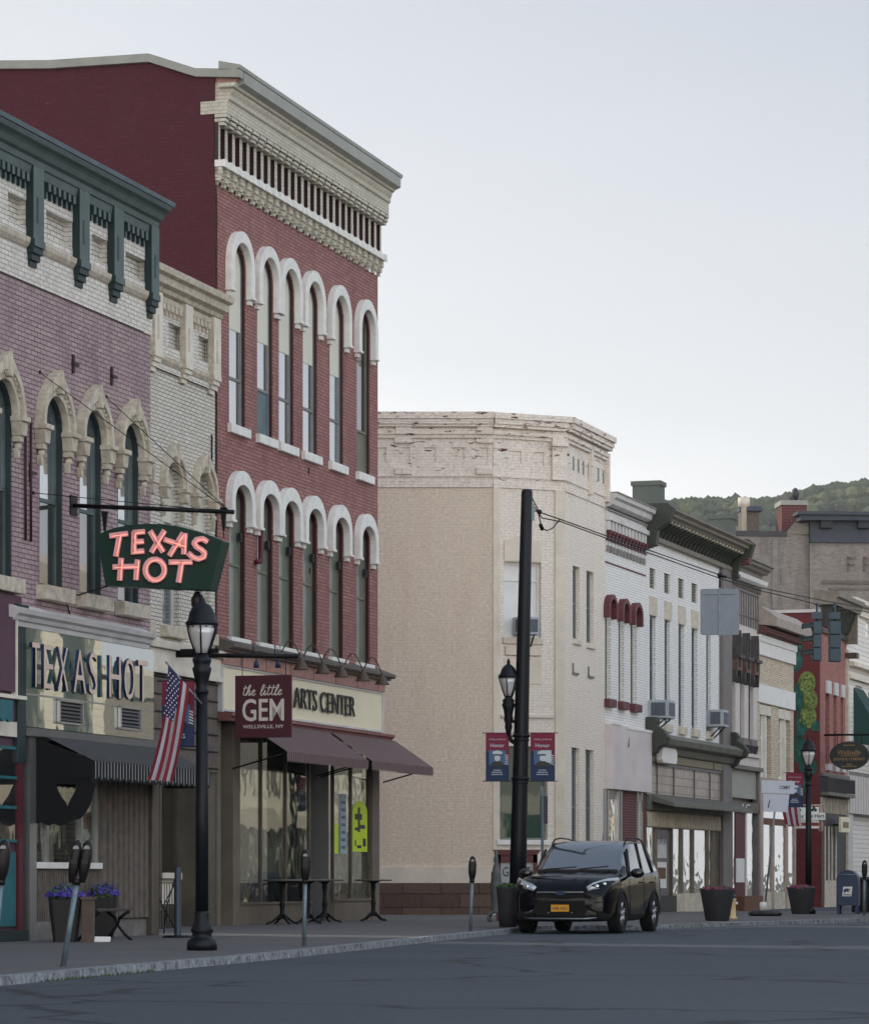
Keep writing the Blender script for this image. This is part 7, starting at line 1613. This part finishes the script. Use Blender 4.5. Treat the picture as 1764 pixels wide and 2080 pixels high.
    m = MB(); m.box(-.55, -.2, 1.95, 2.2, .8, 1.28); m.box(.2, .55, 1.95, 2.2, .8, 1.28); m.ball((-.38, 2.07, 1.38), .10, 10); m.ball((.38, 2.07, 1.38), .10, 10); m.build('seats', M_BLACK, r)
    return r
M_CAR = plain('black_car_paint', lin(5, 8, 16), .10, 0, var=.03, bmp=0, spec=.35, coat=0, ior=1.4)
M_CARB = plain('black_mirror_shell', lin(18, 18, 22), .2, var=.02, bmp=0, coat=.6)
M_CARGL = glass('car_glass', lin(14, 36, 48), .4, .02)
M_HEADL = plain('headlight_lens', lin(196, 204, 212), .08, .3, var=.1, scale=12, bmp=0, coat=1)
M_CHROMED = plain('dark_chrome', lin(120, 124, 130), .2, .9, var=.05, bmp=0)
M_RIM = plain('silver_alloy', lin(188, 190, 196), .3, .8, var=.05, bmp=0)
th_c = R(16)
FL = Vector(((1260 - CX) / F * 55.6, 55.6, RD)); dv = Vector((math.sin(th_c), math.cos(th_c), 0)); sv = Vector((math.cos(th_c), -math.sin(th_c), 0))
cl_ = FL - sv * .84 - dv * .84
cr_ = car((cl_.x, cl_.y, RD), -th_c)

# ------------------------------------------------------------------ far side of the crossing
def planter(loc, label, seed, mat):
    r = thing('round_planter', label, 'planter', loc, 0, 'big dark round planters')
    MB().lathe([(.22, 0), (.24, .02), (.345, .6), (.352, .62), (.352, .645), (.325, .645), (.31, .58)], 0, 0, 28).build('bowl', M_TERRA, r)
    MB().lathe([(.31, .56), (.3, .6)], 0, 0, 20).build('soil', M_RUST, r); flowers(r, .32, .58, .13, 260, mat, seed); return r
planter(at_base(1456, 1871), 'big round planter with magenta flowers, right of the parked car', 4, M_PETALM)
planter(at_base(1627, 1857), 'big round planter with few flowers, at the foot of the far lamp', 6, M_PETALM)
hy = thing('fire_hydrant', 'cream fire hydrant half hidden behind the magenta-flowered planter', 'hydrant', at_base(1487, 1867)); MB().lathe([(.10, 0), (.10, .03), (.07, .05), (.065, .38), (.08, .4), (.08, .43)], 0, 0, 14).build('barrel', plain('hydrant_cream', lin(214, 190, 140), .5, var=.15), hy)
MB().lathe([(.075, .43), (.07, .48), (.04, .52), (.015, .55)], 0, 0, 12).build('bonnet', M_NAVY, hy); m = MB(); m.tube([(-.11, 0, .33), (.11, 0, .33)], .03, 8); m.build('nozzles', M_WHITE, hy)
# blue mailbox
mb0 = thing('mailbox', 'dark blue round-topped postal mailbox on four legs', 'mailbox', at_base(1722, 1857), R(-14))
m = MB(); pr_ = [(-.26, .2), (.26, .2), (.26, .82)] + [(.26 * math.cos(math.pi * k / 12), .82 + .24 * math.sin(math.pi * k / 12)) for k in range(13)] + [(-.26, .82)]
m.prism(pr_, -.24, .24); m.build('box', M_NAVY, mb0, bevel=.01)
for x in (-.22, .22):
    for y in (-.2, .2): m = MB(); m.prism([(x - .035, 0), (x + .035, 0), (x + .03 if x < 0 else x + .04, .22), (x - .04 if x < 0 else x - .03, .22)], y - .02, y + .02); m.build('leg', M_NAVY, mb0)
m = MB(); m.prism([(-.12, .43), (.10, .43), (.13, .66), (-.09, .66)], -.246, -.2405); m.prism([(-.09, .58), (-.02, .62), (.10, .60), (.03, .57), (.07, .53), (-.02, .545), (-.07, .50)], -.252, -.2465, 1); m.box(-.09, .09, -.252, -.2465, .455, .475, 1); m.build('emblem', [M_WHITE, M_NAVY], mb0)
m = MB(); m.tube([(-.2, -.25, .95), (.2, -.25, .95)], .012, 6); m.build('handle', M_STEEL, mb0)
bnn = thing('waste_bin', 'black slatted waste bin behind the mailbox at the right edge', 'bin', tuple(P(1752, 1856, 81).xy) + (.15,)); m = MB()
for k in range(18): t = 2 * math.pi * k / 18; m.box(.26 * math.cos(t) - .02, .26 * math.cos(t) + .02, .26 * math.sin(t) - .02, .26 * math.sin(t) + .02, .03, .8)
m.build('slats', M_BLACK, bnn); MB().lathe([(.30, .8), (.30, .86), (.2, .9), (.1, .9)], 0, 0, 20).build('lid', M_BLACK, bnn); MB().lathe([(.24, .02), (.24, .8)], 0, 0, 16).build('liner', M_BLACK, bnn)
# temporary signs
Yc = 75.0; sc_ = Yc / F
cs_ = thing('temporary_sign', 'two white placards on a leaning pole with a black sandbag base', 'sign', tuple(P(1554, 1860, Yc).xy) + (.15,)); rx = lambda px: (px - 1554) * sc_; rz = lambda py: EZ + (HY - py) * sc_ - .15
m = MB(); m.tube([(rx(1552), .03, .1), (rx(1579), .03, rz(1588))], .022, 8); m.build('pole', M_STEEL, cs_)
m = MB(); m.prism([(rx(1546), rz(1611)), (rx(1546), rz(1585)), (rx(1613), rz(1587)), (rx(1612), rz(1613))], -.01, .01); m.build('upper_placard', M_PLAC, cs_) if 'M_PLAC' in globals() else m.build('upper_placard', plain('white_placard', lin(198, 204, 216), .5, var=.05), cs_)
txt('placard_lettering', 'COMET', M_BLACK, cs_, rx(1593), rz(1600), 22 * sc_, 7 * sc_, y=-.0105, ext=.003, offset=.02)
m = MB(); m.prism([(rx(1550), rz(1649)), (rx(1549), rz(1613)), (rx(1602), rz(1614)), (rx(1599), rz(1650))], -.01, .01); m.prism([(rx(1558), rz(1640)), (rx(1562), rz(1624)), (rx(1563), rz(1628)), (rx(1560), rz(1642))], -.013, -.0105, 1); m.build('lower_placard', [MATS['white_placard'], M_BLACK], cs_)
m = MB(); rr_ = random.Random(2)
for k in range(5): m.ball((-.22 + .11 * k, rr_.uniform(-.1, .1), .05), .16, 10, 0, (1.1, .9, .45))
m.build('sandbag_base', M_BLACK, cs_); MB().lathe([(.08, .13), (.08, .3), (.05, .32)], rx(1549), 0, 12).build('socket', M_WHITE, cs_)
hs_ = thing('pole_banner_sign', 'white shop sign with green clovers jutting from the brick building behind the far lamp', 'sign', tuple(P(1643, 1660, 86).xy) + (0,)); sc2 = 86 / F; rx = lambda px: (px - 1643) * sc2; rz = lambda py: EZ + (HY - py) * sc2
m = MB(); m.box(rx(1612), rx(1662), -.02, .02, rz(1683), rz(1639)); m.build('panel', M_WHITE, hs_)
m = MB(); m.box(rx(1611), rx(1675), -.05, -.021, rz(1666), rz(1651)); m.build('name_plate', M_WHITE, hs_)
txt('sign_lettering', 'May The Hart', M_BLACK, hs_, rx(1643.5), rz(1658.5), 58 * sc2, 9 * sc2, y=-.051, ext=.004, offset=.015)
m = MB()
for px in (1620, 1652):
    for a, b in ((0, .045), (-.04, -.01), (.04, -.01)): m.prism([(rx(px) + a + .04 * math.cos(t * math.pi / 4), rz(1645) + b + .04 * math.sin(t * math.pi / 4)) for t in range(8)], -.026, -.0205)
m.build('clovers', M_GRN3, hs_); m = MB(); m.box(rx(1612), rx(1662), -.024, -.0205, rz(1678), rz(1671)); m.build('red_line', M_HART, hs_)
m = MB(); m.tube([(rx(1604), 0, rz(1636)), (rx(1672), 0, rz(1636))], .025, 6); m.tube([(rx(1666), 0, rz(1636)), (rx(1666), 0, rz(1690))], .03, 6); m.box(rx(1662), rx(1671), .0, .05, rz(1688), rz(1634)); m.build('bracket', M_PANELC2, hs_)
f2 = thing('small_flag', 'small furled striped flag beside the clover sign', 'flag', tuple(P(1604, 1650, 85.5).xy) + (0,)); m = MB(); 
for k in range(6): a = -.16 + k * .055; m.prism([(a, 3.0 - .35 + k * .05), (a + .055, 3.0 - .3 + k * .05), (a + .12, 2.0 - k * .02 + .3), (a + .06, 2.0 + .3)], -.02 * (k % 2), .01 - .02 * (k % 2), k % 2)
m.xf(Matrix.Translation((0, 0, EZ + (HY - 1650) * 85.5 / F - 2.62)) @ Matrix.Diagonal((1.3, 1, 1, 1))); m.build('cloth', [MATS['flag_red'], MATS['flag_white']], f2); m = MB(); zf = EZ + (HY - 1625) * 85.5 / F; m.tube([(.3, 0, zf + .1), (-.2, 0, zf - .3)], .015, 6); m.build('flag_pole', M_ALU, f2)
# oval brewery sign
FO_ = Fr(*FB.W(FB.T(1673))[:2], 108); os_ = ortho(FO_, 'black oval hanging sign with gold lettering at the right edge', 'oval_sign', 'sign')
xc, zc = FO_.T(1724.6), FO_.Z(1724.6, 1535); rxx = (FO_.T(1765) - FO_.T(1684.3)) / 2; rzz = 29 * FO_.Y(1724) / F
m = MB(); m.prism([(xc + rxx * math.cos(2 * math.pi * k / 32), zc + rzz * math.sin(2 * math.pi * k / 32)) for k in range(32)], -.05, .05); m.build('sign_board', plain('black_green_board', lin(34, 42, 44), .5, var=.15), os_, bevel=.01)
Mg = plain('old_gold_lettering', lin(150, 122, 78), .5, .2, var=.15)
txt('sign_lettering', 'Wellsville', Mg, os_, xc, zc + rzz * .22, rxx * 1.15, rzz * .34, y=-.051, shear=.3, offset=.01); txt('sign_lettering', 'BREWING COMPANY', Mg, os_, xc, zc - rzz * .25, rxx * 1.6, rzz * .2, y=-.051, offset=.02)
m = MB(); m.box(xc - rxx * .45, xc + rxx * .45, -.054, -.0505, zc - .02, zc + .0); 
for z_, w_ in ((.72, .3), (-.62, .14), (-.76, .4)):
    for k in range(7): m.box(xc + rxx * w_ * (k / 3.5 - 1), xc + rxx * w_ * (k / 3.5 - .8), -.054, -.0505, zc + rzz * z_ - .02, zc + rzz * z_ + .02)
m.build('ornament_lines', Mg, os_)
zb_ = FO_.Z(1700, 1493); m = MB(); m.tube([(-.1, 0, zb_), (xc + rxx + .3, 0, zb_)], .035, 8); m.build('support_bar', M_IRON, os_); m = MB(); m.tube([(xc - rxx * .6, 0, zb_), (xc - rxx * .6, 0, zc + rzz * .8)], .012, 6); m.build('hanger', M_IRON, os_); m = MB(); m.tube([(xc + rxx * .6, 0, zb_), (xc + rxx * .6, 0, zc + rzz * .8)], .012, 6); m.build('hanger', M_IRON, os_)
ws_ = thing('lit_wall_sign', 'small cream lettered box sign on the brewery shop front', 'sign', tuple(FB.W(FB.T(1690), .4)[:2]) + (0,), math.pi / 2 - FB.th); zz = FB.Z(1690, 1864 - 15, .4); zz = EZ + (HY - (1720 + 485 / 3.386) * .8996) * FB.Y(1690) / F
m = MB(); m.box(-.75, .75, -.05, .05, zz - .26, zz + .26); m.build('box', M_CREAMS, ws_, bevel=.02); m = MB()
for k in range(6): m.box(-.5 + k * .17, -.4 + k * .17, -.056, -.051, zz - .1, zz + .1)
m.build('sign_marks', M_RUST, ws_); m = MB(); m.tube([(0, .05, zz), (0, .4, zz)], .03, 6); m.build('bracket', M_IRON, ws_)

# ------------------------------------------------------------------ air conditioners
def ac(fr, px, py, w_, h, d, label, o=.02):
    t = fr.T(px, .1); z = fr.Z(px, py, .1); r = thing('air_conditioner', label, 'air conditioner', tuple(fr.W(t, 0)[:2]) + (0,), math.pi / 2 - fr.th, 'window air conditioners')
    m = MB(); m.box(-w_ / 2, w_ / 2, -d, .1, z - h / 2, z + h / 2); m.build('casing', M_ACP, r, bevel=.015)
    m = MB(); m.box(-w_ / 2 - .006, -w_ / 2 - .001, -d + .08, -.08, z - h * .36, z + h * .36); m.box(-w_ / 2 + .05, w_ / 2 - .05, -d - .006, -d - .001, z - h * .36, z + h * .36); 
    m.build('grille', M_BLUEG2, r)
    m = MB(); m.tube([(-w_ / 2 + .1, -d + .1, z - h / 2), (-w_ / 2 + .1, .0, z - h / 2 - .35)], .02, 6); m.tube([(w_ / 2 - .1, -d + .1, z - h / 2), (w_ / 2 - .1, .0, z - h / 2 - .35)], .02, 6); m.build('bracket', M_IRON, r)
M_ACP = plain('ac_grey_casing', lin(168, 174, 180), .5, var=.1); M_BLUEG2 = plain('ac_grille', lin(84, 92, 102), .6, var=.3, scale=20)
ac(FB, 1330, 1442, .75, .48, .55, 'air conditioner under the leftmost tall window of the bracketed white building')
ac(FB, 1449, 1460, .7, .48, .45, 'air conditioner under the rightmost tall window of the bracketed white building')
ac(FC, 1067, 1272, .5, .42, .35, 'air conditioner in the cut-corner window behind the tall pole')

# ------------------------------------------------------------------ span wires, hanging sign, traffic signals
A_ = Vector((pb.x + .19, pb.y, 0)); D_ = (Vector((9.5, 80, 0)) - A_)
def span(px, py):
    u = (px - CX) / F; k = (u * A_.y - A_.x) / (D_.x - u * D_.y); Y = A_.y + D_.y * k; return Vector((u * Y, Y, EZ + (HY - py) * Y / F))
w1 = [(1078, 1035), (1094, 1040), (1135, 1054), (1224, 1086), (1330, 1122), (1462, 1168), (1545, 1194), (1637, 1213), (1678, 1221), (1744, 1233), (1900, 1262)]
w2 = [(1078, 1020), (1100, 1052), (1140, 1060), (1224, 1091), (1330, 1128), (1462, 1175), (1545, 1200), (1637, 1222), (1678, 1234), (1744, 1240), (1900, 1272)]
sw_ = thing('span_wire', 'pair of black overhead cables strung from the tall pole to the right', 'cable', tuple(A_.xy) + (0,)); off = Vector((A_.x, A_.y, 0))
for ww_ in (w1, w2): m = MB(); m.tube([span(*p) - off for p in ww_], .012, 5); m.build('cable', M_IRON, sw_)
m = MB(); m.tube([span(1080, 1012) - off, span(1092, 1035) - off, span(1099, 1072) - off, span(1110, 1078) - off, span(1122, 1073) - off, span(1136, 1056) - off], .012, 5); m.tube([span(1097, 1066) - off, span(1101, 1075) - off], .04, 6); m.ball(tuple(span(1095, 1040) - off), .05, 8); m.build('cable_loop', M_IRON, sw_)
ls_ = span(1461, 1170); ln = thing('lane_sign', 'back of a square grey metal traffic sign hanging from the overhead cable', 'sign', (ls_.x, ls_.y, 0), R(-4)); k_ = ls_.y / F; zt_, zb_ = EZ + (HY - 1196) * k_, EZ + (HY - 1290) * k_; hw = 39.5 * k_
m = MB(); loft(m, [[(p[0], y, (zt_ + zb_) / 2 + p[1]) for p in rrect(hw, (zt_ - zb_) / 2, 3, .12)] for y in (0, .012)], sm=False); m.build('sign_plate', M_SIGNBK, ln) if 'M_SIGNBK' in globals() else m.build('sign_plate', plain('bare_sign_back', lin(122, 130, 140), .5, .3, var=.12), ln)
m = MB(); m.box(-.025, .025, -.03, -.001, zb_ - .04, zt_ + .02); m.box(-hw * .8, hw * .8, -.025, -.001, zt_ - .12, zt_ - .09); m.build('stiffener', M_STEEL, ln); m = MB(); m.tube([(0, 0, zt_), (0, 0, ls_.z + .05)], .02, 6); m.tube([(0, 0, ls_.z), (.15, .0, ls_.z - .02)], .03, 6); m.ball((0, 0, ls_.z + .02), .06, 8); m.build('hanger', M_IRON, ln)
def signal(px0, px1, py0, py1, label, visor):
    c = span((px0 + px1) / 2, 1225); r = thing('traffic_signal', label, 'traffic light', (c.x, c.y, 0), 0, 'traffic signals hanging over the crossing'); k = c.y / F; hw = (px1 - px0) / 2 * k; z1, z0 = EZ + (HY - py0) * k, EZ + (HY - py1) * k; h3 = (z1 - z0) / 3
    for i in range(3): m = MB(); m.box(-hw, hw, -.12, .12, z0 + i * h3 + .006, z0 + (i + 1) * h3 - .006); m.build('signal_section', M_SIGB, r, bevel=.015)
    m = MB(); m.box(-hw - .012, -hw - .002, -.08, .08, z0, z1, 0); m.build('edge_strip', M_PANELW, r)
    for i in range(3):
        zc = z0 + (i + .5) * h3; m = MB(); n = 10
        if visor: 
            m.add([(-hw - q_, .11 * math.cos(math.pi * j / n), zc + .02 + .12 * math.sin(math.pi * j / n) - (.04 if q_ else 0)) for q_ in (0, .26) for j in range(n + 1)], [(j, j + 1, n + 2 + j, n + 1 + j) for j in range(n)]); v_ = m.build('visor', M_GRN, r, recalc=False)
            m = MB(); m.ball((-hw - .015, 0, zc), .09, 12, 0, (.3, 1, 1)); m.build('lens', [M_SIGR, M_SIGY, M_SIGG][2 - i], r)
        else:
            m.add([(.11 * math.cos(math.pi * j / n), .12 + q_, zc + .02 + .12 * math.sin(math.pi * j / n)) for q_ in (0, .24) for j in range(n + 1)], [(j, j + 1, n + 2 + j, n + 1 + j) for j in range(n)]); m.build('visor', M_GRN, r, recalc=False)
    m = MB(); m.tube([(0, 0, z1), (0, 0, c.z)], .03, 8); m.box(-.12, .12, -.1, .1, z1 + .05, z1 + .22); m.build('hanger', M_SIGB, r)
M_SIGB = plain('signal_blue_green', lin(52, 76, 88), .5, var=.2); M_SIGR = plain('dark_red_lens', lin(70, 16, 16), .2); M_SIGY = plain('dark_amber_lens', lin(90, 60, 14), .2); M_SIGG = plain('green_lens', lin(26, 96, 74), .2)
signal(1650, 1667, 1262, 1343, 'left traffic signal of the hanging pair, its visors pointing left', True)
signal(1683, 1706, 1262, 1345, 'right traffic signal of the hanging pair, seen from behind', False)

# pieces of one part that stand apart become parts of their own
def split_part(o, tol):
    me = o.data; nv = len(me.vertices); par = list(range(nv))
    def find(a):
        while par[a] != a: par[a] = par[par[a]]; a = par[a]
        return a
    for e_ in me.edges: a, b = find(e_.vertices[0]), find(e_.vertices[1]); par[a] = b
    isl = {}
    for i in range(nv): isl.setdefault(find(i), []).append(i)
    keys = list(isl); bb = {}
    for k in keys: c = [me.vertices[i].co for i in isl[k]]; bb[k] = [min(v[j] for v in c) - tol for j in range(3)] + [max(v[j] for v in c) + tol for j in range(3)]
    g = {k: k for k in keys}
    def fg(a):
        while g[a] != a: a = g[a]
        return a
    for i, a in enumerate(keys):
        for b in keys[i + 1:]:
            A, B = bb[a], bb[b]
            if all(A[j] <= B[j + 3] and B[j] <= A[j + 3] for j in range(3)): ra, rb = fg(a), fg(b); g[ra] = rb
    cl = {}
    for k in keys: cl.setdefault(fg(k), []).extend(isl[k])
    if len(cl) < 2: return
    mats = list(me.materials); name = o.name.split('.')[0]
    for vs_ in cl.values():
        idx = {v: i for i, v in enumerate(vs_)}; nm = bpy.data.meshes.new(name); fs_ = [p for p in me.polygons if p.vertices[0] in idx]
        nm.from_pydata([me.vertices[v].co[:] for v in vs_], [], [[idx[v] for v in p.vertices] for p in fs_])
        for m_ in mats: nm.materials.append(m_)
        for q_, p in zip(nm.polygons, fs_): q_.material_index = p.material_index; q_.use_smooth = p.use_smooth
        n_ = bpy.data.objects.new(name, nm); COL.objects.link(n_); n_.parent = o.parent; n_.matrix_local = o.matrix_local
        for md in o.modifiers:
            if md.type == 'BEVEL': q_ = n_.modifiers.new('bevel', 'BEVEL'); q_.width = md.width; q_.segments = md.segments; q_.limit_method = 'ANGLE'; q_.angle_limit = md.angle_limit
    bpy.data.objects.remove(o)
SPLIT = {'iron_wall_tie': .02, 'ceiling_lamp': .02, 'stone_pier': .02, 'door_handles': .05, 'wipers': .001, 'brick_pier': .02, 'recessed_panel': .02, 'dentil_course': .13, 'roof_vent': .001, 'window_frame': .03,
         'tow_cover': .01, 'window_flyer': .01, 'seats': .05, 'window_base': .02, 'shop_window_pane': .02, 'attic_vent': .04, 'ghost_sill': .02, 'scroll_bracket': .02, 'sill_bracket': .02, 'drain_pipe': .02, 'ledge': .01, 'nozzles': .01, 'transom_bars': .03, 'cornice_studs': .01, 'collar': .01, 'cornice_brackets': .002, 'door_seams': .1, 'red_stripes': .001, 'white_stripes': .001, 'lintel': .01}
for o in list(bpy.data.objects):
    nm_ = o.name.split('.')[0]
    if o.type == 'MESH' and o.parent is not None and nm_ in SPLIT and not o.children and (o.parent.parent is None): split_part(o, SPLIT[nm_])

# ================================================================== air
hz = MB(); hz.box(-2600, 2600, -60, 2700, -1.2, 420)
HZ, hn, hlk, hb = newmat('thin_haze'); hn.remove(hb); pv = hn.new('ShaderNodeVolumePrincipled'); pv.inputs['Color'].default_value = (.95, .97, 1, 1); pv.inputs['Density'].default_value = .00008; pv.inputs['Anisotropy'].default_value = .2
hlk.new(pv.outputs[0], hn['Material Output'].inputs['Volume'])
o = hz.build('haze', HZ); o['kind'] = 'stuff'; o['label'] = 'thin pale haze over the street and the far hill'; o['category'] = 'haze'
